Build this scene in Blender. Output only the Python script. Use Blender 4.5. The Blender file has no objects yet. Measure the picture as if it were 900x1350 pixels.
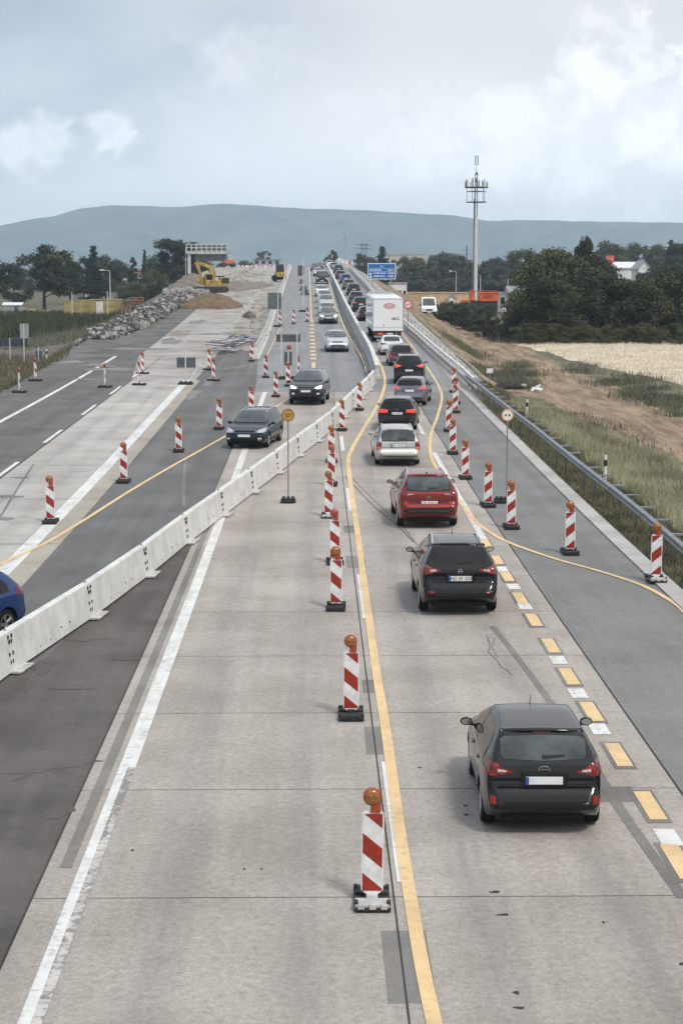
import bpy, bmesh, math, random
import numpy as np
from mathutils import Vector, Matrix, Euler
from mathutils.bvhtree import BVHTree
from math import sin, cos, tan, pi, radians, atan2, hypot

scene = bpy.context.scene
COL = scene.collection
R = random.Random(7)

# ------------------------------------------------------------------ camera
CAM_Z = 7.75
PITCH = radians(7.386)
YAW = radians(-0.772)
FPX = 2430.0
cd = bpy.data.cameras.new('camera')
cam = bpy.data.objects.new('camera', cd)
COL.objects.link(cam)
cd.sensor_fit = 'VERTICAL'
cd.sensor_height = 36.0
cd.lens = FPX / 1350.0 * 36.0
cd.clip_start = 0.2
cd.clip_end = 30000.0
cam.location = (0, 0, CAM_Z)
cam.rotation_euler = (radians(90) - PITCH, 0, YAW)
scene.camera = cam
CROT = Euler((radians(90) - PITCH, 0, YAW)).to_matrix()

# ------------------------------------------------------------------ light
SUN_EL, SUN_AZ = radians(52), radians(150)        # azimuth clockwise from +Y (behind, to the right)
scene.view_settings.view_transform = 'Standard'
scene.view_settings.look = 'None'
scene.view_settings.gamma = 1.0
scene.cycles.volume_bounces = 1
scene.view_settings.exposure = 0.25
sd = bpy.data.lights.new('sun', 'SUN')
sd.energy = 1.9
sd.angle = radians(10)
sd.color = (1.0, 0.96, 0.9)
sun = bpy.data.objects.new('sun', sd)
COL.objects.link(sun)
sdir = Vector((sin(SUN_AZ) * cos(SUN_EL), cos(SUN_AZ) * cos(SUN_EL), sin(SUN_EL)))
sun.rotation_euler = sdir.to_track_quat('Z', 'Y').to_euler()
sun.location = (0, 0, 60)


# ------------------------------------------------------------------ node helpers
class NT:
    def __init__(self, tree):
        self.t = tree
        self.n = tree.nodes
        self.l = tree.links

    def new(self, kind, **kw):
        nd = self.n.new(kind)
        for k, v in kw.items():
            setattr(nd, k, v)
        return nd

    def put(self, sock, v):
        if isinstance(v, bpy.types.NodeSocket):
            self.l.new(v, sock)
        elif isinstance(v, (tuple, list)):
            v = tuple(v)
            if len(v) == 3 and len(sock.default_value) == 4:
                v = v + (1.0,)
            sock.default_value = v
        else:
            sock.default_value = v

    def math(self, op, a, b=0.0, c=None, clamp=False):
        nd = self.new('ShaderNodeMath', operation=op, use_clamp=clamp)
        self.put(nd.inputs[0], a)
        self.put(nd.inputs[1], b)
        if c is not None:
            self.put(nd.inputs[2], c)
        return nd.outputs[0]

    def vmath(self, op, a, b=(0, 0, 0)):
        nd = self.new('ShaderNodeVectorMath', operation=op)
        self.put(nd.inputs[0], a)
        if op == 'SCALE':
            self.put(nd.inputs['Scale'], b)
        else:
            self.put(nd.inputs[1], b)
        return nd.outputs['Value'] if op in ('DOT_PRODUCT', 'LENGTH', 'DISTANCE') else nd.outputs['Vector']

    def mix(self, f, a, b, mode='MIX'):
        nd = self.new('ShaderNodeMix', data_type='RGBA', blend_type=mode)
        self.put(nd.inputs[0], f)
        self.put(nd.inputs[6], a)
        self.put(nd.inputs[7], b)
        return nd.outputs[2]

    def noise(self, vec, scale, detail=4.0, rough=0.55, dist=0.0):
        nd = self.new('ShaderNodeTexNoise')
        self.put(nd.inputs['Vector'], vec)
        self.put(nd.inputs['Scale'], scale)
        self.put(nd.inputs['Detail'], detail)
        self.put(nd.inputs['Roughness'], rough)
        self.put(nd.inputs['Distortion'], dist)
        return nd.outputs[0]

    def ramp(self, v, lo, hi, a=0.0, b=1.0, smooth=True):
        nd = self.new('ShaderNodeMapRange', interpolation_type='SMOOTHSTEP' if smooth else 'LINEAR', clamp=True)
        self.put(nd.inputs[0], v)
        for i, x in zip((1, 2, 3, 4), (lo, hi, a, b)):
            self.put(nd.inputs[i], x)
        return nd.outputs[0]

    def scalev(self, vec, s):
        nd = self.new('ShaderNodeMapping')
        self.put(nd.inputs['Vector'], vec)
        self.put(nd.inputs['Scale'], s)
        return nd.outputs[0]


def dirpx(px, py):
    d = CROT @ Vector(((px - 450) / FPX, -(py - 675) / FPX, -1.0))
    return d.normalized()


# ------------------------------------------------------------------ world
w = bpy.data.worlds.new('World')
scene.world = w
w.use_nodes = True
W_ = NT(w.node_tree)
W_.n.clear()
out = W_.new('ShaderNodeOutputWorld')
bg = W_.new('ShaderNodeBackground')
sky = W_.new('ShaderNodeTexSky', sky_type='NISHITA')
sky.sun_disc = False
sky.sun_elevation = SUN_EL
sky.sun_rotation = SUN_AZ
sky.air_density = 1.6
sky.dust_density = 3.0
tc = W_.new('ShaderNodeTexCoord')
d = tc.outputs['Generated']
sep = W_.new('ShaderNodeSeparateXYZ')
W_.l.new(d, sep.inputs[0])
dz = sep.outputs[2]
# direction flattened towards the horizon so that the cloud layers stretch with distance
dflat = W_.scalev(d, (1.0, 1.0, 2.2))
n1 = W_.noise(dflat, 4.8, 7, 0.55, 0.6)
n2 = W_.noise(W_.scalev(d, (1.0, 1.0, 3.0)), 10.5, 8, 0.6, 0.4)
n3 = W_.noise(d, 46.0, 8, 0.62, 0.3)
skyc = W_.vmath('SCALE', sky.outputs[0], 0.10)
grey = W_.mix(W_.ramp(n1, 0.35, 0.68), (0.31, 0.37, 0.45), (0.62, 0.64, 0.675))
# high veil, denser to the right
side = W_.ramp(sep.outputs[0], -0.18, 0.07)
grey = W_.mix(W_.math('MULTIPLY', side, 0.8), grey, (0.735, 0.735, 0.745))
west = W_.math('MULTIPLY', W_.math('SUBTRACT', 1.0, side), W_.ramp(dz, 0.03, 0.13))
grey = W_.mix(W_.math('MULTIPLY', west, 0.6), grey, (0.37, 0.46, 0.57))
cover = W_.ramp(W_.math('ADD', n1, W_.math('MULTIPLY', side, 0.12)), 0.30, 0.52, 0.80, 1.0)
c = W_.mix(cover, skyc, grey)
# low bright haze near the horizon
hz = W_.ramp(dz, 0.0, 0.11, 1.0, 0.0)
c = W_.mix(W_.math('MULTIPLY', hz, 0.75), c, (0.735, 0.745, 0.765))


def cumulus(c, px, py, rad, hi, lo=0.0, hard=0.05, sq=1.0, amp=0.9):
    """a heaped cloud: radial mask about a direction broken up by fine noise"""
    v = W_.vmath('SUBTRACT', d, tuple(dirpx(px, py)))
    v = W_.scalev(v, (1.0, 1.0, sq))
    r = W_.math('DIVIDE', W_.vmath('LENGTH', v), rad / 1.83)
    m = W_.math('SUBTRACT', 1.0, r)
    m = W_.math('ADD', m, W_.math('MULTIPLY', W_.math('SUBTRACT', n3, 0.5), 1.5))
    m = W_.math('ADD', m, W_.math('MULTIPLY', W_.math('SUBTRACT', n2, 0.5), 1.3))
    m = W_.ramp(m, 0.3, 0.3 + hard * 8)
    # shading inside the heap by its own lumps
    sh = W_.ramp(n3, 0.38, 0.62)
    col = W_.mix(sh, lo, hi)
    return W_.mix(W_.math('MULTIPLY', m, amp), c, col)


wh = (0.93, 0.93, 0.94)
c = cumulus(c, 55, 182, 0.10, (0.78, 0.79, 0.82), (0.64, 0.68, 0.72), 0.06, 1.8, 0.75)
c = cumulus(c, 145, 168, 0.06, (0.82, 0.83, 0.86), (0.70, 0.73, 0.77), 0.04, 1.6, 0.7)
c = cumulus(c, 330, 75, 0.12, (0.80, 0.81, 0.83), (0.68, 0.70, 0.73), 0.09, 1.8, 0.6)
c = cumulus(c, 640, 185, 0.20, (0.85, 0.85, 0.86), (0.74, 0.75, 0.775), 0.07, 1.6, 0.7)
c = cumulus(c, 805, 70, 0.10, (0.88, 0.875, 0.88), (0.68, 0.70, 0.73), 0.035, 1.0, 0.85)
c = cumulus(c, 840, 145, 0.12, (0.92, 0.91, 0.905), (0.71, 0.725, 0.755), 0.035, 1.1, 0.85)
c = cumulus(c, 770, 180, 0.19, (0.86, 0.87, 0.89), (0.76, 0.775, 0.80), 0.05, 1.6, 0.65)
c = cumulus(c, 900, 180, 0.10, (0.88, 0.89, 0.90), (0.76, 0.78, 0.81), 0.04, 1.3, 0.7)
# an overcast dome is brighter overhead than at the horizon
zen = W_.ramp(dz, 0.28, 0.95, 1.0, 1.35)
c = W_.vmath('SCALE', c, zen)
# the last degrees above the horizon are bright; the air in front of them takes part of that back
c = W_.vmath('SCALE', c, W_.ramp(dz, 0.0, 0.15, 1.60, 1.08))
# below the horizon: dark land
c = W_.mix(W_.ramp(dz, -0.03, 0.0), (0.10, 0.095, 0.085), c)
W_.l.new(c, bg.inputs['Color'])
bg.inputs['Strength'].default_value = 1.0
W_.l.new(bg.outputs[0], out.inputs['Surface'])


# ------------------------------------------------------------------ materials
MATS = {}


def pmat(name, color, rough=0.7, metal=0.0, var=0.12, scale=3.0, bump=0.0, bscale=20.0, coat=0.0, spec=0.5,
         emit=None, color2=None, detail=4.0, rvar=0.0, trans=None):
    """Principled material whose colour wanders with object-space noise"""
    if name in MATS:
        return MATS[name]
    m = bpy.data.materials.new(name)
    m.use_nodes = True
    t = NT(m.node_tree)
    b = t.n['Principled BSDF']
    tc = t.new('ShaderNodeTexCoord')
    co = tc.outputs['Object']
    nz = t.noise(co, scale, detail, 0.6)
    c2 = color2 if color2 else tuple(x * (1 - 2 * var) for x in color)
    c1 = color if color2 else tuple(min(1, x * (1 + var)) for x in color)
    col = t.mix(t.ramp(nz, 0.3, 0.7), c2, c1)
    t.l.new(col, b.inputs['Base Color'])
    b.inputs['Roughness'].default_value = rough
    if rvar:
        t.l.new(t.ramp(nz, 0.3, 0.7, rough - rvar, rough + rvar), b.inputs['Roughness'])
    b.inputs['Metallic'].default_value = metal
    b.inputs['Specular IOR Level'].default_value = spec
    b.inputs['Coat Weight'].default_value = coat
    b.inputs['Coat Roughness'].default_value = 0.06
    if emit:
        b.inputs['Emission Color'].default_value = tuple(emit[:3]) + (1,)
        b.inputs['Emission Strength'].default_value = emit[3]
    if bump:
        bp = t.new('ShaderNodeBump')
        bp.inputs['Strength'].default_value = bump
        bp.inputs['Distance'].default_value = 0.02
        t.l.new(t.noise(co, bscale, 5, 0.6), bp.inputs['Height'])
        t.l.new(bp.outputs[0], b.inputs['Normal'])
    MATS[name] = m
    return m


def paint(name, color, metal=0.35, rough=0.32, dirt=0.02):
    if name in MATS:
        return MATS[name]
    m = bpy.data.materials.new(name)
    m.use_nodes = True
    t = NT(m.node_tree)
    b = t.n['Principled BSDF']
    tc = t.new('ShaderNodeTexCoord')
    co = tc.outputs['Object']
    sp = t.new('ShaderNodeSeparateXYZ')
    t.l.new(co, sp.inputs[0])
    # road film on the lower body
    low = t.ramp(t.math('ADD', sp.outputs[2], t.math('MULTIPLY', t.noise(co, 3.0, 4), 0.35)), 0.35, 0.85, 1.0, 0.0)
    film = t.math('MULTIPLY', low, dirt * 3.0)
    film = t.math('ADD', film, t.math('MULTIPLY', t.noise(co, 1.5, 5), dirt * 0.5), clamp=True)
    t.l.new(t.mix(film, color, (0.10, 0.09, 0.08)), b.inputs['Base Color'])
    t.l.new(t.ramp(film, 0.0, 0.6, rough, 0.65), b.inputs['Roughness'])
    b.inputs['Metallic'].default_value = metal
    b.inputs['Specular IOR Level'].default_value = 0.05
    t.l.new(t.ramp(film, 0.0, 0.5, 0.8, 0.3), b.inputs['Coat Weight'])
    b.inputs['Coat Roughness'].default_value = 0.05
    MATS[name] = m
    return m


# ------------------------------------------------------------------ profile of the ground
_PY = [-60.0, 0.0, 39.0, 57.32, 93.96, 121.44, 148.92, 185.56, 231.36, 286.32, 350.44, 423.72, 497.0, 570.28, 735.16, 1101.56, 1651.16]
_PZ = [0, 0, 0, .1, .7, 1.15, 1.75, 2.8, 4.3, 6.0, 7.8, 9.2, 9.85, 9.8, 8.5, 4.0, 0.0]
_ys = np.arange(-60, 1700.01, 1.0)
_zs = np.interp(_ys, _PY, _PZ)
for _ in range(3):
    k = np.ones(21) / 21
    _zs = np.convolve(np.pad(_zs, 10, mode='edge'), k, mode='valid')


def G(Y):
    """survey distance to metres along the road"""
    return 1.832 * Y + 2.36


def zr(Y):
    return float(np.interp(Y, _ys, _zs))


_XRY = [-60.0, 101.29, 112.28, 148.92, 203.88, 277.16, 368.76, 478.68, 1651.16]
_XRX = [8.9, 8.9, 10.3, 10.6, 10.3, 9.6, 8.6, 7.9, 7.9]
_XLY = [-60.0, 112.28, 148.92, 222.2, 368.76, 1651.16]
_XLX = [-18.2, -18.2, -19.5, -20.5, -22, -22]


def XR(Y):
    return float(np.interp(Y, _XRY, _XRX))


def XL(Y):
    return float(np.interp(Y, _XLY, _XLX))


def T_arr(X, Y):
    """ground height: the road dam, its slopes, and the fields on either side"""
    z = np.interp(Y, _ys, _zs)
    xr = np.interp(Y, _XRY, _XRX)
    xl = np.interp(Y, _XLY, _XLX)
    dd = np.maximum(0, np.maximum(X - xr, xl - X))
    side = 0.12 * np.sin(X * 0.13 + 1.0) * np.sin(Y * 0.09) * np.clip(dd / 4, 0, 1)
    side = side + 0.05 * np.sin(X * 0.9) * np.sin(Y * 0.7 + X * 0.3) * np.clip(dd / 2, 0, 1)
    dip = -0.35 * np.exp(-((dd - 5.5) / 2.5) ** 2) * (z < 1.5)
    s = z - dd / 1.9
    base = np.maximum(s, 0.0)
    k = np.clip(dd / 1.0, 0, 1)
    return base + side + dip * k


def T(X, Y):
    return float(T_arr(np.array([float(X)]), np.array([float(Y)]))[0])


def at(px, py, dz=0.0, flat=None, maxY=3000, road=False):
    """point of the ground (or dz above it) that the photograph shows at this pixel"""
    dr = dirpx(px, py)
    n = 1600
    t = np.geomspace(4.0, maxY * 1.02, n)
    P = np.outer(t, np.array(dr)) + np.array([0, 0, CAM_Z])
    kx = 0.0 if road else 1.0
    g = T_arr(P[:, 0] * kx, P[:, 1]) + dz if flat is None else np.full(n, flat + 0.0)
    below = np.nonzero(P[:, 2] <= g)[0]
    if len(below) == 0:
        i = n - 1
        return Vector(P[i])
    i = below[0]
    if i == 0:
        return Vector(P[0])
    a, b = t[i - 1], t[i]
    for _ in range(24):
        m = (a + b) / 2
        p = np.array(dr) * m + np.array([0, 0, CAM_Z])
        gg = float(T_arr(p[:1] * kx, p[1:2])[0]) + dz if flat is None else flat
        if p[2] <= gg:
            b = m
        else:
            a = m
    p = np.array(dr) * b + np.array([0, 0, CAM_Z])
    return Vector(p)


def atY(px, py, Y):
    """point at distance Y along the road axis seen at this pixel"""
    dr = dirpx(px, py)
    return Vector((0, 0, CAM_Z)) + dr * (Y / dr.y)


# ------------------------------------------------------------------ mesh helpers
def link(name, me, mats=(), parent=None, smooth=False, loc=None, rotz=None):
    o = bpy.data.objects.new(name, me)
    COL.objects.link(o)
    if not isinstance(mats, (list, tuple)):
        mats = [mats]
    for m in mats:
        me.materials.append(m)
    if parent is not None:
        o.parent = parent
    if loc is not None:
        o.location = loc
    if rotz is not None:
        o.rotation_euler = (0, 0, rotz)
    if smooth:
        me.polygons.foreach_set('use_smooth', [True] * len(me.polygons))
    return o


def obj(name, bm, mats=(), parent=None, smooth=False, loc=None, rotz=None, sharp=None):
    me = bpy.data.meshes.new(name)
    bmesh.ops.recalc_face_normals(bm, faces=bm.faces)
    if sharp is not None:
        for f in bm.faces:
            f.smooth = True
        for e in bm.edges:
            if len(e.link_faces) == 2 and e.calc_face_angle(0) > sharp:
                e.smooth = False
    bm.to_mesh(me)
    bm.free()
    return link(name, me, mats, parent, smooth, loc, rotz)


def pydata(name, vs, fs, mats=(), parent=None, smooth=False):
    me = bpy.data.meshes.new(name)
    me.from_pydata(vs, [], fs)
    me.update()
    return link(name, me, mats, parent, smooth)


def tag(o, label=None, cat=None, group=None, kind=None):
    if label:
        o['label'] = label
    if cat:
        o['category'] = cat
    if group:
        o['group'] = group
    if kind:
        o['kind'] = kind
    return o


def thing(name, label, cat, loc=(0, 0, 0), rotz=0.0, group=None):
    o = bpy.data.objects.new(name, None)
    COL.objects.link(o)
    o.location = loc
    o.rotation_euler = (0, 0, rotz)
    o.empty_display_size = 0.3
    return tag(o, label, cat, group)


def kids(o):
    return [c for c in o.children]


def dup(root, loc=None, rotz=None, label=None, group=None, scale=None, parent=None):
    r = root.copy()
    COL.objects.link(r)
    if parent is not None:
        r.parent = parent
    if loc is not None:
        r.location = loc
    if rotz is not None:
        r.rotation_euler = (0, 0, rotz)
    if scale is not None:
        r.scale = scale
    if label:
        r['label'] = label
    if group:
        r['group'] = group
    for ch in kids(root):
        dup(ch, parent=r)
    return r


def box(bm, c, s, rz=0.0, bev=0.0, rot=None, mi=0):
    M = Matrix.Translation(Vector(c)) @ (rot.to_4x4() if rot is not None else Matrix.Rotation(rz, 4, 'Z')) @ Matrix.Diagonal((s[0], s[1], s[2], 1))
    r = bmesh.ops.create_cube(bm, size=1.0, matrix=M)
    vs = r['verts']
    fs = set(f for v in vs for f in v.link_faces)
    for f in fs:
        f.material_index = mi
    if bev > 0:
        es = list(set(e for v in vs for e in v.link_edges))
        q = bmesh.ops.bevel(bm, geom=es, offset=bev, segments=2, affect='EDGES', profile=0.6)
        for f in q['faces']:
            f.material_index = mi


def cyl(bm, p0, p1, r0, r1=None, n=12, mi=0, caps=True):
    p0, p1 = Vector(p0), Vector(p1)
    r1 = r0 if r1 is None else r1
    dv = p1 - p0
    L = dv.length
    if L < 1e-6:
        return
    M = Matrix.Translation((p0 + p1) / 2) @ dv.to_track_quat('Z', 'Y').to_matrix().to_4x4()
    r = bmesh.ops.create_cone(bm, cap_ends=caps, segments=n, radius1=r0, radius2=r1, depth=L, matrix=M)
    for f in set(f for v in r['verts'] for f in v.link_faces):
        f.material_index = mi


def sweep(bm, pts, prof, closed=False, mi=0, up=Vector((0, 0, 1)), cap=True):
    """prof: list of (side, up) pairs swept along pts"""
    rings = []
    n = len(pts)
    for i, p in enumerate(pts):
        a = pts[max(0, i - 1)]
        b = pts[min(n - 1, i + 1)]
        tn = (Vector(b) - Vector(a)).normalized()
        sd_ = tn.cross(up).normalized()
        rings.append([bm.verts.new(Vector(p) + sd_ * s + up * u) for s, u in prof])
    m = len(prof)
    for i in range(n - 1):
        for j in range(m if closed else m - 1):
            k2 = (j + 1) % m
            f = bm.faces.new((rings[i][j], rings[i][k2], rings[i + 1][k2], rings[i + 1][j]))
            f.material_index = mi
    if closed and cap:
        bm.faces.new(rings[0])
        bm.faces.new(list(reversed(rings[-1])))


def lathe(bm, prof, n=24, axis='Y', c=(0, 0, 0), mi=0, caps=False):
    """prof (r, a) revolved about an axis through c"""
    rings = []
    for r, a in prof:
        ring = []
        for k in range(n):
            th = 2 * pi * k / n
            if axis == 'Y':
                v = (c[0] + r * cos(th), c[1] + a, c[2] + r * sin(th))
            elif axis == 'X':
                v = (c[0] + a, c[1] + r * cos(th), c[2] + r * sin(th))
            else:
                v = (c[0] + r * cos(th), c[1] + r * sin(th), c[2] + a)
            ring.append(bm.verts.new(v))
        rings.append(ring)
    for i in range(len(rings) - 1):
        for k in range(n):
            f = bm.faces.new((rings[i][k], rings[i][(k + 1) % n], rings[i + 1][(k + 1) % n], rings[i + 1][k]))
            f.material_index = mi
    for ring, rv in ((rings[0], False), (rings[-1], True)) if caps else ():
        try:
            f = bm.faces.new(ring if not rv else list(reversed(ring)))
            f.material_index = mi
        except ValueError:
            pass


def text_mesh(s, size, mat, parent, loc, rot, name='lettering', align='CENTER', extr=0.002):
    cu = bpy.data.curves.new(name, 'FONT')
    cu.body = s
    cu.size = size
    cu.align_x = align
    cu.align_y = 'CENTER'
    cu.extrude = extr
    cu.resolution_u = 2
    to = bpy.data.objects.new('tmp_text', cu)
    COL.objects.link(to)
    dg = bpy.context.evaluated_depsgraph_get()
    me = bpy.data.meshes.new_from_object(to.evaluated_get(dg))
    bpy.data.objects.remove(to)
    me.materials.clear()
    o = link(name, me, [mat], parent)
    o.location = loc
    o.rotation_euler = rot
    return o


def catmull(pts, step):
    """resample a polyline smoothly"""
    P = [Vector(p) for p in pts]
    if len(P) < 3:
        a, b = P
        n = max(1, int((b - a).length / step))
        return [a.lerp(b, i / n) for i in range(n + 1)]
    P = [P[0] * 2 - P[1]] + P + [P[-1] * 2 - P[-2]]
    res = []
    for i in range(1, len(P) - 2):
        p0, p1, p2, p3 = P[i - 1:i + 3]
        n = max(1, int((p2 - p1).length / step))
        for k_ in range(n):
            t = k_ / n
            res.append(0.5 * ((2 * p1) + (p2 - p0) * t + (2 * p0 - 5 * p1 + 4 * p2 - p3) * t * t + (-p0 + 3 * p1 - 3 * p2 + p3) * t ** 3))
    res.append(P[-2].copy())
    return res
# ------------------------------------------------------------------ surface materials (world-position based)
def surface(name, build, rough=0.85, bump=0.25, bscale=45.0, spec=0.35):
    m = bpy.data.materials.new(name)
    m.use_nodes = True
    t = NT(m.node_tree)
    b = t.n['Principled BSDF']
    g = t.new('ShaderNodeNewGeometry')
    pos = g.outputs['Position']
    col = build(t, pos)
    t.put(b.inputs['Base Color'], col)
    b.inputs['Roughness'].default_value = rough
    b.inputs['Specular IOR Level'].default_value = spec
    if bump:
        bp = t.new('ShaderNodeBump')
        bp.inputs['Strength'].default_value = bump
        bp.inputs['Distance'].default_value = 0.012
        t.l.new(t.noise(pos, bscale, 4, 0.7), bp.inputs['Height'])
        t.l.new(bp.outputs[0], b.inputs['Normal'])
    return m


def mottled(c0, c1, fine=0.14, streak=0.25, tracks=(), cracks=0.0, blot=0.0, blotcol=(0.06, 0.055, 0.05), slabs=None):
    def f(t, pos):
        a = t.noise(pos, 0.35, 6, 0.6)
        s = t.noise(t.scalev(pos, (1.6, 0.05, 1.0)), 1.0, 5, 0.6, 0.3)
        v = t.math('ADD', t.math('MULTIPLY', a, 1 - streak), t.math('MULTIPLY', s, streak))
        col = t.mix(t.ramp(v, 0.33, 0.66), c0, c1)
        # aggregate grain
        g = t.noise(pos, 38.0, 3, 0.75)
        g2 = t.noise(pos, 9.0, 3, 0.6)
        k = t.ramp(t.math('ADD', t.math('MULTIPLY', g, 0.65), t.math('MULTIPLY', g2, 0.35)), 0.3, 0.7, 1 - fine, 1 + fine, False)
        col = t.vmath('SCALE', col, k)
        sp = t.new('ShaderNodeSeparateXYZ')
        t.l.new(pos, sp.inputs[0])
        if slabs:
            # every cast slab has its own faint tone
            iy = t.math('FLOOR', t.math('DIVIDE', t.math('SUBTRACT', sp.outputs[1], G(0.25)), slabs))
            ix = t.math('FLOOR', t.math('DIVIDE', t.math('SUBTRACT', sp.outputs[0], 0.95), 4.4))
            cb = t.new('ShaderNodeCombineXYZ')
            t.l.new(ix, cb.inputs[0])
            t.l.new(iy, cb.inputs[1])
            wn = t.new('ShaderNodeTexWhiteNoise')
            t.l.new(cb.outputs[0], wn.inputs['Vector'])
            col = t.vmath('SCALE', col, t.ramp(wn.outputs['Value'], 0, 1, 0.95, 1.05, False))
        # rubber-darkened wheel tracks
        for xc, wd, amt in tracks:
            dx = t.math('ABSOLUTE', t.math('SUBTRACT', t.math('ADD', sp.outputs[0], t.math('MULTIPLY', t.math('SUBTRACT', s, 0.5), 0.6)), xc))
            mk = t.math('MULTIPLY', t.ramp(dx, 0.0, wd, 1.0, 0.0), amt)
            mk = t.math('MULTIPLY', mk, t.ramp(t.noise(t.scalev(pos, (2.5, 0.25, 1)), 1.0, 5, 0.65), 0.3, 0.65, 0.35, 1.0))
            col = t.mix(mk, col, (0.10, 0.095, 0.09))
        if blot:
            q = t.noise(t.scalev(pos, (1.0, 0.8, 1.0)), 0.9, 6, 0.62, 0.8)
            col = t.mix(t.math('MULTIPLY', t.ramp(q, 0.60, 0.70), blot), col, blotcol)
        # scattered spots of oil and grit
        o1 = t.noise(pos, 3.3, 2, 0.5)
        col = t.mix(t.ramp(o1, 0.80, 0.84, 0.0, 0.6), col, (0.05, 0.045, 0.04))
        if cracks:
            vo = t.new('ShaderNodeTexVoronoi', feature='DISTANCE_TO_EDGE')
            t.put(vo.inputs['Vector'], t.vmath('ADD', pos, t.vmath('SCALE', t.new('ShaderNodeTexNoise').outputs[1], 0.8)))
            vo.inputs['Scale'].default_value = 0.22
            col = t.mix(t.ramp(vo.outputs['Distance'], 0.0, 0.004, cracks, 0.0), col, (0.04, 0.04, 0.04))
        return col
    return f


M_CONC = surface('road_concrete', mottled((0.295, 0.26, 0.23), (0.405, 0.362, 0.325), 0.40, 0.35, ((2.0, 0.55, 0.30), (3.75, 0.55, 0.30), (-1.9, 0.5, 0.22), (-0.2, 0.5, 0.22)), slabs=4.855))
M_CONC_L = surface('worn_concrete', mottled((0.34, 0.315, 0.29), (0.47, 0.44, 0.40), 0.18, 0.3, ((-10.6, 0.5, 0.2), (-9.3, 0.5, 0.2)), slabs=4.855, blot=0.35, blotcol=(0.15, 0.14, 0.13)))
M_ASPH = surface('grey_asphalt', mottled((0.155, 0.150, 0.143), (0.22, 0.213, 0.203), 0.32, 0.45))
M_ASPH_M = surface('median_asphalt', mottled((0.105, 0.101, 0.097), (0.165, 0.16, 0.154), 0.22, 0.5, ((-5.9, 0.4, 0.25), (-4.6, 0.4, 0.2)), blot=0.3))
M_ASPH_D = surface('dark_asphalt', mottled((0.062, 0.055, 0.05), (0.125, 0.112, 0.103), 0.25, 0.35, blot=0.45, blotcol=(0.05, 0.041, 0.036)))
M_ASPH_L = surface('left_asphalt', mottled((0.088, 0.083, 0.078), (0.15, 0.142, 0.136), 0.18, 0.5, ((-14.3, 0.5, 0.3), (-12.8, 0.5, 0.3)), blot=0.5, blotcol=(0.07, 0.062, 0.056)))
M_DECK = surface('deck_asphalt', mottled((0.195, 0.194, 0.198), (0.262, 0.26, 0.264), 0.14, 0.5, ((1.2, 0.7, 0.3), (5.6, 0.7, 0.4))))
M_SITE = surface('site_ground', mottled((0.22, 0.195, 0.165), (0.40, 0.365, 0.32), 0.2, 0.1, blot=0.4, blotcol=(0.18, 0.15, 0.12)))
M_SITE_B = surface('site_mud', mottled((0.17, 0.145, 0.12), (0.34, 0.30, 0.255), 0.22, 0.1))
M_SITE_C = surface('site_concrete', mottled((0.27, 0.245, 0.222), (0.41, 0.38, 0.347), 0.15, 0.1, blot=0.7, blotcol=(0.15, 0.14, 0.13)))
M_KERB = surface('kerb_concrete', mottled((0.36, 0.335, 0.315), (0.48, 0.455, 0.43), 0.15, 0.1))
M_CREAM = surface('gutter_concrete', mottled((0.30, 0.265, 0.22), (0.40, 0.36, 0.30), 0.15, 0.3))
M_TAR = surface('tar_joint', mottled((0.03, 0.028, 0.026), (0.06, 0.055, 0.05), 0.2, 0.1))
M_TARP = surface('tar_patch', mottled((0.15, 0.14, 0.13), (0.235, 0.22, 0.205), 0.2, 0.1))
M_MUD = surface('mud_stain', mottled((0.065, 0.056, 0.049), (0.12, 0.105, 0.094), 0.2, 0.1))


def worn_paint(name, c, under, wear=0.5, lo=0.5):
    """road paint rubbed thin so that the surface under it shows through"""
    def f(t, pos):
        a = t.noise(pos, 7.0, 6, 0.7)
        b_ = t.noise(t.scalev(pos, (3.0, 0.35, 1)), 1.2, 4, 0.6)
        v = t.math('ADD', t.math('MULTIPLY', a, 0.6), t.math('MULTIPLY', b_, 0.4))
        dirty = t.mix(t.ramp(t.noise(pos, 1.3, 5, 0.6), 0.35, 0.7), c, tuple(x * 0.82 for x in c))
        k = t.ramp(v, lo, lo + 0.12, 0.0, wear)
        return t.mix(k, dirty, under)
    return surface(name, f, rough=0.6, bump=0.15, bscale=60)


M_WHITE = worn_paint('white_road_paint', (0.72, 0.71, 0.68), (0.36, 0.33, 0.31), 0.65, 0.49)
M_WHITE2 = worn_paint('eroded_white_paint', (0.55, 0.53, 0.50), (0.20, 0.185, 0.17), 0.9, 0.42)
M_YEL = worn_paint('yellow_marking_foil', (0.75, 0.53, 0.27), (0.42, 0.33, 0.22), 0.6, 0.50)
M_YEL2 = worn_paint('pale_yellow_foil', (0.72, 0.52, 0.28), (0.40, 0.33, 0.24), 0.5, 0.5)


# ------------------------------------------------------------------ the ground: one sheet to the horizon
def px_poly(pts, **k):
    return [tuple(at(x, y, **k).xy) for x, y in pts]


def in_poly(X, Y, poly):
    inside = np.zeros(X.shape, bool)
    n = len(poly)
    for i in range(n):
        x1, y1 = poly[i]
        x2, y2 = poly[(i + 1) % n]
        c_ = ((y1 > Y) != (y2 > Y)) & (X < (x2 - x1) * (Y - y1) / ((y2 - y1) if abs(y2 - y1) > 1e-9 else 1e-9) + x1)
        inside ^= c_
    return inside


def axis(parts):
    a = []
    for s, e, st in parts:
        a += list(np.arange(s, e, st))
    a.append(parts[-1][1])
    return np.array(a)


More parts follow.
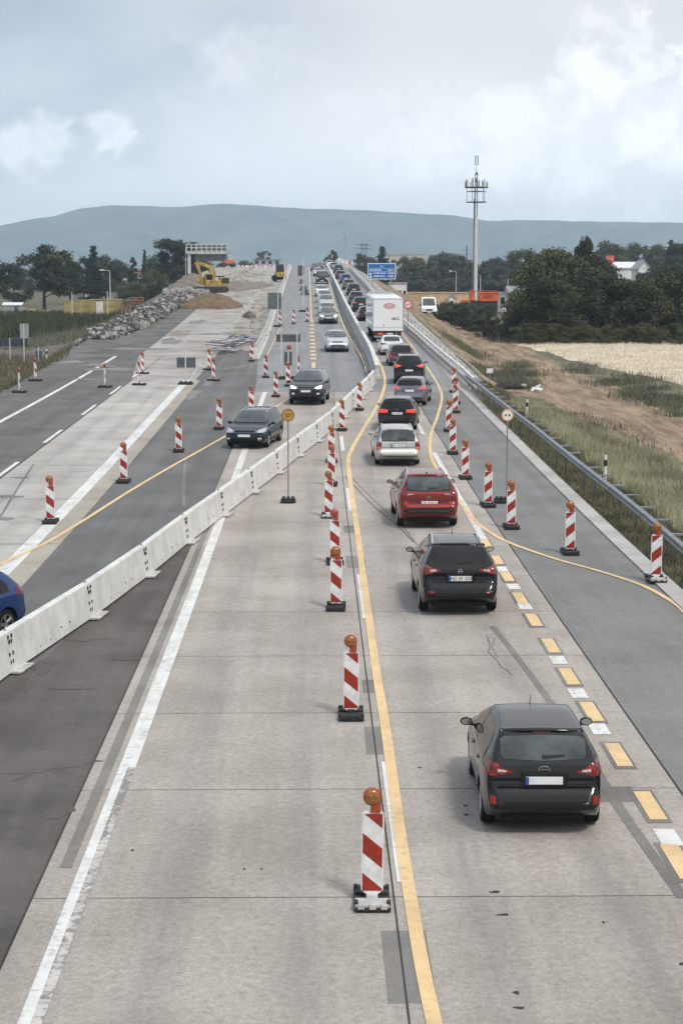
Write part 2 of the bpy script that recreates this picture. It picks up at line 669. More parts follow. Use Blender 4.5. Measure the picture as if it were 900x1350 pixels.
gx = axis([(-7000, -1000, 500), (-1000, -200, 80), (-200, -60, 10), (-60, 60, 0.75), (60, 200, 10), (200, 1000, 80), (1000, 7000, 500)])
gy = axis([(-2000, -200, 300), (-200, -60, 28), (-60, 8, 8), (8, 300, 0.9), (300, 620, 4), (620, 1200, 15), (1200, 2400, 100), (2400, 9000, 600)])
GX, GY = np.meshgrid(gx, gy)
GZ = T_arr(GX, GY) - 0.06
xr_ = np.interp(GY, _XRY, _XRX)
xl_ = np.interp(GY, _XLY, _XLX)
GZ = GZ + 0.055 * ((GX > xr_ + 0.3) | (GX < xl_ - 0.3))
GZ = GZ - np.clip((GY - 400) / 4000, 0, 1) * 0.5

dirt = px_poly([(555, 398), (600, 398), (640, 428), (685, 455), (740, 478), (800, 505), (905, 552), (905, 612), (850, 588), (790, 556), (735, 530), (690, 505), (650, 492), (620, 482), (585, 462), (560, 440), (535, 415)], flat=0.0)
wheat = px_poly([(672, 453), (760, 450), (905, 449), (1400, 449), (1400, 560), (905, 512), (860, 498), (800, 485), (740, 470)], flat=0.0)
green1 = px_poly([(740, 476), (800, 484), (850, 497), (905, 512), (905, 556), (830, 520), (770, 492), (700, 470), (680, 458)], flat=0.0)
corn = px_poly([(-300, 421), (60, 416), (150, 411), (163, 420), (100, 436), (40, 447), (-60, 462), (-300, 490)], flat=0.0)
fieldL = px_poly([(-300, 405), (100, 405), (130, 410), (60, 417), (-300, 424)], flat=0.0)
earthL = px_poly([(38, 459), (110, 430), (150, 425), (250, 388), (330, 370), (330, 350), (200, 360), (160, 412), (60, 438)], flat=0.0)


def soft(poly):
    m_ = in_poly(GX, GY, poly).astype(float)
    for _ in range(2):
        m2 = np.pad(m_, 1, mode='edge')
        m_ = (m2[1:-1, 1:-1] * 2 + m2[:-2, 1:-1] + m2[2:, 1:-1] + m2[1:-1, :-2] + m2[1:-1, 2:]) / 6
    return m_


masks = {'m_dirt': soft(dirt), 'm_wheat': soft(wheat), 'm_green': soft(green1), 'm_corn': soft(corn), 'm_field': soft(fieldL)}
emb = ((GX < xl_) & (GY > 116) & (GY < 607) & (GX > -60)).astype(float) * np.clip((GX + 60) / 15, 0, 1)
emb *= 1 - masks['m_corn']
masks['m_dirt'] = np.maximum(masks['m_dirt'], ((GX > xr_ + .2) & (GX < 17) & (GY > 119) & (GY < 387)) * .62)
masks['m_earth'] = np.clip(soft(earthL) + emb * (GX > xl_ - 14), 0, 1)
masks['m_sandy'] = ((GX > xr_) & (GY > 103) & (GX < 60)).astype(float) * np.clip(GY / 112 - 0.9, 0, 1)
V = np.stack([GX, GY, GZ], -1).reshape(-1, 3)
ny, nx = GX.shape
idx = np.arange(ny * nx).reshape(ny, nx)
F_ = np.stack([idx[:-1, :-1], idx[:-1, 1:], idx[1:, 1:], idx[1:, :-1]], -1).reshape(-1, 4)
gme = bpy.data.meshes.new('ground')
gme.from_pydata(V.tolist(), [], F_.tolist())
for k_, a_ in masks.items():
    at_ = gme.attributes.new(k_, 'FLOAT', 'POINT')
    at_.data.foreach_set('value', a_.reshape(-1).astype(np.float32))


def ground_build(t, pos):
    def A(n_):
        q = t.new('ShaderNodeAttribute', attribute_name=n_)
        return q.outputs['Fac']
    big = t.noise(pos, 0.06, 6, 0.6)
    med = t.noise(pos, 0.7, 6, 0.65)
    fin = t.noise(pos, 9.0, 4, 0.7)
    brk = t.math('MULTIPLY', t.math('SUBTRACT', med, 0.5), 0.9)
    col = t.mix(t.ramp(med, 0.35, 0.65), (0.075, 0.075, 0.042), (0.17, 0.15, 0.095))
    col = t.mix(t.ramp(big, 0.45, 0.6, 0, 0.5), col, (0.13, 0.12, 0.08))

    def lay(col, nm, c0, c1, k=1.0, sc=med):
        f = t.ramp(t.math('ADD', A(nm), brk), 0.35, 0.65, 0.0, k)
        return t.mix(f, col, t.mix(t.ramp(sc, 0.32, 0.68), c0, c1))
    col = lay(col, 'm_sandy', (0.10, 0.085, 0.058), (0.17, 0.145, 0.10), 0.9)
    st = t.noise(t.scalev(pos, (1.3, 0.12, 1)), 1.0, 6, 0.65, 0.5)
    col = lay(col, 'm_earth', (0.075, 0.064, 0.054), (0.20, 0.175, 0.15))
    col = lay(col, 'm_field', (0.13, 0.12, 0.075), (0.19, 0.17, 0.11))
    col = lay(col, 'm_corn', (0.035, 0.05, 0.02), (0.07, 0.085, 0.04))
    col = lay(col, 'm_dirt', (0.17, 0.118, 0.076), (0.36, 0.265, 0.18), 1.0, st)
    col = lay(col, 'm_wheat', (0.56, 0.48, 0.365), (0.70, 0.62, 0.49), 1.0, st)
    col = lay(col, 'm_green', (0.10, 0.10, 0.065), (0.22, 0.19, 0.13), 0.8)
    return t.vmath('SCALE', col, t.ramp(fin, 0.3, 0.7, 0.78, 1.2, False))


M_GROUND = surface('ground_soil', ground_build, 0.95, 0.6, 8.0, 0.15)
ground = link('ground', gme, [M_GROUND])
tag(ground, kind='structure')

# ------------------------------------------------------------------ road surfaces as thin stacked sheets
YS = list(np.arange(-34, 620, 1.5)) + list(np.arange(620, 1160, 10.0))


def val(f, Y):
    return f(Y) if callable(f) else f


def band(name, xl, xr, Y0, Y1, lev, mat, kind='structure', side=0.0, raw=False):
    if not raw:
        Y0, Y1 = G(Y0), G(Y1)
    ys = sorted(set([Y0] + [y for y in YS if Y0 < y < Y1] + [Y1]))
    vs, fs = [], []
    for y in ys:
        z = zr(y) + lev
        vs += [(val(xl, y), y, z), (val(xr, y), y, z)]
    for i in range(len(ys) - 1):
        a = 2 * i
        fs.append((a, a + 1, a + 3, a + 2))
    if side:
        n_ = len(vs)
        for y in ys:
            z = zr(y) + lev - side
            vs += [(val(xl, y), y, z), (val(xr, y), y, z)]
        for i in range(len(ys) - 1):
            a, b_ = 2 * i, n_ + 2 * i
            fs.append((a, a + 2, b_ + 2, b_))
            fs.append((a + 1, b_ + 1, b_ + 3, a + 3))
        fs.append((0, n_, n_ + 1, 1))
    o = pydata(name, vs, fs, mat)
    tag(o, kind=kind)
    return o


def drape(name, poly, lev, mat, step=1.0, kind='structure'):
    """a flat outline laid on the road surface"""
    bm = bmesh.new()
    bm.faces.new([bm.verts.new((x, y, 0)) for x, y in poly])
    y0, y1 = min(p[1] for p in poly), max(p[1] for p in poly)
    y = math.ceil(y0 / step) * step
    while y < y1:
        if y > y0 + 1e-4:
            bmesh.ops.bisect_plane(bm, geom=bm.verts[:] + bm.edges[:] + bm.faces[:], plane_co=(0, y, 0), plane_no=(0, 1, 0))
        y += step
    for v in bm.verts:
        v.co.z = zr(v.co.y) + lev
    for f in bm.faces:
        if f.normal.z < 0:
            f.normal_flip()
    me = bpy.data.meshes.new(name)
    bm.to_mesh(me)
    bm.free()
    o = link(name, me, mat)
    tag(o, kind=kind)
    return o


def line_px(name, pts, width, lev, mat, smooth=True, world=False, step=0.5):
    P = [Vector((p[0], p[1], 0)) for p in pts] if world else [Vector((q.x, q.y, 0)) for q in (at(*p, road=True) for p in pts)]
    if smooth:
        P = catmull(P, step)
    vs, fs = [], []
    for i, p in enumerate(P):
        a, b_ = P[max(0, i - 1)], P[min(len(P) - 1, i + 1)]
        tn = (b_ - a).normalized()
        s_ = Vector((tn.y, -tn.x, 0)) * width / 2
        for q in (p - s_, p + s_):
            vs.append((q.x, q.y, zr(q.y) + lev))
    for i in range(len(P) - 1):
        a = 2 * i
        fs.append((a, a + 1, a + 3, a + 2))
    o = pydata(name, vs, fs, mat)
    tag(o, kind='structure')
    return o


band('roadway_asphalt', XL, XR, -20, 420, 0.0, M_ASPH_L)
band('median_asphalt_road', -7.3, -3.56, -20, 57, 0.004, M_ASPH_M)
# the darker asphalt in front of the white wall
wall_px = [(-60, 935), (0, 900), (60, 868), (113, 817), (184, 762), (243, 714), (285, 680)]
dk = [(-7.3, -15), (-3.562, -15), (-3.562, G(30))] + [tuple(at(x, y).xy) for x, y in reversed(wall_px) if x >= 0 and at(x, y).y < G(28)]
drape('dark_asphalt_road', dk, 0.008, M_ASPH_D)
band('carriageway_concrete', -3.56, 5.45, -20, 57, 0.008, M_CONC)
band('shoulder_asphalt', 5.45, 8.4, -20, 62, 0.004, M_ASPH)
band('left_concrete_lane', -11.6, -8.35, -20, 62, 0.004, M_CONC_L)
band('left_concrete_edge', -8.35, -7.3, -20, 62, 0.004, M_CONC_L)
band('gutter_strip', -7.88, -7.3, -20, 62, 0.008, M_CREAM)
xa = [G(q) for q in (57, 80, 120, 260, 420)]
xdl = [-3.56, -4.6, -5.0, -5.9, -5.9]
band('ramp_asphalt', lambda Y: float(np.interp(Y, xa, xdl)), XR, 57, 420, 0.008, M_DECK)
band('ramp_left_transition_road', -7.0, lambda Y: float(np.interp(Y, xa, xdl)), 57, 78, 0.004, M_ASPH_M)
band('site_strip_ground', -7.6, lambda Y: float(np.interp(Y, xa, xdl)), 78, 420, 0.004, M_SITE)
band('site_concrete_lane', lambda Y: -11.6 if Y < G(62) else float(np.interp(Y, [G(62), G(75), G(110), G(420)], [-11.6, -13.4, -13.6, -14])), -7.6, 62, 420, 0.008, M_SITE_C)
band('site_soil_ground', lambda Y: XL(Y) + 0.2, lambda Y: float(np.interp(Y, [G(105), G(130), G(420)], [-18.5, -14, -14.2])), 105, 420, 0.006, M_SITE)
band('walkway_concrete', lambda Y: XR(Y) - 1.9 if Y > G(62) else 8.4, XR, 58, 300, 0.012, M_SITE_C)

M_ASPH_X = surface('muddy_asphalt', mottled((0.075, 0.068, 0.062), (0.17, 0.158, 0.148), 0.22, 0.15, blot=0.6, blotcol=(0.05, 0.043, 0.038)))
band('muddy_asphalt_road', lambda Y: XL(Y), lambda Y: float(np.interp(Y, [G(72), G(80), G(110), G(140)], [-15.3, -13.8, -13.7, -13.7])), 73, 140, 0.010, M_ASPH_X)
# right-hand gutter kerb
band('kerb', 8.42, 8.9, -20, 58, 0.05, M_KERB, side=0.12)

# joints of the concrete slabs
y = 0.25
jm = 0
R.seed(3)
while y < 57:
    o = band('slab_joint_marking', -3.55, 5.44, y - 0.003, y + 0.005, 0.012, M_MUD)
    y += 2.65
    o = None
band('centre_joint_marking', 0.94, 0.965, -5, 57, 0.0125, M_TAR)
band('edge_joint_marking', 5.44, 5.475, -5, 57, 0.0125, M_TAR)
band('edge_joint_marking', -3.575, -3.545, -5, 57, 0.0125, M_TAR)
band('edge_joint_marking', -11.62, -11.57, -5, 75, 0.010, M_TAR)
y = 0.6
while y < 62:
    band('slab_joint_marking', -11.58, -7.32, y - 0.008, y + 0.012, 0.0125, M_TAR)
    y += 5.3
y = 63.0
while y < 200:
    wj = 0.05 + 0.12 * R.random() + (0.25 if R.random() < 0.35 else 0)
    xs = -13.3 + 2.0 * R.random() * (R.random() < 0.4)
    band('slab_joint_marking', xs, -7.7 - 2.5 * R.random() * (R.random() < 0.5), y, y + wj, 0.0125, M_TARP)
    y += 5.3
# tar patches and saw cuts
for (x0, x1, y0, y1) in ((0.75, 1.28, 9.0, 10.2), (0.8, 1.2, 14.6, 15.6), (0.85, 1.25, 17.0, 17.6), (0.78, 1.3, 24.8, 25.9), (0.8, 1.2, 28.2, 29.0)):
    band('repair_patch_road', x0, x1, y0, y1, 0.010, M_TARP)
drape('repair_patch_road', [(4.15, G(13.1)), (4.75, G(13.1)), (4.75, G(13.55)), (4.15, G(13.55))], 0.0105, M_TARP)
line_px('saw_cut_marking', [(900, 1185), (850, 1115), (812, 1060), (780, 1008)], 0.16, 0.0135, M_TARP)
line_px('saw_cut_marking', [(729, 932), (700, 892), (668, 850), (648, 826)], 0.13, 0.0135, M_TARP)
line_px('crack_marking', [(641, 838), (646, 852), (643, 860), (655, 872), (660, 880), (668, 884), (674, 891)], 0.013, 0.0135, M_TAR, smooth=False)
line_px('crack_marking', [(652, 842), (648, 855), (656, 868)], 0.009, 0.0137, M_TAR, smooth=False)
line_px('saw_cut_marking', [(545, 715), (520, 690), (490, 665), (455, 628)], 0.03, 0.0135, M_TAR)
line_px('saw_cut_marking', [(551, 720), (526, 690), (496, 663), (461, 628)], 0.02, 0.0135, M_TAR)
band('wheel_groove_marking', -3.38, -3.22, 11.5, 30, 0.0125, M_TARP)

# white lines
band('white_line_marking', -3.12, -2.985, -5, 14.2, 0.016, M_WHITE)
band('white_line_marking', -2.985, -2.86, -5, 14.2, 0.016, M_WHITE2)
band('white_line_marking', -3.12, -2.86, 14.2, 57, 0.0175, M_WHITE)
for y0 in (11.15, 21.0, 30.7, 40.4, 50.1):
    band('white_dash_marking', 1.02, 1.17, y0, y0 + 3.2, 0.016, M_WHITE)
for s_, e_ in ((27.5, 40), (44.0, 57.0)):
    band('white_line_marking', 4.72, 4.92, s_, e_, 0.016, M_WHITE)
band('white_line_marking', -8.33, -7.9, -5, 62, 0.012, M_WHITE)
band('white_line_marking', -8.2, -7.95, 62, 150, 0.016, M_WHITE2)
line_px('white_line_marking', [(-60, 590), (0, 556.5), (60, 524), (122, 488.6), (153, 469.5)], 0.25, 0.012, M_WHITE)
for y0 in (35.2, 42.1, 49.3, 56.2, 63.5):
    band('white_dash_marking', -11.85, -11.68, y0, y0 + 3.1, 0.012, M_WHITE)
line_px('white_line_marking', [(0, 516), (60, 507), (110, 505)], 0.08, 0.012, M_WHITE2)

# yellow construction lines
CY = [(600, 1480), (572, 1350), (557, 1280), (543, 1200), (527, 1100), (510, 975), (495, 880), (484, 800), (472, 710), (463.5, 650), (459, 610), (463, 594), (477, 569), (494, 541), (504, 519), (507, 499), (499.5, 477), (485.5, 455), (473, 437), (458.5, 414), (445, 385), (435.5, 358)]
line_px('yellow_line_marking', CY, 0.17, 0.0205, M_YEL)
RY = [(930, 835), (902, 808), (890, 797), (847, 773), (787, 753), (733, 738), (673, 717), (648, 704), (624, 685.5), (601, 655), (585, 632), (571, 610), (566.5, 591), (569, 569), (577, 547), (582, 522), (574, 502), (562, 484), (549, 465), (530, 440), (512, 418)]
line_px('yellow_line_marking', RY, 0.14, 0.0205, M_YEL)
line_px('yellow_line_marking', [(-40, 766), (0, 745), (60, 717), (110, 687), (165, 652), (220, 619), (292, 578.5), (359, 539.5), (385, 522), (402, 505), (411, 492)], 0.14, 0.0205, M_YEL)
line_px('yellow_line_marking', [(481, 490), (481, 478), (467, 456), (455, 434), (443, 405), (435.6, 379), (428, 354)], 0.15, 0.0205, M_YEL)
line_px('yellow_line_marking', [(410.5, 423), (409.5, 400), (408.5, 375), (407.5, 352.5)], 0.16, 0.0205, M_YEL)
line_px('yellow_line_marking', [(413.5, 494), (413.2, 478)], 0.25, 0.0205, M_YEL)
for k_ in range(11):
    pk = at(412.8 - k_ * 0.2, 473 - k_ * 4.9)
    band('yellow_dash_marking', pk.x - 0.22, pk.x + 0.22, pk.y - 1.1, pk.y + 1.1, 0.0205, M_YEL2, raw=True)
line_px('yellow_line_marking', [(268, 488.5), (300, 486), (344, 478), (352, 468), (369, 433)], 0.09, 0.0205, M_YEL2)
for (x_, y_) in ((894, 1137), (856, 1063), (814.4, 996), (779, 939), (749.6, 892.6), (725.5, 852), (703, 818), (685, 789), (668, 761), (655, 739), (640, 717)):
    pk = at(x_, y_)
    band('yellow_dash_marking', pk.x - 0.125, pk.x + 0.125, pk.y - 0.72, pk.y + 0.72, 0.0205, M_YEL, raw=True)
    band('repair_patch_road', pk.x - 0.19, pk.x + 0.17, pk.y - 0.86, pk.y + 0.82, 0.0145, M_TARP, raw=True)
for (x_, y_) in ((881, 1105), (790, 962), (762, 915), (736, 871), (692, 800), (677, 774), (661, 751)):
    pk = at(x_, y_)
    band('white_dash_marking', pk.x - 0.16, pk.x + 0.14, pk.y - 0.38, pk.y + 0.38, 0.0165, M_WHITE, raw=True)

# spilt mud and wet stains, each an irregular blot


def blot(px, py, rx, ry, mat, seed, lev=0.0145):
    c_ = at(px, py)
    rr = random.Random(seed)
    ph = [rr.random() * 6.28 for _ in range(4)]
    pts = []
    for k in range(26):
        a = 2 * pi * k / 26
        r_ = 1 + 0.22 * sin(2 * a + ph[0]) + 0.16 * sin(3 * a + ph[1]) + 0.12 * sin(5 * a + ph[2]) + 0.08 * sin(9 * a + ph[3])
        pts.append((c_.x + rx * r_ * cos(a), c_.y + 1.83 * ry * r_ * sin(a)))
    return drape('stain_ground', pts, lev, mat, step=50)


for i, a_ in enumerate(((62, 1008, .95, .11), (20, 1015, .6, .16), (75, 1072, .22, .16), (95, 907, .3, .13), (112, 842, .4, .2), (165, 870, .28, .06), (60, 880, .2, .3))):
    blot(*a_, M_MUD, i, 0.0125 + i * 0.0004)
for i, a_ in enumerate(((652, 1177, .07, .02), (663, 1207, .06, .02), (613, 1063, .03, .02), (614, 1075, .035, .02), (680, 1310, .04, .02), (684, 1330, .05, .02), (795, 1217, .02, .015), (175, 1122, .02, .02), (590, 770, .08, .06), (553, 1013, .03, .02), (322, 1147, .012, .02), (345, 1147, .012, .02), (899, 1272, .04, .02))):
    blot(*a_, M_TAR, 20 + i, 0.0140 + i * 0.0002)
for i, a_ in enumerate(((28, 630, .3, .12), (14, 655, .35, .2), (8, 684, .3, .15))):
    blot(*a_, M_TARP, 40 + i, 0.0130 + i * 0.0004)
for i, a_ in enumerate(((150, 487, 1.6, 1.0), (128, 482, 1.3, .8), (215, 400, 1, 2), (225, 450, .8, 2.4), (110, 500, 1.2, .3), (180, 460, 2.4, .8), (90, 478, 1.0, 1.0), (260, 425, .7, 2.0), (255, 520, .4, 1.6), (275, 505, .35, 1.2))):
    blot(*a_, M_TARP, 60 + i, 0.0130 + i * 0.0004)
for i, a_ in enumerate(((300, 400, 2.2, 3), (322, 388, 1.2, 4), (345, 375, 1.2, 7), (300, 372, 3, 5), (330, 362, 3, 8), (342, 420, .7, 3), (350, 408, .6, 3), (290, 440, 1.2, .9), (238, 440, .8, 3), (270, 462, 1.5, .7), (345, 436, .6, 3), (315, 430, .6, 2))):
    blot(*a_, M_SITE_B, 90 + i, 0.0150 + i * 0.0004)
line_px('saw_cut_marking', [(245, 605), (242, 640), (243, 668)], 0.12, 0.0125, M_TARP)
line_px('saw_cut_marking', [(-10, 700), (20, 650), (45, 612)], 0.08, 0.0142, M_TARP)

# distant hills: one ridge mesh with depth
hp = [(-400, 315), (-200, 306), (0, 298), (30, 291), (70, 285), (110, 274), (150, 270.5), (200, 272), (240, 273), (270, 269.5), (310, 269), (350, 272), (400, 275), (450, 276), (500, 278), (540, 281), (600, 284), (640, 291), (700, 290), (780, 292), (900, 293.5), (1100, 296), (1400, 302)]
HY = 7300
hv, hf = [], []
xs_ = np.linspace(-400, 1400, 260)
tops = np.interp(xs_, [p[0] for p in hp], [p[1] for p in hp])
prof_ = [(-1500, 0.0), (-1100, 0.12), (-800, 0.36), (-500, 0.55), (-300, 0.80), (0, 1.0), (500, 0.9), (1500, 0.0)]
rr = np.random.RandomState(4)
wob = np.cumsum(rr.randn(len(xs_))) * 0.01
for i, x_ in enumerate(xs_):
    P_ = atY(x_, tops[i] - 0.6 * sin(i * 0.9) * 0.5, HY)
    for j, (dy, k_) in enumerate(prof_):
        sp_ = 0.10 * sin(x_ * 0.021 + j * 1.9) + 0.06 * sin(x_ * 0.063 + j * 1.1)
        hh = P_.z * max(0.0, k_ + (sp_ if 0 < j < 5 else 0)) - (4 if k_ == 0 else 0)
        hv.append((P_.x * (1 + dy / HY), HY + dy, hh))
m_ = len(prof_)
for i in range(len(xs_) - 1):
    for j in range(m_ - 1):
        a = i * m_ + j
        hf.append((a, a + m_, a + m_ + 1, a + 1))
M_HILL = surface('forested_hill', lambda t, pos: t.mix(t.ramp(t.noise(pos, 0.006, 7, 0.65), 0.35, 0.65), (0.012, 0.02, 0.014), (0.10, 0.115, 0.06)), 1.0, 0, 1, 0.0)
hill = pydata('hills', hv, hf, M_HILL, smooth=True)
tag(hill, kind='structure')
# ------------------------------------------------------------------ vehicles
M_GLASS = pmat('car_glass', (0.008, 0.009, 0.010), 0.04, 0.0, 0.3, 1.2, spec=.35)
M_GLASSL = pmat('windscreen_glass', (0.06, 0.068, 0.072), 0.05, 0.0, 0.22, 1.2, spec=.8)
M_TRIM = pmat('black_plastic', (0.009, 0.009, 0.0095), 0.55, 0, 0.1, 5, spec=.25)
M_GLOSSB = pmat('gloss_black', (0.006, 0.006, 0.007), 0.15, 0, 0.1, 5)
M_TYRE = pmat('tyre_rubber', (0.013, 0.0125, 0.012), 0.85, 0, 0.2, 8, spec=.2)
M_RIM = pmat('alloy', (0.42, 0.42, 0.43), 0.35, 0.8, 0.08, 6)
M_RED = pmat('tail_lamp_red', (0.24, 0.012, 0.008), 0.12, 0, 0.3, 12, coat=.5)
M_REDB = pmat('brake_lamp_lit', (0.6, 0.04, 0.02), 0.15, 0, 0.15, 12, coat=.5, emit=(1.0, 0.12, 0.05, 0.3))
M_REDD = pmat('reflector_red', (0.26, 0.018, 0.01), 0.2, 0, 0.1, 12)
M_CLEAR = pmat('clear_lamp', (0.62, 0.58, 0.56), 0.12, 0.3, 0.25, 25, coat=1.0)
M_AMBER = pmat('amber_lamp', (0.62, 0.22, 0.03), 0.2, 0, 0.1, 12, coat=1.0)
M_HEAD = pmat('headlamp', (0.55, 0.57, 0.6), 0.1, 0.5, 0.4, 22, coat=1.0)
M_HEADL = pmat('headlamp_lit', (0.9, 0.92, 0.95), 0.1, 0.2, 0.1, 22, coat=1.0, emit=(0.95, 0.98, 1.0, 1.3))
M_PLATE = pmat('plate_white', (0.72, 0.72, 0.71), 0.4, 0, 0.05, 8)
M_PLATEB = pmat('plate_blue', (0.02, 0.07, 0.35), 0.4, 0, 0.05, 8)
M_CHROME = pmat('chrome', (0.62, 0.62, 0.63), 0.14, 1.0, 0.05, 8)
M_INK = pmat('plate_ink', (0.012, 0.012, 0.012), 0.5, 0, 0.05, 8)

STY = {
    'hatch': dict(L=4.04, W=1.735, WB=2.49, R=.315, zb=.20, top=[(-2.03, .50), (-2.02, .64), (-1.94, .69), (-1.925, .76), (-1.92, .95), (-1.86, 1.05), (-1.69, 1.22), (-1.52, 1.36), (-1.38, 1.41), (-.75, 1.455), (-.3, 1.465), (.12, 1.42), (.65, 1.23), (1.12, 1.0), (1.3, .955), (1.6, .87), (1.84, .76), (1.96, .62), (2.02, .48)],
                  belt=[(-2.02, .97), (-1.3, 1.00), (0, .96), (1.0, .90), (1.5, .82), (2.02, .6)], tum=.39,
                  rw=[(-.60, 1.12, 1.30), (-.54, 1.075, 1.335), (0, 1.055, 1.35), (.54, 1.075, 1.335), (.60, 1.12, 1.30)],
                  tl=[(.44, .91, .93), (.56, .885, .965), (.68, .865, 1.03), (.76, .865, 1.06), (.835, .88, 1.07)], ref=[(.68, .47, .60)],
                  sw=[(-1.38, .99, 1.16, 1.12), (-1.2, .98, 1.31), (-.5, .97, 1.37), (-.1, .96, 1.37)], sw2=[(-.06, .955, 1.365), (.25, .945, 1.31), (.65, .935, 1.14), (.92, .925, .98)], valz=.36),
    'suv': dict(L=4.38, W=1.81, WB=2.65, R=.345, zb=.24, top=[(-2.20, .56), (-2.19, .71), (-2.09, .77), (-2.07, .86), (-2.04, 1.06), (-1.95, 1.15), (-1.75, 1.34), (-1.55, 1.50), (-1.4, 1.545), (-.8, 1.585), (-.1, 1.59), (.4, 1.52), (.8, 1.33), (1.16, 1.10), (1.35, 1.07), (1.7, 1.0), (1.98, .9), (2.12, .74), (2.19, .55)],
                belt=[(-2.19, 1.08), (-1.3, 1.10), (0, 1.04), (1.0, .99), (1.6, .93), (2.19, .68)], tum=.43,
                rw=[(-.62, 1.20, 1.46), (-.57, 1.16, 1.48), (0, 1.14, 1.49), (.57, 1.16, 1.48), (.62, 1.20, 1.46)],
                tl=[(.44, 1.03, 1.05), (.55, 1.00, 1.07), (.66, .965, 1.10), (.76, .94, 1.15), (.87, .96, 1.20)], ref=[(.60, .54, .59)],
                sw=[(-1.45, 1.10, 1.24), (-1.2, 1.09, 1.41), (-.5, 1.07, 1.475), (.02, 1.055, 1.485)], sw2=[(.06, 1.05, 1.485), (.45, 1.035, 1.41), (.8, 1.025, 1.25), (1.02, 1.02, 1.08)], valz=.47),
    'estate': dict(L=4.6, W=1.78, WB=2.62, R=.32, zb=.20, top=[(-2.31, .50), (-2.30, .61), (-2.20, .66), (-2.18, .74), (-2.17, .95), (-2.12, 1.03), (-1.98, 1.22), (-1.86, 1.37), (-1.74, 1.415), (-1.0, 1.455), (-.2, 1.46), (.25, 1.40), (.65, 1.22), (1.05, .98), (1.25, .94), (1.7, .86), (2.05, .75), (2.22, .62), (2.30, .48)],
                   belt=[(-2.30, .95), (-1.3, .96), (0, .93), (1.0, .88), (1.5, .82), (2.30, .6)], tum=.38,
                   rw=[(-.60, 1.02, 1.33), (-.57, 1.0, 1.36), (0, .99, 1.365), (.57, 1.0, 1.36), (.60, 1.02, 1.33)],
                   tl=[(.66, .66, .92), (.74, .65, .97), (.80, .65, .97), (.84, .66, .95)], ref=[(.60, .46, .50)],
                   sw=[(-1.95, .98, 1.13), (-1.75, .97, 1.32), (-1.0, .955, 1.36), (-.05, .945, 1.37)], sw2=[(-.01, .94, 1.37), (.3, .935, 1.31), (.6, .925, 1.17), (.85, .92, 1.0)], valz=.34),
    'sedan': dict(L=4.65, W=1.82, WB=2.8, R=.33, zb=.19, top=[(-2.32, .50), (-2.30, .72), (-2.26, .92), (-2.2, .99), (-1.95, 1.04), (-1.6, 1.13), (-1.2, 1.30), (-.85, 1.39), (-.4, 1.425), (.1, 1.415), (.45, 1.34), (.85, 1.14), (1.15, .98), (1.35, .94), (1.7, .87), (2.05, .76), (2.24, .62), (2.32, .46)],
                  belt=[(-2.32, .96), (-1.3, .97), (0, .94), (1.0, .89), (1.5, .82), (2.32, .58)], tum=.38,
                  rw=[(-.56, 1.10, 1.27), (-.5, 1.08, 1.33), (0, 1.07, 1.35), (.5, 1.08, 1.33), (.56, 1.10, 1.27)],
                  tl=[(.46, .84, .90), (.6, .83, .93), (.74, .82, .95), (.86, .83, .94)], ref=[(.60, .46, .50)],
                  sw=[(-1.35, .98, 1.05), (-1.1, .975, 1.22), (-.6, .96, 1.33), (-.05, .945, 1.345)], sw2=[(-.01, .94, 1.345), (.35, .935, 1.28), (.65, .925, 1.14), (.85, .92, 1.0)], valz=.34),
}


def _sty(base, **kw):
    s = dict(STY[base])
    f = kw.pop('zf', 1.0)
    if f != 1.0:
        for k in ('top', 'belt'):
            s[k] = [(y, z * f) for y, z in s[k]]
        for k in ('rw', 'tl', 'sw', 'sw2', 'ref'):
            s[k] = [(q[0],) + tuple(v * f for v in q[1:3]) for q in s[k]]
        s['zb'] *= f
        s['valz'] *= f
    s.update(kw)
    return s


STY['crossover'] = _sty('suv', W=1.85, tl=[(.34, 1.045, 1.055), (.5, 1.01, 1.06), (.66, .985, 1.075), (.78, .97, 1.10), (.885, .965, 1.09)], ref=[(.66, .60, .64)], valz=.56)
STY['big_suv'] = _sty('suv', L=4.9, W=1.94, WB=2.93, R=.375, zf=1.09)
STY['big_suv']['top'] = [(y * 4.9 / 4.38, z) for y, z in STY['big_suv']['top']]
STY['big_suv']['belt'] = [(y * 4.9 / 4.38, z) for y, z in STY['big_suv']['belt']]
for k in ('sw', 'sw2'):
    STY['big_suv'][k] = [(q[0] * 4.9 / 4.38,) + q[1:] for q in STY['big_suv'][k]]
STY['mpv'] = _sty('hatch', L=4.26, W=1.81, WB=2.68, zf=1.09)
STY['mpv']['top'] = [(y * 4.26 / 4.04, z) for y, z in STY['mpv']['top']]
STY['black_estate'] = _sty('estate', L=4.77, W=1.83, tl=[(.42, .84, .97), (.56, .83, .98), (.72, .82, .99), (.86, .83, 1.0)], ref=[(.60, .47, .51)])


def interp(tab, y):
    return float(np.interp(y, [p[0] for p in tab], [p[1] for p in tab]))


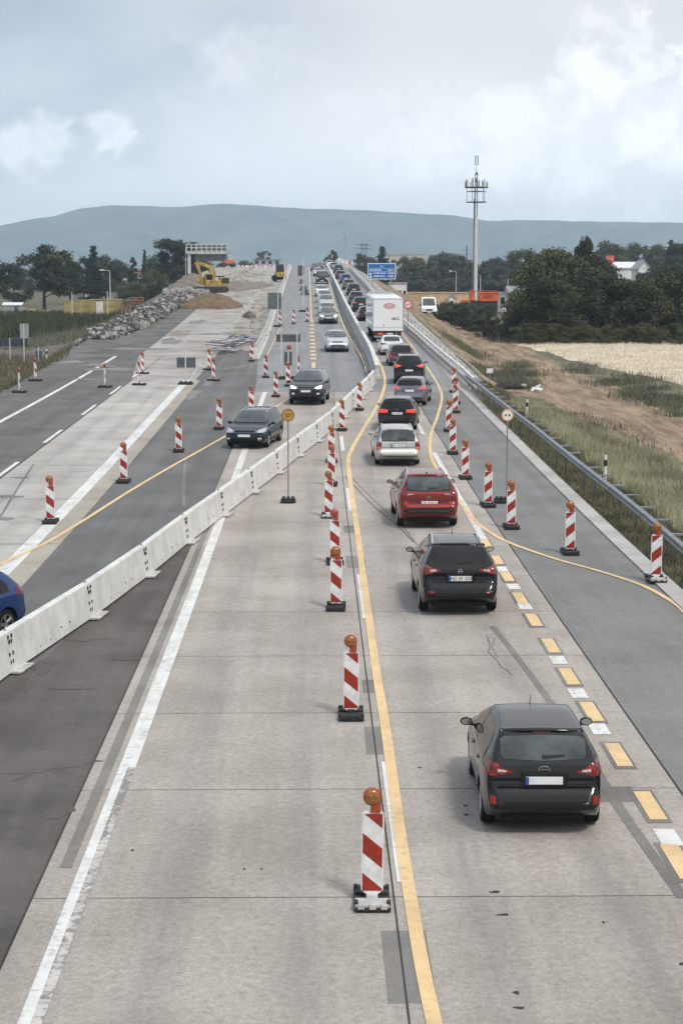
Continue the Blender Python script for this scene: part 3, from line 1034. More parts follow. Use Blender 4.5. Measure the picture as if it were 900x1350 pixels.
def body_mesh(s, det=1.0):
    """closed shell lofted from cross-sections along the length"""
    L, W = s['L'], s['W']
    h = L / 2
    top = s['top']
    # arc-length resample of the top profile (smoothed)
    P = catmull([Vector((p[0], p[1], 0)) for p in top], 0.075 / det)
    st = []
    last = None
    for p in P:
        y = min(h, max(-h, p.x))
        if last is None or y - last > 0.006:
            st.append((y, p.y))
            last = y
    st[-1] = (h, top[-1][1])
    bm = bmesh.new()
    rings = []
    for y, zt in st:
        t = abs(y) / h
        e = 0.0 if t < .62 else ((t - .62) / .38)
        wpl = 1 - (.13 if y < 0 else .17) * e ** 2.6
        if t > .975:
            wpl *= 1 - .06 * ((t - .975) / .025) ** 2
        w_ = W / 2 * wpl
        zb = s['zb'] + (0.19 * max(0, (t - .8) / .2) ** 1.5)
        zs = min(interp(s['belt'], y), zt - .035)
        g = zt - zs
        x6 = w_ * (0.915 - s['tum'] * 1.25 * min(g, .6))
        dip = 0.0
        ctrl = [(0, zb), (w_ * .80, zb), (w_ * .95, zb + .05), (w_ * .995, zb + .40 * (zs - zb)), (w_ * 1.0, zb + .62 * (zs - zb)), (w_ * .985, zs - .10 * min(1, (zs - zb) / .5)),
                (w_ * .945, zs), (w_ * .945 * .55 + x6 * .45, zs + g * .42), (x6, zs + g * .86), (x6 * .86, zs + g * .965), (x6 * .45, zt - .004), (0, zt)]
        c3 = [Vector((a, b, 0)) for a, b in ctrl]
        pts = []
        ext = [Vector((-c3[1].x, c3[1].y, 0))] + c3 + [Vector((-c3[-2].x, c3[-2].y, 0))]
        for i in range(1, len(ext) - 2):
            p0, p1, p2, p3 = ext[i - 1:i + 3]
            n = 3
            for k in range(n):
                u = k / n
                q = 0.5 * ((2 * p1) + (p2 - p0) * u + (2 * p0 - 5 * p1 + 4 * p2 - p3) * u * u + (-p0 + 3 * p1 - 3 * p2 + p3) * u ** 3)
                pts.append(q)
        pts.append(c3[-1].copy())
        half = [(max(0, q.x), q.y) for q in pts]
        ring = [(x, z) for x, z in half] + [(-x, z) for x, z in reversed(half[1:-1])]
        rings.append([bm.verts.new((x, y, z)) for x, z in ring])
    n = len(rings[0])
    for a, b in zip(rings, rings[1:]):
        for k in range(n):
            bm.faces.new((a[k], a[(k + 1) % n], b[(k + 1) % n], b[k]))
    for ring, sgn in ((rings[0], -1), (rings[-1], 1)):
        # rounded cap
        cx = sum((v.co for v in ring), Vector()) / n
        inner = [bm.verts.new(Vector((cx.x + (v.co.x - cx.x) * .86, v.co.y + sgn * .025, cx.z + (v.co.z - cx.z) * .8))) for v in ring]
        for k in range(n):
            bm.faces.new((ring[k], ring[(k + 1) % n], inner[(k + 1) % n], inner[k]))
        bm.faces.new(inner)
    bmesh.ops.recalc_face_normals(bm, faces=bm.faces)
    return bm


def cut_arches(bm, s):
    me = bpy.data.meshes.new('tmp_body')
    bm.to_mesh(me)
    a = bpy.data.objects.new('tmp_body', me)
    COL.objects.link(a)
    cb = bmesh.new()
    for sy in (-1, 1):
        for sx in (-1, 1):
            yc = sy * s['WB'] / 2
            cyl(cb, (sx * (s['W'] / 2 - .27), yc, s['R']), (sx * (s['W'] / 2 + .2), yc, s['R']), s['R'] + .055, n=28)
    cm = bpy.data.meshes.new('tmp_cut')
    cb.to_mesh(cm)
    cb.free()
    c = bpy.data.objects.new('tmp_cut', cm)
    COL.objects.link(c)
    md = a.modifiers.new('b', 'BOOLEAN')
    md.operation = 'DIFFERENCE'
    md.object = c
    md.solver = 'EXACT'
    dg = bpy.context.evaluated_depsgraph_get()
    res = bpy.data.meshes.new_from_object(a.evaluated_get(dg))
    bpy.data.objects.remove(a)
    bpy.data.objects.remove(c)
    ob = bmesh.new()
    ob.from_mesh(res)
    return ob


def patch(bvh, cols, axis, sgn, off=.005, nx=10, nz=4, mirror=False, skirt=0.02):
    """a panel laid on the shell: cols are (u, z0, z1); raycast along the axis"""
    bm = bmesh.new()
    us = [c[0] for c in cols]
    nx = max(nx, len(cols))
    U = sorted(set([round(x, 5) for x in list(np.linspace(us[0], us[-1], nx)) + us])) if us[0] < us[-1] else list(np.linspace(us[0], us[-1], nx))
    grid = []
    su, s0, s1 = us, [c[1] for c in cols], [c[2] for c in cols]
    prev = None
    for u in U:
        z0, z1 = float(np.interp(u, su, s0)), float(np.interp(u, su, s1))
        row = []
        for j in range(nz + 1):
            z = z0 + (z1 - z0) * j / nz
            if axis == 'Y':
                o, dr = Vector((u, sgn * 6, z)), Vector((0, -sgn, 0))
            elif axis == 'X':
                o, dr = Vector((sgn * 4, u, z)), Vector((-sgn, 0, 0))
            hit = bvh.ray_cast(o, dr)
            if hit[0] is None:
                row.append(None)
            else:
                nn = hit[1]
                row.append(bm.verts.new(hit[0] + nn * off))
        grid.append(row)
    for i in range(len(grid) - 1):
        for j in range(nz):
            q = [grid[i][j], grid[i + 1][j], grid[i + 1][j + 1], grid[i][j + 1]]
            if all(v is not None for v in q):
                if (q[0].co - q[2].co).length < 0.9:
                    bm.faces.new(q)
    # give the panel an edge that goes back into the shell
    bmesh.ops.recalc_face_normals(bm, faces=bm.faces)
    be = [e for e in bm.edges if len(e.link_faces) == 1]
    if be:
        r = bmesh.ops.extrude_edge_only(bm, edges=be)
        nv = [v for v in r['geom'] if isinstance(v, bmesh.types.BMVert)]
        if axis == 'Y':
            dv = Vector((0, -sgn * skirt, 0))
        else:
            dv = Vector((-sgn * skirt, 0, 0))
        for v in nv:
            v.co += dv
    if mirror:
        for v in bm.verts:
            v.co.x *= -1
        bmesh.ops.reverse_faces(bm, faces=bm.faces)
    return bm


def pobj(name, bm, mat, parent):
    me = bpy.data.meshes.new(name)
    for f in bm.faces:
        f.smooth = True
    for e in bm.edges:
        if len(e.link_faces) == 2 and e.calc_face_angle(0) > radians(50):
            e.smooth = False
    bm.to_mesh(me)
    bm.free()
    return link(name, me, mat, parent)


def wheel_bm(r, w_, side):
    """tyre"""
    bm = bmesh.new()
    lathe(bm, [(r * .66, -w_ / 2 + .01), (r * .74, -w_ / 2), (r * .93, -w_ / 2 + .005), (r, -w_ / 2 + .035), (r, w_ / 2 - .035), (r * .93, w_ / 2 - .005), (r * .74, w_ / 2), (r * .66, w_ / 2 - .01)], 32, 'X')
    return bm


def rim_bm(r, w_, side, spokes=5):
    bm = bmesh.new()
    f = side * (w_ / 2 - .012)
    q = side * 0.05
    lathe(bm, [(r * .675, f - q), (r * .675, f + .012 * side), (r * .62, f + .012 * side), (r * .60, f - q)], 32, 'X')
    lathe(bm, [(r * .14, f - q), (r * .14, f), (r * .05, f + .008 * side), (0.001, f + .008 * side)], 16, 'X')
    for k in range(spokes):
        a = 2 * pi * k / spokes
        for da in (-.16, .16):
            p0 = Vector((f - .012 * side, r * .10 * cos(a + da), r * .10 * sin(a + da)))
            p1 = Vector((f - .004 * side, r * .63 * cos(a + da * .9), r * .63 * sin(a + da * .9)))
            cyl(bm, p0, p1, r * .065, r * .05, 6)
    return bm


def disc_bm(r, w_, side):
    bm = bmesh.new()
    f = side * (w_ / 2 - .06)
    lathe(bm, [(r * .66, f - .01 * side), (r * .66, f), (0.001, f)], 24, 'X')
    return bm


def add_wheel(parent, x, y, r, side, w_=.21, rim=None, spokes=5, full=True):
    wh_ = obj('wheel', disc_bm(r, w_, side), M_TRIM, parent, loc=(x, y, r))
    obj('tyre', wheel_bm(r, w_, side), M_TYRE, wh_, sharp=radians(35))
    if full:
        obj('rim', rim_bm(r, w_, side, spokes), rim or M_RIM, wh_, sharp=radians(40))
    return wh_


def car(name, style, label, cat, paintmat, loc, rotz=0.0, group=None, front=False, rear=True, plate=None, badge=True, rails=False,
        antenna=False, lit=False, brake=True, det=1.0, darkglass=True, reargl=None, wiper=True, spokes=5, emblem=None, pitch=0.0, head_lit=False, detail=True, blank_plate=False):
    s = STY[style]
    W, L = s['W'], s['L']
    h = L / 2
    t = thing(name, label, cat, loc, rotz, group)
    t.rotation_euler = (pitch, 0, rotz)
    bm = body_mesh(s, det)
    bvh = BVHTree.FromBMesh(bm)
    bm = cut_arches(bm, s)
    body = pobj('body', bm, paintmat, t)
    # wheels
    for sy in (-1, 1):
        for sx in (-1, 1):
            add_wheel(t, sx * (W / 2 - .125), sy * s['WB'] / 2, s['R'], sx, full=detail, spokes=spokes)
    # dark underfloor between the wheels
    ub = bmesh.new()
    box(ub, (0, 0, s['zb'] + .02), (W - .55, L - .5, .14), bev=.03)
    obj('underbody', ub, M_TRIM, t)
    # rear window with black surround
    rw = s['rw']
    ex = [(c[0] * 1.085, c[1] - .035, c[2] + .03) for c in rw]
    pobj('window_surround', patch(bvh, ex, 'Y', -1, .003, 16, 6), M_GLOSSB, t)
    pobj('rear_window', patch(bvh, rw, 'Y', -1, .008, 16, 6), reargl or M_GLASS, t)
    # spoiler lip above the glass
    if style != 'sedan':
        zt = rw[2][2] + .055
        hit = bvh.ray_cast(Vector((0, -6, zt)), Vector((0, 1, 0)))
        if hit[0]:
            ya = hit[0].y
            sb = bmesh.new()
            xw = rw[-1][0] * .97
            sweep(sb, [(x, ya - .02 + .07 * (abs(x) / xw) ** 3, zt + .012 - .03 * (abs(x) / xw) ** 2.5) for x in np.linspace(-xw, xw, 15)],
                  [(-.09, .012), (-.0, .022), (.065, .0), (.065, -.022), (0, -.02), (-.09, -.03)], closed=True)
            pobj('spoiler', sb, paintmat, t)
            lb = bmesh.new()
            box(lb, (0, ya - .075, zt - .02), (.26, .02, .018))
            obj('brake_lamp', lb, M_RED, t)
    # side windows
    for sx in (-1, 1):
        for cols in (s['sw'], s['sw2']):
            cols = [c[:3] for c in cols]
            pobj('side_window', patch(bvh, cols, 'X', sx, .006, 10, 4), M_GLASS, t)
        # sill and arch trims
        yb = s['WB'] / 2 - s['R'] - .06
        pobj('sill_trim', patch(bvh, [(-yb, s['zb'] + .07, s['zb'] + .15), (yb, s['zb'] + .07, s['zb'] + .15)], 'X', sx, .006, 8, 1), M_TRIM, t)
        if detail:
            # door shut lines and handles
            zb_ = s['zb'] + .16
            yb2 = s['sw2'][0][0] - .02
            for yy, z1 in ((yb2, interp(s['belt'], yb2) - .01), (s['sw2'][-1][0] + .05, interp(s['belt'], 1) - .06)):
                pobj('door_gap', patch(bvh, [(yy - .005, zb_, z1), (yy + .005, zb_, z1)], 'X', sx, .0015, 2, 6), M_TRIM, t)
            for yy in (yb2 + .22, yb2 - .78):
                zh = interp(s['belt'], yy) - .11
                hit = bvh.ray_cast(Vector((sx * 4, yy, zh)), Vector((-sx, 0, 0)))
                if hit[0]:
                    hb = bmesh.new()
                    box(hb, (hit[0].x + sx * .018, yy, zh), (.03, .17, .028), bev=.008)
                    obj('door_handle', hb, paintmat, t)
        # mirror
        ym = s['sw2'][-1][0] - .16
        zm = interp(s['belt'], ym) + .075
        mb = bmesh.new()
        bmesh.ops.create_uvsphere(mb, u_segments=14, v_segments=8, radius=1.0, matrix=Matrix.Translation((sx * (W / 2 + .06), ym, zm)) @ Matrix.Diagonal((.10, .085, .066, 1)))
        for v in mb.verts:
            if v.co.y < ym - .03:
                v.co.y = ym - .03
        cyl(mb, (sx * (W / 2 - .09), ym + .02, zm - .06), (sx * (W / 2 + .05), ym + .01, zm - .03), .025, .03, 8)
        mo = obj('mirror', mb, M_GLOSSB if style in ('crossover',) else paintmat, t, sharp=radians(50))
        gb = bmesh.new()
        bmesh.ops.create_circle(gb, cap_ends=True, segments=18, radius=1.0, matrix=Matrix.Translation((sx * (W / 2 + .06), ym - .034, zm)) @ Matrix.Rotation(radians(90), 4, 'X') @ Matrix.Diagonal((.078, .046, 1, 1)))
        obj('mirror_glass', gb, M_CHROME, mo)
    # tail lamps and reflectors
    for sx in (-1, 1):
        tl = s['tl']
        ob_ = patch(bvh, tl, 'Y', -1, .010, 12, 4, mirror=(sx < 0), skirt=.03)
        tlo = pobj('tail_lamp', ob_, M_REDB if (lit and brake) else M_RED, t)
        a, b = tl[0][0], tl[-1][0]
        m0, m1 = a + (b - a) * .22, a + (b - a) * .55
        def zz(u, f):
            return float(np.interp(u, [c[0] for c in tl], [c[1] + (c[2] - c[1]) * f for c in tl]))
        if style in ('hatch', 'suv', 'mpv', 'big_suv', 'crossover'):
            pobj('reversing_lamp', patch(bvh, [(m0, zz(m0, .35), zz(m0, .7)), (m1, zz(m1, .3), zz(m1, .62))], 'Y', -1, .016, 6, 2, mirror=(sx < 0)), M_CLEAR, tlo)
        elif style == 'estate':
            pobj('indicator_lamp', patch(bvh, [(a + .02, tl[0][1] + .02, tl[0][1] + .09), (b - .02, tl[0][1] + .02, tl[0][1] + .09)], 'Y', -1, .016, 6, 2, mirror=(sx < 0)), M_AMBER, tlo)
        xr, z0, z1 = s['ref'][0]
        pobj('reflector', patch(bvh, [(xr, z0, z1 - .01), (xr + (.08 if z1 - z0 > .1 else .13), z0 + .02, z1)], 'Y', -1, .008, 4, 2, mirror=(sx < 0)), M_REDD, t)
    # lower black valance of the rear bumper, a crease strip, plate and its recess
    wv = W / 2 * .80
    z0 = s['zb'] + .20
    pobj('rear_valance', patch(bvh, [(-wv, z0 + .02, s['valz'] + .12), (-wv * .8, z0, s['valz'] + .09), (wv * .8, z0, s['valz'] + .09), (wv, z0 + .02, s['valz'] + .12)], 'Y', -1, .006, 16, 3), M_TRIM, t)
    zp = .80 if style in ('hatch',) else (.86 if 'suv' in style or style == 'crossover' else .80)
    if style == 'crossover':
        zp = .78
    if style == 'mpv':
        zp = .86
    # tailgate outline: thin dark gaps
    zg0, zg1 = s['top'][3][1] - .02, rw[0][1] - .05
    xg = W / 2 * .73
    for sx in (-1, 1):
        pobj('tailgate_gap', patch(bvh, [(xg - .006, zg0, zg1), (xg + .006, zg0, zg1)], 'Y', -1, .002, 2, 8, mirror=(sx < 0)), M_TRIM, t)
    pobj('bumper_gap', patch(bvh, [(-xg, zg0 - .008, zg0 + .008), (xg, zg0 - .008, zg0 + .008)], 'Y', -1, .002, 16, 1), M_TRIM, t)
    if rear:
        hit = bvh.ray_cast(Vector((0, -6, zp)), Vector((0, 1, 0)))
        if hit[0]:
            yp = hit[0].y
            pr = bmesh.new()
            box(pr, (0, yp - .012, zp + .02), (.66, .02, .19), bev=.02)
            if detail:
                obj('plate_recess', pr, paintmat, t)
            else:
                pr.free()
            pb = bmesh.new()
            box(pb, (0, yp - .030, zp), (.52, .012, .112), bev=.004)
            po = obj('license_plate', pb, M_PLATE, t)
            eb = bmesh.new()
            box(eb, (-.238, yp - .0375, zp), (.042, .006, .106))
            obj('blue_band', eb, M_PLATEB, po)
            if plate == '#':
                # lettering too small to read: dark strokes
                kb = bmesh.new()
                for k in range(8):
                    if k == 2:
                        continue
                    xk = -.18 + k * .054
                    box(kb, (xk, yp - .0375, zp), (.012, .004, .07))
                    box(kb, (xk + .016, yp - .0375, zp + (k % 3 - 1) * .028), (.03, .004, .014))
                obj('lettering', kb, M_INK, po)
            elif plate:
                text_mesh(plate, .108, M_INK, po, (.02, yp - .0385, zp), (radians(90), 0, 0))
            if emblem:
                em = bmesh.new()
                ze = zp + .155
                hh = bvh.ray_cast(Vector((0, -6, ze)), Vector((0, 1, 0)))
                ye = (hh[0].y if hh[0] else yp) - .012
                if emblem == 'oval':
                    lathe(em, [(.052, -.006), (.060, -.004), (.060, .01)], 24, 'Y', (0, 0, 0))
                    for v in em.verts:
                        v.co.x *= 1.35
                        v.co.z *= .75
                    cyl(em, (-.05, -.008, 0), (.05, -.008, 0), .007, n=6)
                    M2 = Matrix.Translation((0, ye, ze))
                elif emblem == 'slant':
                    for k in range(24):
                        a1, a2 = 2 * pi * k / 24, 2 * pi * (k + 1) / 24
                        cyl(em, (.07 * cos(a1), 0, .042 * sin(a1)), (.07 * cos(a2), 0, .042 * sin(a2)), .006, n=6)
                    cyl(em, (-.035, 0, -.03), (-.02, 0, .03), .006, n=6)
                    cyl(em, (.02, 0, -.03), (.035, 0, .03), .006, n=6)
                    cyl(em, (-.03, 0, 0), (.03, 0, 0), .006, n=6)
                    M2 = Matrix.Translation((0, ye, ze))
                else:
                    for k in range(24):
                        a1, a2 = 2 * pi * k / 24, 2 * pi * (k + 1) / 24
                        cyl(em, (.048 * cos(a1), 0, .048 * sin(a1)), (.048 * cos(a2), 0, .048 * sin(a2)), .007, n=6)
                    if emblem == 'bar':
                        box(em, (0, -.004, 0), (.12, .01, .022))
                    else:
                        cyl(em, (-.03, 0, .03), (0, 0, -.035), .006, n=6)
                        cyl(em, (.03, 0, .03), (0, 0, -.035), .006, n=6)
                    M2 = Matrix.Translation((0, ye, ze))
                em.transform(M2)
                obj('emblem', em, M_CHROME, t)
    if wiper and detail and not front:
        zw = rw[2][1] + .03
        pobj('rear_wiper', patch(bvh, [(-.02, zw - .01, zw + .035), (.05, zw + .0, zw + .028), (.30, zw + .022, zw + .036)], 'Y', -1, .02, 8, 1), M_TRIM, t)
    # windscreen
    tp = s['top']
    ws0 = tp[-6]
    wr0 = tp[-8]
    zc0, zc1 = ws0[1] + .03, wr0[1] - .005
    xw = W / 2 * .80
    cols = [(-xw, zc0 + .03, zc0 + .07), (-xw * .9, zc0 + .02, zc1 - .10), (-xw * .77, zc0 + .008, zc1 - .02), (0, zc0, zc1), (xw * .77, zc0 + .008, zc1 - .02), (xw * .9, zc0 + .02, zc1 - .10), (xw, zc0 + .03, zc0 + .07)]
    pobj('windscreen', patch(bvh, cols, 'Y', 1, .006, 16, 6), M_GLASSL, t)
    if front:
        # headlamps, grille, lower intake, plate
        zf = tp[-2][1] + .06
        for sx in (-1, 1):
            pobj('headlamp', patch(bvh, [(.50, zf, zf + .07), (.62, zf - .01, zf + .12), (.76, zf, zf + .16), (.83, zf + .03, zf + .17)], 'Y', 1, .010, 10, 4, mirror=(sx < 0), skirt=.03), M_HEADL if head_lit else M_HEAD, t)
            pobj('fog_lamp', patch(bvh, [(.60, zf - .30, zf - .20), (.74, zf - .28, zf - .20)], 'Y', 1, .010, 4, 2, mirror=(sx < 0)), M_CLEAR, t)
        fr = pobj('grille_frame', patch(bvh, [(-.46, zf - .01, zf + .10), (.46, zf - .01, zf + .10)], 'Y', 1, .006, 12, 2), M_CHROME, t)
        pobj('grille', patch(bvh, [(-.44, zf + .006, zf + .085), (.44, zf + .006, zf + .085)], 'Y', 1, .014, 12, 2), M_TRIM, fr)
        pobj('lower_intake', patch(bvh, [(-.72, zf - .29, zf - .21), (-.5, zf - .32, zf - .17), (.5, zf - .32, zf - .17), (.72, zf - .29, zf - .21)], 'Y', 1, .008, 14, 2), M_TRIM, t)
        hit = bvh.ray_cast(Vector((0, 6, zf - .13)), Vector((0, -1, 0)))
        if hit[0]:
            pb = bmesh.new()
            box(pb, (0, hit[0].y + .02, zf - .12), (.52, .012, .11), bev=.004)
            obj('license_plate', pb, M_PLATE, t)
        # cowl and wipers: a dark strip at the foot of the windscreen
        pobj('cowl', patch(bvh, [(-xw * .9, zc0 - .02, zc0 + .012), (0, zc0 - .035, zc0 - .002), (xw * .9, zc0 - .02, zc0 + .012)], 'Y', 1, .004, 14, 1), M_TRIM, t)
    if rails:
        for sx in (-1, 1):
            rb = bmesh.new()
            pts = []
            for yy in np.linspace(s['sw'][0][0] + .25, .25, 14):
                zt_ = interp(s['top'], yy)
                w6 = W / 2 * (0.915 - s['tum'] * 1.25 * min(zt_ - interp(s['belt'], yy), .6))
                e = min(1, min(yy - s['sw'][0][0] - .25, .25 - yy) / .15) if True else 1
                pts.append((sx * w6 * .93, yy, zt_ - .035 + .055 * max(0, e)))
            sweep(rb, pts, [(-.016, -.012), (-.016, .012), (.016, .012), (.016, -.012)], closed=True)
            obj('roof_rail', rb, M_CHROME if rails == 'chrome' else M_TRIM, t)
    if antenna:
        ab = bmesh.new()
        ya = -1.15 if antenna == 'rear' else .3
        za = interp(s['top'], ya)
        if antenna == 'fin':
            ya = s['sw'][0][0] + .25
            za = interp(s['top'], ya)
            sweep(ab, [(0, ya + .09, za), (0, ya, za + .05), (0, ya - .05, za + .055), (0, ya - .06, za)], [(-.018, 0), (0, .012), (.018, 0)], closed=True)
        else:
            cyl(ab, (0, ya + .05, za - .01), (0, ya - .02, za + .03), .03, .015, 8)
            cyl(ab, (0, ya, za + .01), (0, ya - .22, za + .22), .006, .004, 6)
        obj('antenna', ab, M_TRIM, t)
    return t
P_BLACK = paint('black_paint', (0.0035, 0.0035, 0.004), 0.0, 0.3, 0.010)
P_DKGREY = paint('anthracite_paint', (0.009, 0.009, 0.0105), 0.1, 0.3, 0.012)
P_RED = paint('red_paint', (0.17, 0.014, 0.010), 0.4, 0.32, 0.03)
P_SILV = paint('silver_paint', (0.46, 0.455, 0.43), 0.55, 0.36)
P_GREY = paint('mid_grey_paint', (0.16, 0.165, 0.18), 0.5, 0.34)
P_WHITE = paint('white_paint', (0.72, 0.72, 0.72), 0.0, 0.35, 0.06)
P_BLUE = paint('blue_paint', (0.012, 0.045, 0.15), 0.4, 0.3, 0.06)
P_PURP = paint('aubergine_paint', (0.07, 0.03, 0.045), 0.4, 0.32)
P_BROWN = paint('olive_paint', (0.09, 0.085, 0.06), 0.4, 0.34)
P_DBLUE = paint('navy_paint', (0.02, 0.025, 0.06), 0.4, 0.32)
P_LSILV = paint('light_silver_paint', (0.52, 0.53, 0.55), 0.5, 0.34)
M_RG2 = pmat('rear_glass_light', (0.065, 0.078, 0.08), 0.06, 0.0, 0.28, 2.0, spec=.45)


def slope(Y):
    return math.atan2(zr(Y + 1.2) - zr(Y - 1.2), 2.4)


G_OUT = 'cars queueing away from the camera in the right lane'
G_IN = 'cars coming towards the camera in the left lane'


def put_car(px, py, name, style, label, cat, pm, rot=0.0, group=None, facing=1, **kw):
    """px, py: where the ground under the near bumper shows in the photograph"""
    p = at(px, py)
    L, WB = STY[style]['L'], STY[style]['WB']
    if facing > 0:            # we see its rear: its centre is half a length farther on
        c = Vector((p.x + sin(-rot) * WB / 2, p.y + WB / 2, 0))
        ang = rot
        pit = slope(c.y)
    else:
        c = Vector((p.x + sin(-rot) * WB / 2, p.y + WB / 2 + .1, 0))
        ang = pi + rot
        pit = -slope(c.y)
    return car(name, style, label, cat, pm, (c.x, c.y, zr(c.y) + .022), ang, group, front=(facing < 0), pitch=pit, **kw)


CAR1 = put_car(709.5, 1085, 'hatchback', 'hatch', 'dark grey five-door hatchback, the car nearest the camera at lower right', 'car', P_DKGREY, radians(-1.0), G_OUT,
        antenna='rod', emblem='oval', reargl=M_RG2, det=1.6, spokes=5)
CAR1.scale = (.98, .98, .98)
put_car(602, 805, 'compact_suv', 'suv', 'glossy black compact suv with chrome roof rails, second car from the camera', 'car', P_BLACK, radians(0.5), G_OUT,
        antenna='rod', emblem='bar', plate='HD EF 303', rails='chrome', lit=True, brake=False, det=1.5)
put_car(562, 693, 'crossover', 'crossover', 'dark red crossover driving behind the black suv and the silver estate', 'car', P_RED, radians(1.5), G_OUT,
        antenna='fin', emblem='slant', plate='#', rails='chrome', reargl=M_RG2, det=1.4)
put_car(523, 612, 'estate_car', 'estate', 'pale silver estate car with orange and red upright tail lamps, ahead of the red crossover', 'car', P_SILV, radians(1.0), G_OUT,
        rails='chrome', reargl=M_RG2, det=1.3, emblem=None, plate='#')
put_car(524, 566, 'estate_car', 'black_estate', 'black estate car with wide red tail lamps, just ahead of the silver estate', 'car', P_BLACK, radians(-5), G_OUT,
        antenna='fin', emblem='ring', rails=False, lit=True, plate='#', det=1.1)
put_car(541, 534, 'hatchback', 'hatch', 'mid grey hatchback half hidden behind the roof of the black estate', 'car', P_GREY, radians(-9), G_OUT, det=1.0, lit=True, emblem='ring')
put_car(539, 506, 'large_suv', 'big_suv', 'large black suv with lit tail lamps, ahead of the mid grey hatchback', 'car', P_BLACK, radians(-4), G_OUT, det=1.0, lit=True, emblem='ring', rails='chrome')
put_car(528, 482, 'estate_car', 'estate', 'aubergine estate car between the large black suv and the white saloon', 'car', P_PURP, radians(1), G_OUT, det=.9)
put_car(516, 468, 'saloon_car', 'sedan', 'white saloon car close behind the white box lorry', 'car', P_WHITE, radians(1), G_OUT, det=.9)
put_car(483, 423, 'estate_car', 'estate', 'dark car partly hidden by the left side of the lorry', 'car', P_DKGREY, radians(2), G_OUT, det=.7, detail=False)
put_car(475, 411, 'small_suv', 'suv', 'black suv with red tail lamps left of the lorry roof', 'car', P_BLACK, radians(2), G_OUT, det=.7, detail=False, lit=True)
put_car(469.5, 402, 'hatchback', 'mpv', 'dark green-blue car in front of the black suv with red tail lamps on the ramp', 'car', P_DBLUE, radians(2), G_OUT, det=.7, detail=False)
put_car(466, 390, 'hatchback', 'suv', 'boxy black car on the ramp, two cars above the one with red tail lamps', 'car', P_BLACK, radians(2), G_OUT, det=.7, detail=False)
put_car(459.5, 382, 'hatchback', 'hatch', 'olive coloured car between the boxy black car and the blue car on the ramp', 'car', P_BROWN, radians(2), G_OUT, det=.7, detail=False)
put_car(455.5, 374, 'hatchback', 'hatch', 'bright blue car halfway up the ramp', 'car', P_BLUE, radians(2), G_OUT, det=.7, detail=False)
put_car(448.5, 368.5, 'hatchback', 'hatch', 'dark car just ahead of the bright blue one on the ramp', 'car', P_PURP, radians(2), G_OUT, det=.6, detail=False)
put_car(446, 360.5, 'hatchback', 'suv', 'dark blue suv near the top of the ramp', 'car', P_DBLUE, radians(2), G_OUT, det=.6, detail=False)
put_car(440, 355.5, 'hatchback', 'hatch', 'grey car near the crest, seen above the dark blue suv', 'car', P_GREY, radians(2), G_OUT, det=.6, detail=False)
put_car(434.5, 352.5, 'hatchback', 'mpv', 'pale car at the crest of the outbound lane', 'car', P_LSILV, radians(2), G_OUT, det=.6, detail=False)

put_car(328, 590, 'estate_car', 'estate', 'black estate car with roof rails and clear headlamps turning left around the white wall', 'car', P_BLACK, radians(-10), G_IN, facing=-1, rails='chrome', det=1.4)
put_car(405, 533, 'large_suv', 'big_suv', 'large dark grey suv with lit headlamps following the black estate', 'car', P_DKGREY, radians(-5), G_IN, facing=-1, head_lit=True, rails='chrome', det=1.2)
put_car(444.5, 464, 'people_carrier', 'mpv', 'silver people carrier driving down alone below the queue of oncoming cars', 'car', P_LSILV, radians(2), G_IN, facing=-1, det=1.0)
put_car(433, 427, 'hatchback', 'mpv', 'dark grey hatchback leading the queue of oncoming cars', 'car', P_GREY, radians(2), G_IN, facing=-1, det=.8, head_lit=True, detail=False)
put_car(431.5, 417, 'saloon_car', 'sedan', 'light grey saloon second in the queue of oncoming cars', 'car', P_LSILV, radians(2), G_IN, facing=-1, det=.7, detail=False)
put_car(430, 407.5, 'hatchback', 'mpv', 'silver hatchback third in the queue of oncoming cars', 'car', P_SILV, radians(2), G_IN, facing=-1, det=.7, detail=False)
put_car(428, 399, 'hatchback', 'hatch', 'pale grey hatchback fourth in the queue of oncoming cars', 'car', P_LSILV, radians(2), G_IN, facing=-1, det=.7, detail=False)
put_car(424.5, 391, 'hatchback', 'hatch', 'white hatchback behind the pale grey ones in the oncoming queue', 'car', P_WHITE, radians(2), G_IN, facing=-1, det=.7, detail=False)
put_car(419.5, 364, 'hatchback', 'hatch', 'white car behind the dark van high on the ramp', 'car', P_LSILV, radians(2), G_IN, facing=-1, det=.6, detail=False)
put_car(415.5, 357.5, 'hatchback', 'suv', 'dark car near the crest of the oncoming lane', 'car', P_BLACK, radians(2), G_IN, facing=-1, det=.6, detail=False)
put_car(421, 354.5, 'hatchback', 'hatch', 'dark red car at the crest beside the wall', 'car', P_PURP, radians(2), G_IN, facing=-1, det=.6, detail=False)

# the blue car leaving the picture at the left edge: only its right front quarter is in frame
p_ = at(8, 843)
th_ = radians(180 - 30)
wl = Matrix.Rotation(th_, 3, 'Z') @ Vector((-.80, -1.245, 0))
car('blue_car', 'hatch', 'blue car cut off by the left edge of the picture, beside the white wall', 'car', P_BLUE, (p_.x - wl.x, p_.y - wl.y, zr(p_.y) + .022), th_, G_IN, front=True, det=1.4)


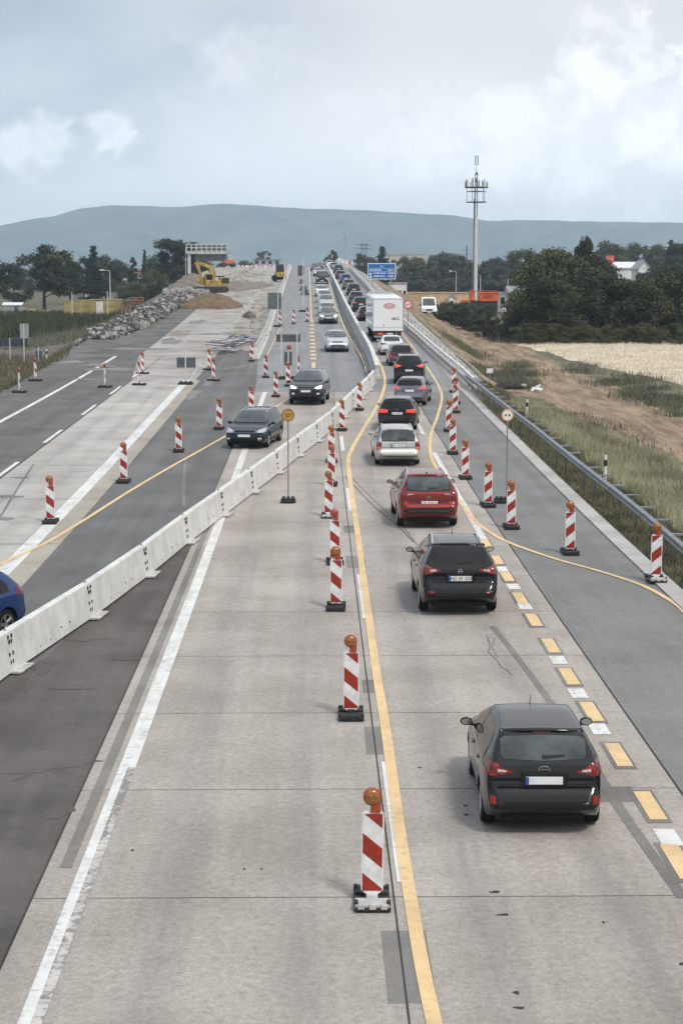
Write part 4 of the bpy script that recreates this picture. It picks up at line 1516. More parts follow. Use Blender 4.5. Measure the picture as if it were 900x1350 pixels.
# ---- vans
def van(name, label, pm, loc, rotz, W=2.0, H=2.4, L=5.3, group=None, facing=-1, lowh=1.35, pitch=0):
    t = thing(name, label, 'van', loc, rotz, group)
    t.rotation_euler = (pitch, 0, rotz)
    prof = [(-L / 2, .35), (-L / 2, H - .12), (-L / 2 + .12, H), (L / 2 - 1.75, H), (L / 2 - 1.5, H - .07), (L / 2 - .85, lowh + .02), (L / 2 - .25, lowh - .22), (L / 2 - .04, lowh - .5), (L / 2, .35)]
    bm = bmesh.new()
    rings = []
    for x in np.linspace(-1, 1, 13):
        k = abs(x) ** 6
        ring = []
        for (y, z) in prof:
            tum = 1 - .10 * max(0, (z - 1.1) / (H - 1.1))
            ring.append(bm.verts.new((x * W / 2 * tum, y * (1 - .02 * k), z - (.05 * k if z > H - .2 else 0))))
        rings.append(ring)
    for a, b in zip(rings, rings[1:]):
        for i in range(len(prof)):
            j = (i + 1) % len(prof)
            bm.faces.new((a[i], b[i], b[j], a[j]))
    bm.faces.new(rings[0])
    bm.faces.new(rings[-1])
    bmesh.ops.recalc_face_normals(bm, faces=bm.faces)
    bvh = BVHTree.FromBMesh(bm)
    pobj('body', bm, pm, t)
    x = W / 2
    pobj('windscreen', patch(bvh, [(-x * .84, lowh + .07, lowh + .2), (-x * .74, lowh + .04, H - .2), (0, lowh + .03, H - .16), (x * .74, lowh + .04, H - .2), (x * .84, lowh + .07, lowh + .2)], 'Y', 1, .01, 12, 4), M_GLASSL, t)
    for sx in (-1, 1):
        pobj('side_window', patch(bvh, [(L / 2 - 1.9, lowh - .02, H - .45), (L / 2 - 1.5, lowh - .02, H - .45), (L / 2 - 1.0, lowh - .02, lowh + .12)], 'X', sx, .01, 6, 3), M_GLASS, t)
        pobj('headlamp', patch(bvh, [(x * .52, .80, .92), (x * .9, .80, 1.04)], 'Y', 1, .012, 5, 3, mirror=(sx < 0), skirt=.04), M_HEAD, t)
        mb = bmesh.new()
        box(mb, (sx * (x + .12), L / 2 - 1.15, lowh + .12), (.18, .12, .30), bev=.03)
        obj('mirror', mb, M_TRIM, t)
        for sy in (-1, 1):
            add_wheel(t, sx * (x - .11), sy * (L / 2 - .95), .34, sx, .22, full=False)
    pobj('grille', patch(bvh, [(-x * .45, .72, .95), (x * .45, .72, .95)], 'Y', 1, .012, 8, 2), M_TRIM, t)
    pobj('bumper', patch(bvh, [(-x * .95, .38, .62), (x * .95, .38, .62)], 'Y', 1, .03, 10, 2, skirt=.05), M_TRIM, t)
    pb = bmesh.new()
    box(pb, (0, L / 2 + .05, .52), (.52, .015, .11))
    obj('license_plate', pb, M_PLATE, t)
    return t


p_ = at(565.5, 417)
van('delivery_van', 'white panel van facing the camera on the dirt track', P_WHITE, (p_.x, p_.y + 2.6, p_.z), pi, 2.0, 2.5)
p_ = at(424.5, 374.5)
van('people_van', 'dark van facing the camera in the oncoming lane high on the ramp', P_DKGREY, (p_.x, p_.y + 2.4, zr(p_.y + 2.4)), pi, 1.92, 1.95, 4.9, G_IN, lowh=1.15, pitch=-slope(p_.y))

# ---- box lorry
M_BOX = paint('lorry_box_white', (0.78, 0.78, 0.77), 0.0, 0.4, 0.04)
M_CH = pmat('chassis', (0.03, 0.03, 0.03), 0.6, 0, 0.2, 4)
M_LOGO = pmat('logo_red', (0.62, 0.04, 0.05), 0.4, 0, 0.05, 4)
M_LET = pmat('grey_lettering', (0.10, 0.11, 0.22), 0.4, 0, 0.05, 4)
p_ = at(513, 452)
LX, LY = p_.x - .1, p_.y + .6
t = thing('box_lorry', 'white box lorry with a red oval logo, tallest vehicle in the right lane', 'lorry', (LX, LY, zr(LY) + .01), radians(1.5), None)
t.rotation_euler = (slope(LY + 4), 0, radians(1.5))
BW, BH0, BH1, BL = 2.6, 0.95, 3.65, 10.5
b = bmesh.new()
box(b, (0, BL / 2, (BH0 + BH1) / 2), (BW, BL, BH1 - BH0), bev=.03)
bx = obj('cargo_box', b, M_BOX, t)
b = bmesh.new()
for x in (-1.285, 1.285):
    box(b, (x, -.012, (BH0 + BH1) / 2), (.06, .06, BH1 - BH0 + .02))
box(b, (0, -.012, BH1 - .02), (BW - .08, .05, .06))
obj('frame', b, pmat('lorry_frame', (0.42, 0.43, 0.44), 0.4, 0.3), bx)
b = bmesh.new()
box(b, (0, -.02, (BH0 + BH1) / 2 + .12), (2.44, .03, BH1 - BH0 - .36), bev=.01)
dr_ = obj('tail_lift', b, M_BOX, bx)
b = bmesh.new()
N = 40
for k in range(N):
    a1, a2 = 2 * pi * k / N, 2 * pi * (k + 1) / N
    cyl(b, (.46 * cos(a1), 0, .2 * sin(a1)), (.46 * cos(a2), 0, .2 * sin(a2)), .018, n=6)
    cyl(b, (.395 * cos(a1), 0, .15 * sin(a1)), (.395 * cos(a2), 0, .15 * sin(a2)), .006, n=5)
lo = obj('logo', b, M_LOGO, dr_, loc=(.12, -.045, 3.05))
text_mesh('Henkel', .27, M_LOGO, lo, (0, -.005, 0), (radians(90), 0, 0))
b = bmesh.new()
for k, (x0, x1, z) in enumerate(((.35, .95, 2.05), (.30, .55, 1.97), (.42, .98, 1.91))):
    box(b, ((x0 + x1) / 2, -.045, z), (x1 - x0, .01, .05))
obj('stripe', b, M_LET, dr_)
b = bmesh.new()
box(b, (-.35, -.05, 1.42), (.07, .04, .2), bev=.01)
obj('handle', b, pmat('lorry_frame', (0.42, 0.43, 0.44)), dr_)
b = bmesh.new()
box(b, (0, BL / 2, .88), (.9, BL - .3, .22))
box(b, (0, .15, .93), (2.42, .18, .12), bev=.01)
ch = obj('chassis', b, M_CH, t)
b = bmesh.new()
box(b, (0, .12, .48), (2.3, .1, .14), bev=.01)
for x in (-.7, .7):
    box(b, (x, .3, .68), (.08, .3, .4))
obj('underrun_bar', b, pmat('lorry_frame', (0.42, 0.43, 0.44)), t)
for sx in (-1, 1):
    for yy in (1.9, 8.6):
        add_wheel(t, sx * 1.03, yy, .5, sx, .45 if yy < 3 else .3, full=False)
    b = bmesh.new()
    box(b, (sx * .95, .07, .74), (.42, .06, .16), bev=.01)
    obj('tail_lamp', b, M_RED, t)
    b = bmesh.new()
    box(b, (sx * .95, 1.28, .62), (.55, .03, .6))
    obj('mud_flap', b, M_CH, t)
b = bmesh.new()
box(b, (-.62, .045, .70), (.56, .02, .3), bev=.005)
wp = obj('warning_plate', b, M_REDD, t)
b = bmesh.new()
box(b, (-.62, .03, .70), (.42, .012, .14))
obj('marking', b, M_AMBER, wp)
b = bmesh.new()
box(b, (.2, .03, .72), (.52, .015, .11))
obj('license_plate', b, M_PLATE, t)
b = bmesh.new()
box(b, (0, BL + 1.15, 1.75), (2.4, 1.9, 2.5), bev=.18)
cb_ = obj('cab', b, M_BOX, t)
b = bmesh.new()
box(b, (0, BL + 2.11, 2.2), (2.1, .03, .8), bev=.01)
obj('windscreen', b, M_GLASS, cb_)
b = bmesh.new()
sweep(b, [(0, BL + .2, 2.9), (0, BL + .5, 3.5), (0, BL + .3, 3.85)], [(-1.1, 0), (-1.1, .05), (1.1, .05), (1.1, 0)], closed=True, up=Vector((0, 1, 0)))
obj('wind_deflector', b, M_BOX, cb_)
b = bmesh.new()
box(b, (0, BL * .5, BH1 + .03), (BW - .3, BL - .2, .04))
obj('roof_panel', b, M_BOX, bx)
# ------------------------------------------------------------------ warning beacons
def stripes_mat(name, dirn, red=(0.33, 0.030, 0.015), wht=(0.78, 0.78, 0.77)):
    m = bpy.data.materials.new(name)
    m.use_nodes = True
    t = NT(m.node_tree)
    b = t.n['Principled BSDF']
    tc = t.new('ShaderNodeTexCoord')
    sp = t.new('ShaderNodeSeparateXYZ')
    t.l.new(tc.outputs['Object'], sp.inputs[0])
    s = t.math('SUBTRACT', t.math('SUBTRACT', 1.22, sp.outputs[2]), t.math('MULTIPLY', t.math('ADD', t.math('MULTIPLY', sp.outputs[0], dirn), .125), .85))
    fr = t.math('FRACT', t.math('DIVIDE', t.math('ADD', s, .54 * 4), .54))
    f = t.math('GREATER_THAN', fr, .5)
    nz = t.noise(t.vmath('ADD', tc.outputs['Object'], (3, 1, 2)), 7, 5, .65)
    g = t.ramp(nz, .3, .75, 1.0, .72)
    t.l.new(t.vmath('SCALE', t.mix(f, wht, red), g), b.inputs['Base Color'])
    b.inputs['Roughness'].default_value = .35
    MATS[name] = m
    return m


M_STR = stripes_mat('stripe_sheet', 1)
M_STRM = stripes_mat('stripe_sheet_mirrored', -1)
M_BW = pmat('beacon_white', (0.72, 0.71, 0.69), .45, 0, .1, 6)
M_LENS = pmat('lamp_lens', (0.30, 0.115, 0.018), .18, 0, .3, 25, coat=1.0)
M_LENSR = pmat('lamp_lens_red', (0.34, 0.045, 0.02), .18, 0, .2, 25, coat=1.0)
M_LAMP = pmat('lamp_housing', (0.38, 0.055, 0.018), .4, 0, .15, 10)
M_RUB = pmat('recycled_rubber', (0.028, 0.027, 0.027), .8, 0, .25, 12, bump=.3)
M_RUBP = pmat('dusty_foot', (0.46, 0.45, 0.43), .75, 0, .1, 9, bump=.3)


def beacon_proto(sheet, footmat, name='warning_beacon', lens=None):
    t = thing(name, '', 'beacon')
    b = bmesh.new()
    # foot with slots, a step and a clamp
    box(b, (0, 0, .035), (.46, .80, .05), bev=.012)
    for sy in (-1, 1):
        box(b, (0, sy * .24, .075), (.44, .28, .05), bev=.018, mi=1 if sy < 0 else 0)
        for k in (-1, 0, 1):
            box(b, (k * .145, sy * .39, .08), (.085, .06, .07), bev=.012, mi=1)
        for sx in (-1, 1):
            box(b, (sx * .205, sy * .30, .10), (.05, .12, .06), bev=.014)
    obj('foot', b, [M_RUB, footmat], t)
    b = bmesh.new()
    box(b, (0, 0, .105), (.15, .16, .08), bev=.02)
    obj('clamp', b, M_RUB if footmat is M_RUB else M_BW, t)
    b = bmesh.new()
    # body: slim plastic board, narrowed at the bottom, rounded top
    prof = [(-.085, .12), (-.14, .17), (-.145, .25), (-.145, 1.15), (-.135, 1.215), (-.10, 1.235), (.10, 1.235), (.135, 1.215), (.145, 1.15), (.145, .25), (.14, .17), (.085, .12)]
    f = [b.verts.new((x, -.022, z)) for x, z in prof]
    g = [b.verts.new((x, .022, z)) for x, z in prof]
    b.faces.new(f)
    b.faces.new(list(reversed(g)))
    for i in range(len(f)):
        j = (i + 1) % len(f)
        b.faces.new((f[i], g[i], g[j], f[j]))
    bmesh.ops.recalc_face_normals(b, faces=b.faces)
    bmesh.ops.bevel(b, geom=[e for e in b.edges if abs(e.verts[0].co.y - e.verts[1].co.y) < .001], offset=.006, segments=2, affect='EDGES')
    bo = obj('board', b, M_BW, t)
    for sy in (-1, 1):
        b = bmesh.new()
        box(b, (0, sy * .0235, .685), (.25, .004, 1.04))
        obj('striped_sheet', b, sheet, bo)
    # lamp
    b = bmesh.new()
    box(b, (.035, 0, 1.285), (.13, .10, .12), bev=.02)
    box(b, (.055, 0, 1.36), (.09, .085, .06), bev=.015)
    lathe(b, [(.07, -.05), (.115, -.045), (.118, 0), (.115, .045), (.07, .05)], 24, 'Y', (-.01, 0, 1.435), caps=True)
    la = obj('lamp', b, M_LAMP, t, sharp=radians(40))
    b = bmesh.new()
    for s in (-1, 1):
        lathe(b, [(.102, s * .044), (.098, s * .055), (.07, s * .066), (.03, s * .071), (.001, s * .072)], 24, 'Y', (-.01, 0, 1.435))
    obj('lens', b, lens or M_LENS, la, sharp=radians(60))
    return t


R.seed(11)
PB = {}


def beacon(px, py, label, group, mirror=False, pale=False, rot=0.0, sc=1.0, redlens=False):
    p = at(px, py - 1)
    key = (mirror, pale, redlens)
    if key not in PB:
        PB[key] = o = beacon_proto(M_STRM if mirror else M_STR, M_RUBP if pale else M_RUB, lens=M_LENSR if redlens else None)
        if group:
            o['group'] = group
    else:
        o = dup(PB[key])
    z = zr(p.y) + .014 if XL(p.y) < p.x < XR(p.y) else T(p.x, p.y)
    o.location = (p.x, p.y + .36, z + (.04 if 8.4 < p.x < 8.95 and p.y < G(58) else 0))
    o.rotation_euler = (0, 0, rot + R.uniform(-.06, .06))
    o.rotation_euler.x = R.uniform(-.012, .012)
    o.rotation_euler.y = R.uniform(-.012, .012)
    sc *= .97
    o.scale = (sc, sc, sc * .97)
    o['label'] = label
    o['group'] = group
    return o


GC = 'striped beacons in the row left of the long yellow line'
GR = 'striped beacons along the right shoulder'
GL = 'striped beacons on the left carriageway'
GF = 'striped beacons across the closed left part of the ramp'
beacon(491, 1205, 'beacon with a pale dusty foot, the one nearest the camera beside the yellow line', GC, pale=True)
beacon(463, 953, 'beacon with a black foot, second from the camera beside the yellow line', GC)
beacon(443, 808, 'third beacon beside the yellow line, left of the black compact suv', GC)
beacon(441.5, 747, 'fourth beacon of the row beside the yellow line, its foot hidden by the third', GC, redlens=True)
beacon(433, 685, 'fifth beacon of the row beside the yellow line, on a pale foot', GC, pale=True)
beacon(436.5, 643, 'sixth beacon of the row beside the yellow line, left of the silver estate', GC)
beacon(437, 612, 'seventh beacon of the row beside the yellow line, just before the white wall', GC)
beacon(451, 570, 'beacon standing between the wavy yellow line and the far end of the concrete wall', GC)
beacon(474, 543, 'beacon right in front of the white end of the ramp barrier', GC)

beacon(867, 772, 'beacon on a pale foot on the kerb, rightmost of the shoulder row', GR, mirror=True, pale=True)
beacon(753, 734, 'shoulder beacon standing alone above the bend of the yellow line', GR, mirror=True)
beacon(675, 700, 'shoulder beacon just right of the signpost with the small round sign', GR, mirror=True)
beacon(644, 671, 'shoulder beacon right of the red crossover', GR, mirror=True)
beacon(614, 634, 'shoulder beacon right of the pale silver estate car', GR, mirror=True)
beacon(597, 601, 'shoulder beacon level with the roof of the silver estate', GR, mirror=True)
beacon(592, 571, 'shoulder beacon level with the black estate car', GR, mirror=True)
beacon(600.5, 546, 'shoulder beacon level with the grey hatchback, third from the far end', GR, mirror=True)
beacon(601.5, 534, 'shoulder beacon beside the end of the bridge railing, second from the far end', GR, mirror=True)
beacon(598.5, 519, 'shoulder beacon at the far end of the row by the bridge railing', GR, mirror=True)

beacon(65, 693, 'beacon at the left on the pale concrete lane, nearest of its row', GL)
beacon(162, 639, 'beacon on the gutter strip, second of the left row', GL)
beacon(235, 598, 'beacon on grey asphalt, third of the left row, above the yellow line', GL)
beacon(288.5, 568, 'beacon just left of the black oncoming estate car', GL)
beacon(331, 548, 'beacon behind the roof of the black oncoming estate car', GL)
beacon(363.5, 525, 'beacon between the black estate and the dark grey suv that comes towards the camera', GL)
beacon(379.5, 511, 'beacon partly behind the left mirror of the oncoming dark grey suv', GL)
beacon(392.5, 500, 'beacon behind the roof of the oncoming dark grey suv', GL)
beacon(350, 499.5, 'beacon at the foot of the low white barrier of the ramp', GL)
beacon(331.5, 478, 'beacon beside the bundle of steel rails', GL)
beacon(281, 504, 'beacon nearer to the camera of the pair right of the small dark sign', GL, rot=radians(50))
beacon(275, 489.5, 'beacon farther from the camera of the pair right of the small dark sign', GL, rot=radians(50))
beacon(183, 509.5, 'thin edge-on beacon left of the small dark sign, nearer of two', GL, rot=radians(78))
beacon(187.5, 494.5, 'edge-on beacon left of the small dark sign, farther of two', GL, rot=radians(62))
beacon(138, 512.5, 'edge-on beacon on the left asphalt lane by the white line', GL, rot=radians(80))
beacon(46, 504, 'edge-on beacon near the grass on the far left, right of the other', GL, rot=radians(66))
beacon(25, 519.5, 'edge-on beacon nearest the left edge of the picture', GL, rot=radians(80))
beacon(369, 431, 'left one of three beacons across the ramp', GF)
beacon(387, 428.5, 'middle one of three beacons across the ramp', GF)
beacon(405, 425.5, 'right one of three beacons across the ramp, by the yellow dashes', GF)

# ------------------------------------------------------------------ white barrier wall of movable elements
M_WALL = None


def wall_mat():
    def f(t, pos):
        a = t.noise(pos, 1.6, 6, .65)
        col = t.mix(t.ramp(a, .35, .7), (0.70, 0.69, 0.655), (0.55, 0.54, 0.505))
        v = t.noise(t.scalev(pos, (3, 3, .5)), 1.6, 5, .7)
        col = t.mix(t.ramp(v, .56, .72, 0, .35), col, (0.26, 0.25, 0.23))
        s = t.noise(pos, 8.0, 3, .6)
        col = t.mix(t.ramp(s, .68, .73, 0, .75), col, (0.12, 0.10, 0.08))
        return col
    return surface('barrier_white_paint', f, .6, .2, 18)


M_WALL = wall_mat()
M_FOOT = pmat('barrier_foot', (0.50, 0.49, 0.47), .8, 0, .2, 5)
M_SLOT = pmat('dark_slot', (0.02, 0.02, 0.02), .8, 0, .1, 5)
M_GALV = pmat('galvanised_steel', (0.34, 0.35, 0.36), .42, .75, .15, 3)
M_GALVD = pmat('weathered_steel', (0.12, 0.12, 0.125), .5, .6, .2, 3)
wpts = [(-320, 1150), (-180, 1030), (-90, 960), (-30, 914), (18, 881), (113, 817), (187, 762), (246, 714), (292, 679), (331, 649), (362, 625), (388, 604), (410, 587), (430, 571), (446, 556), (460, 541), (473, 528), (485, 515), (495, 503)]
wline = catmull([Vector((q.x, q.y, 0)) for q in (at(*p) for p in wpts)], .25)
# arc length split into elements
acc = [0]
for a, b in zip(wline, wline[1:]):
    acc.append(acc[-1] + (b - a).length)


def wat(s):
    s = min(max(s, 0), acc[-1] - 1e-3)
    i = int(np.searchsorted(acc, s)) - 1
    i = max(0, min(i, len(wline) - 2))
    return wline[i].lerp(wline[i + 1], (s - acc[i]) / (acc[i + 1] - acc[i]))


ref = at(113, 817)
s_ref = min(range(len(wline)), key=lambda i: (wline[i] - Vector((ref.x, ref.y, 0))).length)
s_ref = acc[s_ref]
ELEN = (at(113, 817).xy - at(187, 762).xy).length
k0 = -math.floor(s_ref / ELEN)
s = s_ref + k0 * ELEN
cnt = 0
ords = ['first', 'second', 'third', 'fourth', 'fifth', 'sixth', 'seventh', 'eighth', 'ninth', 'tenth', 'eleventh', 'twelfth']
while s + ELEN < acc[-1] + 1.0:
    a, b = wat(s), wat(min(s + ELEN, acc[-1]))
    mid = (a + b) / 2
    ang = atan2(b.y - a.y, b.x - a.x)
    L = (b - a).length
    vis = s + ELEN > s_ref - 2 * ELEN + .1
    nm = ords[min(cnt, 11)]
    t = thing('barrier_element', '%s white wall element counting from the left edge of the picture' % nm, 'barrier', (mid.x, mid.y, zr(mid.y) + .02), ang, 'white wall elements between the two directions')
    t.rotation_euler = (0, -math.atan2(zr(b.y) - zr(a.y), L), ang)
    bm = bmesh.new()
    sweep(bm, [(-L / 2 + .008, 0, 0), (L / 2 - .008, 0, 0)], [(-.16, .04), (-.15, .12), (-.105, .5), (-.08, .81), (-.065, .83), (.065, .83), (.08, .81), (.105, .5), (.15, .12), (.16, .04)], closed=True)
    for sx in (-1, 1):
        for sy in (-1, 1):
            for z in (.22, .38, .62, .72):
                xoff = .07 if z in (.22, .62) else .11
                yv = .15 - (z - .12) * .075
                box(bm, (sx * (L / 2 - xoff), sy * (yv - .004), z), (.035, .025, .075), mi=1)
    for xx in (-1.0, -.3, .5, 1.1):
        for sy in (-1, 1):
            box(bm, (xx, sy * .139, .16 + .1 * (xx > 0)), (.03, .02, .035), mi=1)
    obj('wall', bm, [M_WALL, M_SLOT], t)
    bm = bmesh.new()
    cyl(bm, (-L / 2, 0, .05), (-L / 2, 0, .87), .03, n=8)
    obj('coupling', bm, M_GALV, t)
    bm = bmesh.new()
    box(bm, (-L / 2 + .3, -.12, .03), (.9, .46, .04), bev=.01)
    obj('foot_plate', bm, M_FOOT, t)
    s += ELEN
    cnt += 1

# ------------------------------------------------------------------ ramp barriers and railings
M_STEELW = pmat('pale_steel', (0.68, 0.67, 0.64), .5, .05, .15, 2)
M_STEELG = pmat('grey_zinc', (0.42, 0.43, 0.43), .5, .4, .15, 2)


def world_line(pts, step=2.0, dz=0.0):
    P = [Vector((q.x, q.y, 0)) for q in (at(*p, dz=dz, road=True) for p in pts)]
    P = catmull(P, step)
    return [Vector((p.x, p.y, zr(p.y))) for p in P]


def offz(P, dz, side=0.0):
    res = []
    for i, p in enumerate(P):
        a, b = P[max(0, i - 1)], P[min(len(P) - 1, i + 1)]
        tn = (b - a)
        tn.z = 0
        tn.normalize()
        res.append(Vector((p.x + tn.y * side, p.y - tn.x * side, p.z + dz)))
    return res


# median barrier of the ramp: base skirt with rails; it ends in a sloping white nose
ml = world_line([(497, 500), (489, 474), (478, 452), (465, 427), (452, 400), (440, 373), (431, 354)], 3.0)
t = thing('ramp_median_barrier', 'long pale steel barrier that divides the two directions on the ramp', 'barrier', ml[0])
t0 = ml[0].copy()
mll = [p - t0 for p in ml]
b = bmesh.new()
sweep(b, mll, [(-.26, .02), (-.22, .10), (-.12, .35), (-.10, .78), (.10, .78), (.12, .35), (.22, .10), (.26, .02)], closed=True)
obj('barrier_wall', b, M_STEELW, t)
b = bmesh.new()
sweep(b, offz(mll, .86), [(-.14, -.05), (-.14, .05), (.14, .05), (.14, -.05)], closed=True)
obj('top_rail', b, M_STEELW, t)
# second rail of the dark gap on the left
ml2 = world_line([(487, 500), (478, 475), (466, 448), (452, 415), (442, 385), (433, 357)], 4)
t = thing('ramp_guard_rail', 'low dark steel rail beside the pale barrier on the ramp', 'guard rail', ml2[0])
t0 = ml2[0].copy()
m2 = [p - t0 for p in ml2]
b = bmesh.new()
sweep(b, offz(m2, .42), [(-.04, -.14), (-.07, 0), (-.04, .14), (.04, .14), (.04, -.14)], closed=True)
obj('rail', b, M_GALVD, t)
for i in range(0, len(m2) - 1, 1):
    b = bmesh.new()
    box(b, m2[i] + Vector((.05, 0, .25)), (.06, .08, .52))
    obj('post', b, M_GALVD, t)

# left wall of the ramp
ll = world_line([(337, 473), (349, 448), (356, 427), (363, 405), (370, 388), (377, 368), (383, 353)], 4.0)
t = thing('ramp_side_wall', 'white wall along the left side of the ramp, beside the building site', 'barrier', ll[0])
l0 = ll[0].copy()
lm = [p - l0 for p in ll]
b = bmesh.new()
sweep(b, lm, [(-.25, 0), (-.14, .25), (-.09, .9), (.09, .9), (.14, .25), (.25, 0)], closed=True)
obj('wall', b, M_WALL, t)
b = bmesh.new()
sweep(b, offz(lm, .95), [(-.10, -.02), (-.10, .05), (.10, .05), (.10, -.02)], closed=True)
obj('top_rail', b, M_STEELG, t)

# right-hand bridge railing: steel guard rail in front, tubular railing behind
rl = world_line([(628, 517), (612, 501), (590, 482), (560, 455), (540, 437), (520, 418), (500, 398), (485, 380), (470, 364), (461, 354)], 4.0)
t = thing('bridge_railing', 'pale steel railing that runs up the right side of the ramp', 'railing', rl[0])
l0 = rl[0].copy()
rm = [p - l0 for p in rl]
for dz_, w2, h2, sd_ in ((1.12, .06, .05, .15), (.80, .16, .13, -.2), (.42, .14, .10, -.2), (.62, .03, .03, .15), (.30, .03, .03, .15)):
    b = bmesh.new()
    sweep(b, offz(rm, dz_, sd_), [(-w2 / 2, -h2 / 2), (-w2 / 2, h2 / 2), (w2 / 2, h2 / 2), (w2 / 2, -h2 / 2)], closed=True)
    obj('rail', b, M_STEELW if sd_ < 0 else M_STEELG, t)
b = bmesh.new()
sweep(b, offz(rm, 0, .15), [(-.15, 0), (-.15, .16), (.15, .16), (.15, 0)], closed=True)
obj('base_beam', b, M_FOOT, t)
for i in range(0, len(rm)):
    q = rm[i]
    b = bmesh.new()
    box(b, q + Vector((.12, 0, .56)), (.05, .07, 1.12))
    box(b, q + Vector((-.06, 0, .78)), (.30, .06, .05))
    obj('post', b, M_STEELG, t)

# guard rail beside the verge: a box beam with brackets reaching outwards
gl = [Vector((p.x, p.y, 0)) for p in (at(x, y, dz=.72, road=True) for x, y in ((1500, 1227), (1200, 973), (1040, 838), (960, 771), (900, 720), (853, 680), (813, 648), (766, 612), (742, 593), (706, 564), (671, 538), (635, 510), (614, 494)))]
gl = catmull(gl, 2.4)
GLS = [Vector((p.x, p.y, zr(p.y))) for p in gl]
t = thing('guard_rail', 'grey steel guard rail with outward brackets along the grass verge', 'guard rail', GLS[0])
l0 = GLS[0].copy()
gm = [p - l0 for p in GLS]
b = bmesh.new()
sweep(b, offz(gm, .68), [(-.02, -.135), (-.03, -.125), (-.10, -.09), (-.10, -.05), (-.03, -.015), (-.03, .015), (-.10, .05), (-.10, .09), (-.03, .125), (-.02, .135), (-.01, .135), (-.01, -.135)], closed=True)
obj('beam', b, M_GALV, t)
b = bmesh.new()
sweep(b, offz(gm, .62, .06), [(-.05, -.05), (-.05, .05), (.02, .05), (.02, -.05)], closed=True)
obj('box_section', b, M_GALVD, t)
for i in range(1, len(gm) - 1, 1):
    a, c_ = gm[i - 1], gm[i + 1]
    tn = (c_ - a)
    tn.z = 0
    tn.normalize()
    sd_ = Vector((tn.y, -tn.x, 0))
    q = gm[i]
    gz = T(q.x + l0.x, q.y + l0.y) - l0.z
    b = bmesh.new()
    M3 = Matrix((tn, sd_, Vector((0, 0, 1)))).transposed()
    box(b, q + sd_ * .36 + Vector((0, 0, .60)), (.12, .62, .05), rot=M3)
    obj('bracket', b, M_GALV, t)
    b = bmesh.new()
    box(b, q + sd_ * .10 + Vector((0, 0, .2)), (.10, .055, .95), rot=M3)
    obj('post', b, M_GALVD, t)

# marker posts on the verge
M_MW = pmat('post_white', (0.74, 0.74, 0.73), .5, 0, .08, 5)


def marker(px, py, h, label):
    p = at(px, py)
    t = thing('marker_post', label, 'post', (p.x, p.y, p.z), radians(10), 'white marker posts beside the road')
    b = bmesh.new()
    cyl(b, (0, 0, 0), (0, 0, h), .065, .058, n=8)
    obj('post', b, M_MW, t)
    b = bmesh.new()
    cyl(b, (0, 0, h * .62), (0, 0, h * .84), .068, .066, n=8)
    obj('black_band', b, M_SLOT, t)
    return t


marker(797, 637, 1.05, 'marker post behind the guard rail in the tall grass, larger of the two right ones')
marker(694, 551, 1.0, 'marker post behind the guard rail near the heap of rails')
marker(62, 478, 1.1, 'marker post at the left verge beside the small dark stand')
p_ = at(645, 505)
t = thing('small_sign', 'small pale plate on a short post near the end of the bridge railing', 'sign', p_)
b = bmesh.new()
cyl(b, (0, 0, 0), (0, 0, .7), .03, n=8)
obj('post', b, M_GALV, t)
b = bmesh.new()
box(b, (0, -.05, .8), (.42, .02, .3))
obj('plate', b, M_BW, t)

# ------------------------------------------------------------------ signs on stands
M_SIGNB = pmat('sign_back', (0.10, 0.11, 0.115), .5, .3, .15, 2)
M_SIGNBL = pmat('sign_back_pale', (0.36, 0.37, 0.37), .5, .3, .1, 2)
M_AMBS = pmat('amber_sign', (0.45, 0.24, 0.05), .5, 0, .15, 9)
M_SFACE = pmat('sign_white', (0.78, 0.76, 0.70), .45, 0, .04, 4)
M_SRED = pmat('sign_red', (0.60, 0.05, 0.03), .4, 0, .04, 4)
M_SORG = pmat('sign_orange', (0.80, 0.36, 0.12), .4, 0, .05, 4)
M_BLUES = pmat('sign_blue', (0.012, 0.13, 0.42), .4, 0, .08, 1.5)
M_POLE = pmat('pole_grey', (0.30, 0.30, 0.30), .45, .6, .1, 3)
M_POLEW = pmat('pole_pale', (0.60, 0.60, 0.59), .5, .1, .1, 3)


def stand_base(t, x=0.0, w_=.75, d_=.6):
    b = bmesh.new()
    box(b, (x, 0, .06), (w_, d_, .09), bev=.02)
    for sx in (-1, 0, 1):
        box(b, (x + sx * w_ * .3, 0, .14), (w_ * .22, d_ * .9, .09), bev=.02)
    obj('base', b, M_RUB, t)


def z_of(py, p):
    """height above ground at point p that shows at pixel row py"""
    q = atY(417, py, p.y)
    return q.z - p.z


# round amber sign by the wall
p_ = at(380, 663)
t = thing('round_sign', 'round amber sign on a thin pole with a black foot right of the white wall', 'sign', (p_.x, p_.y, zr(p_.y) + .02))
stand_base(t, 0, .5, .5)
hz_ = z_of(548, p_)
b = bmesh.new()
cyl(b, (0, 0, .1), (0, 0, hz_ + .15), .024, n=10)
obj('pole', b, M_POLE, t)
b = bmesh.new()
lathe(b, [(.001, -.03), (.20, -.03), (.205, -.02), (.205, 0)], 32, 'Y', (0, 0, hz_))
obj('disc', b, M_AMBS, t, sharp=radians(40))
b = bmesh.new()
lathe(b, [(.195, -.033), (.205, -.036), (.212, -.02), (.205, .0)], 32, 'Y', (0, 0, hz_))
obj('rim', b, M_SLOT, t, sharp=radians(40))
b = bmesh.new()
box(b, (0, -.034, hz_ + .03), (.16, .006, .05))
box(b, (-.02, -.034, hz_ - .05), (.09, .006, .04))
obj('marking', b, pmat('sign_ochre', (0.26, 0.13, 0.02), .6), t)

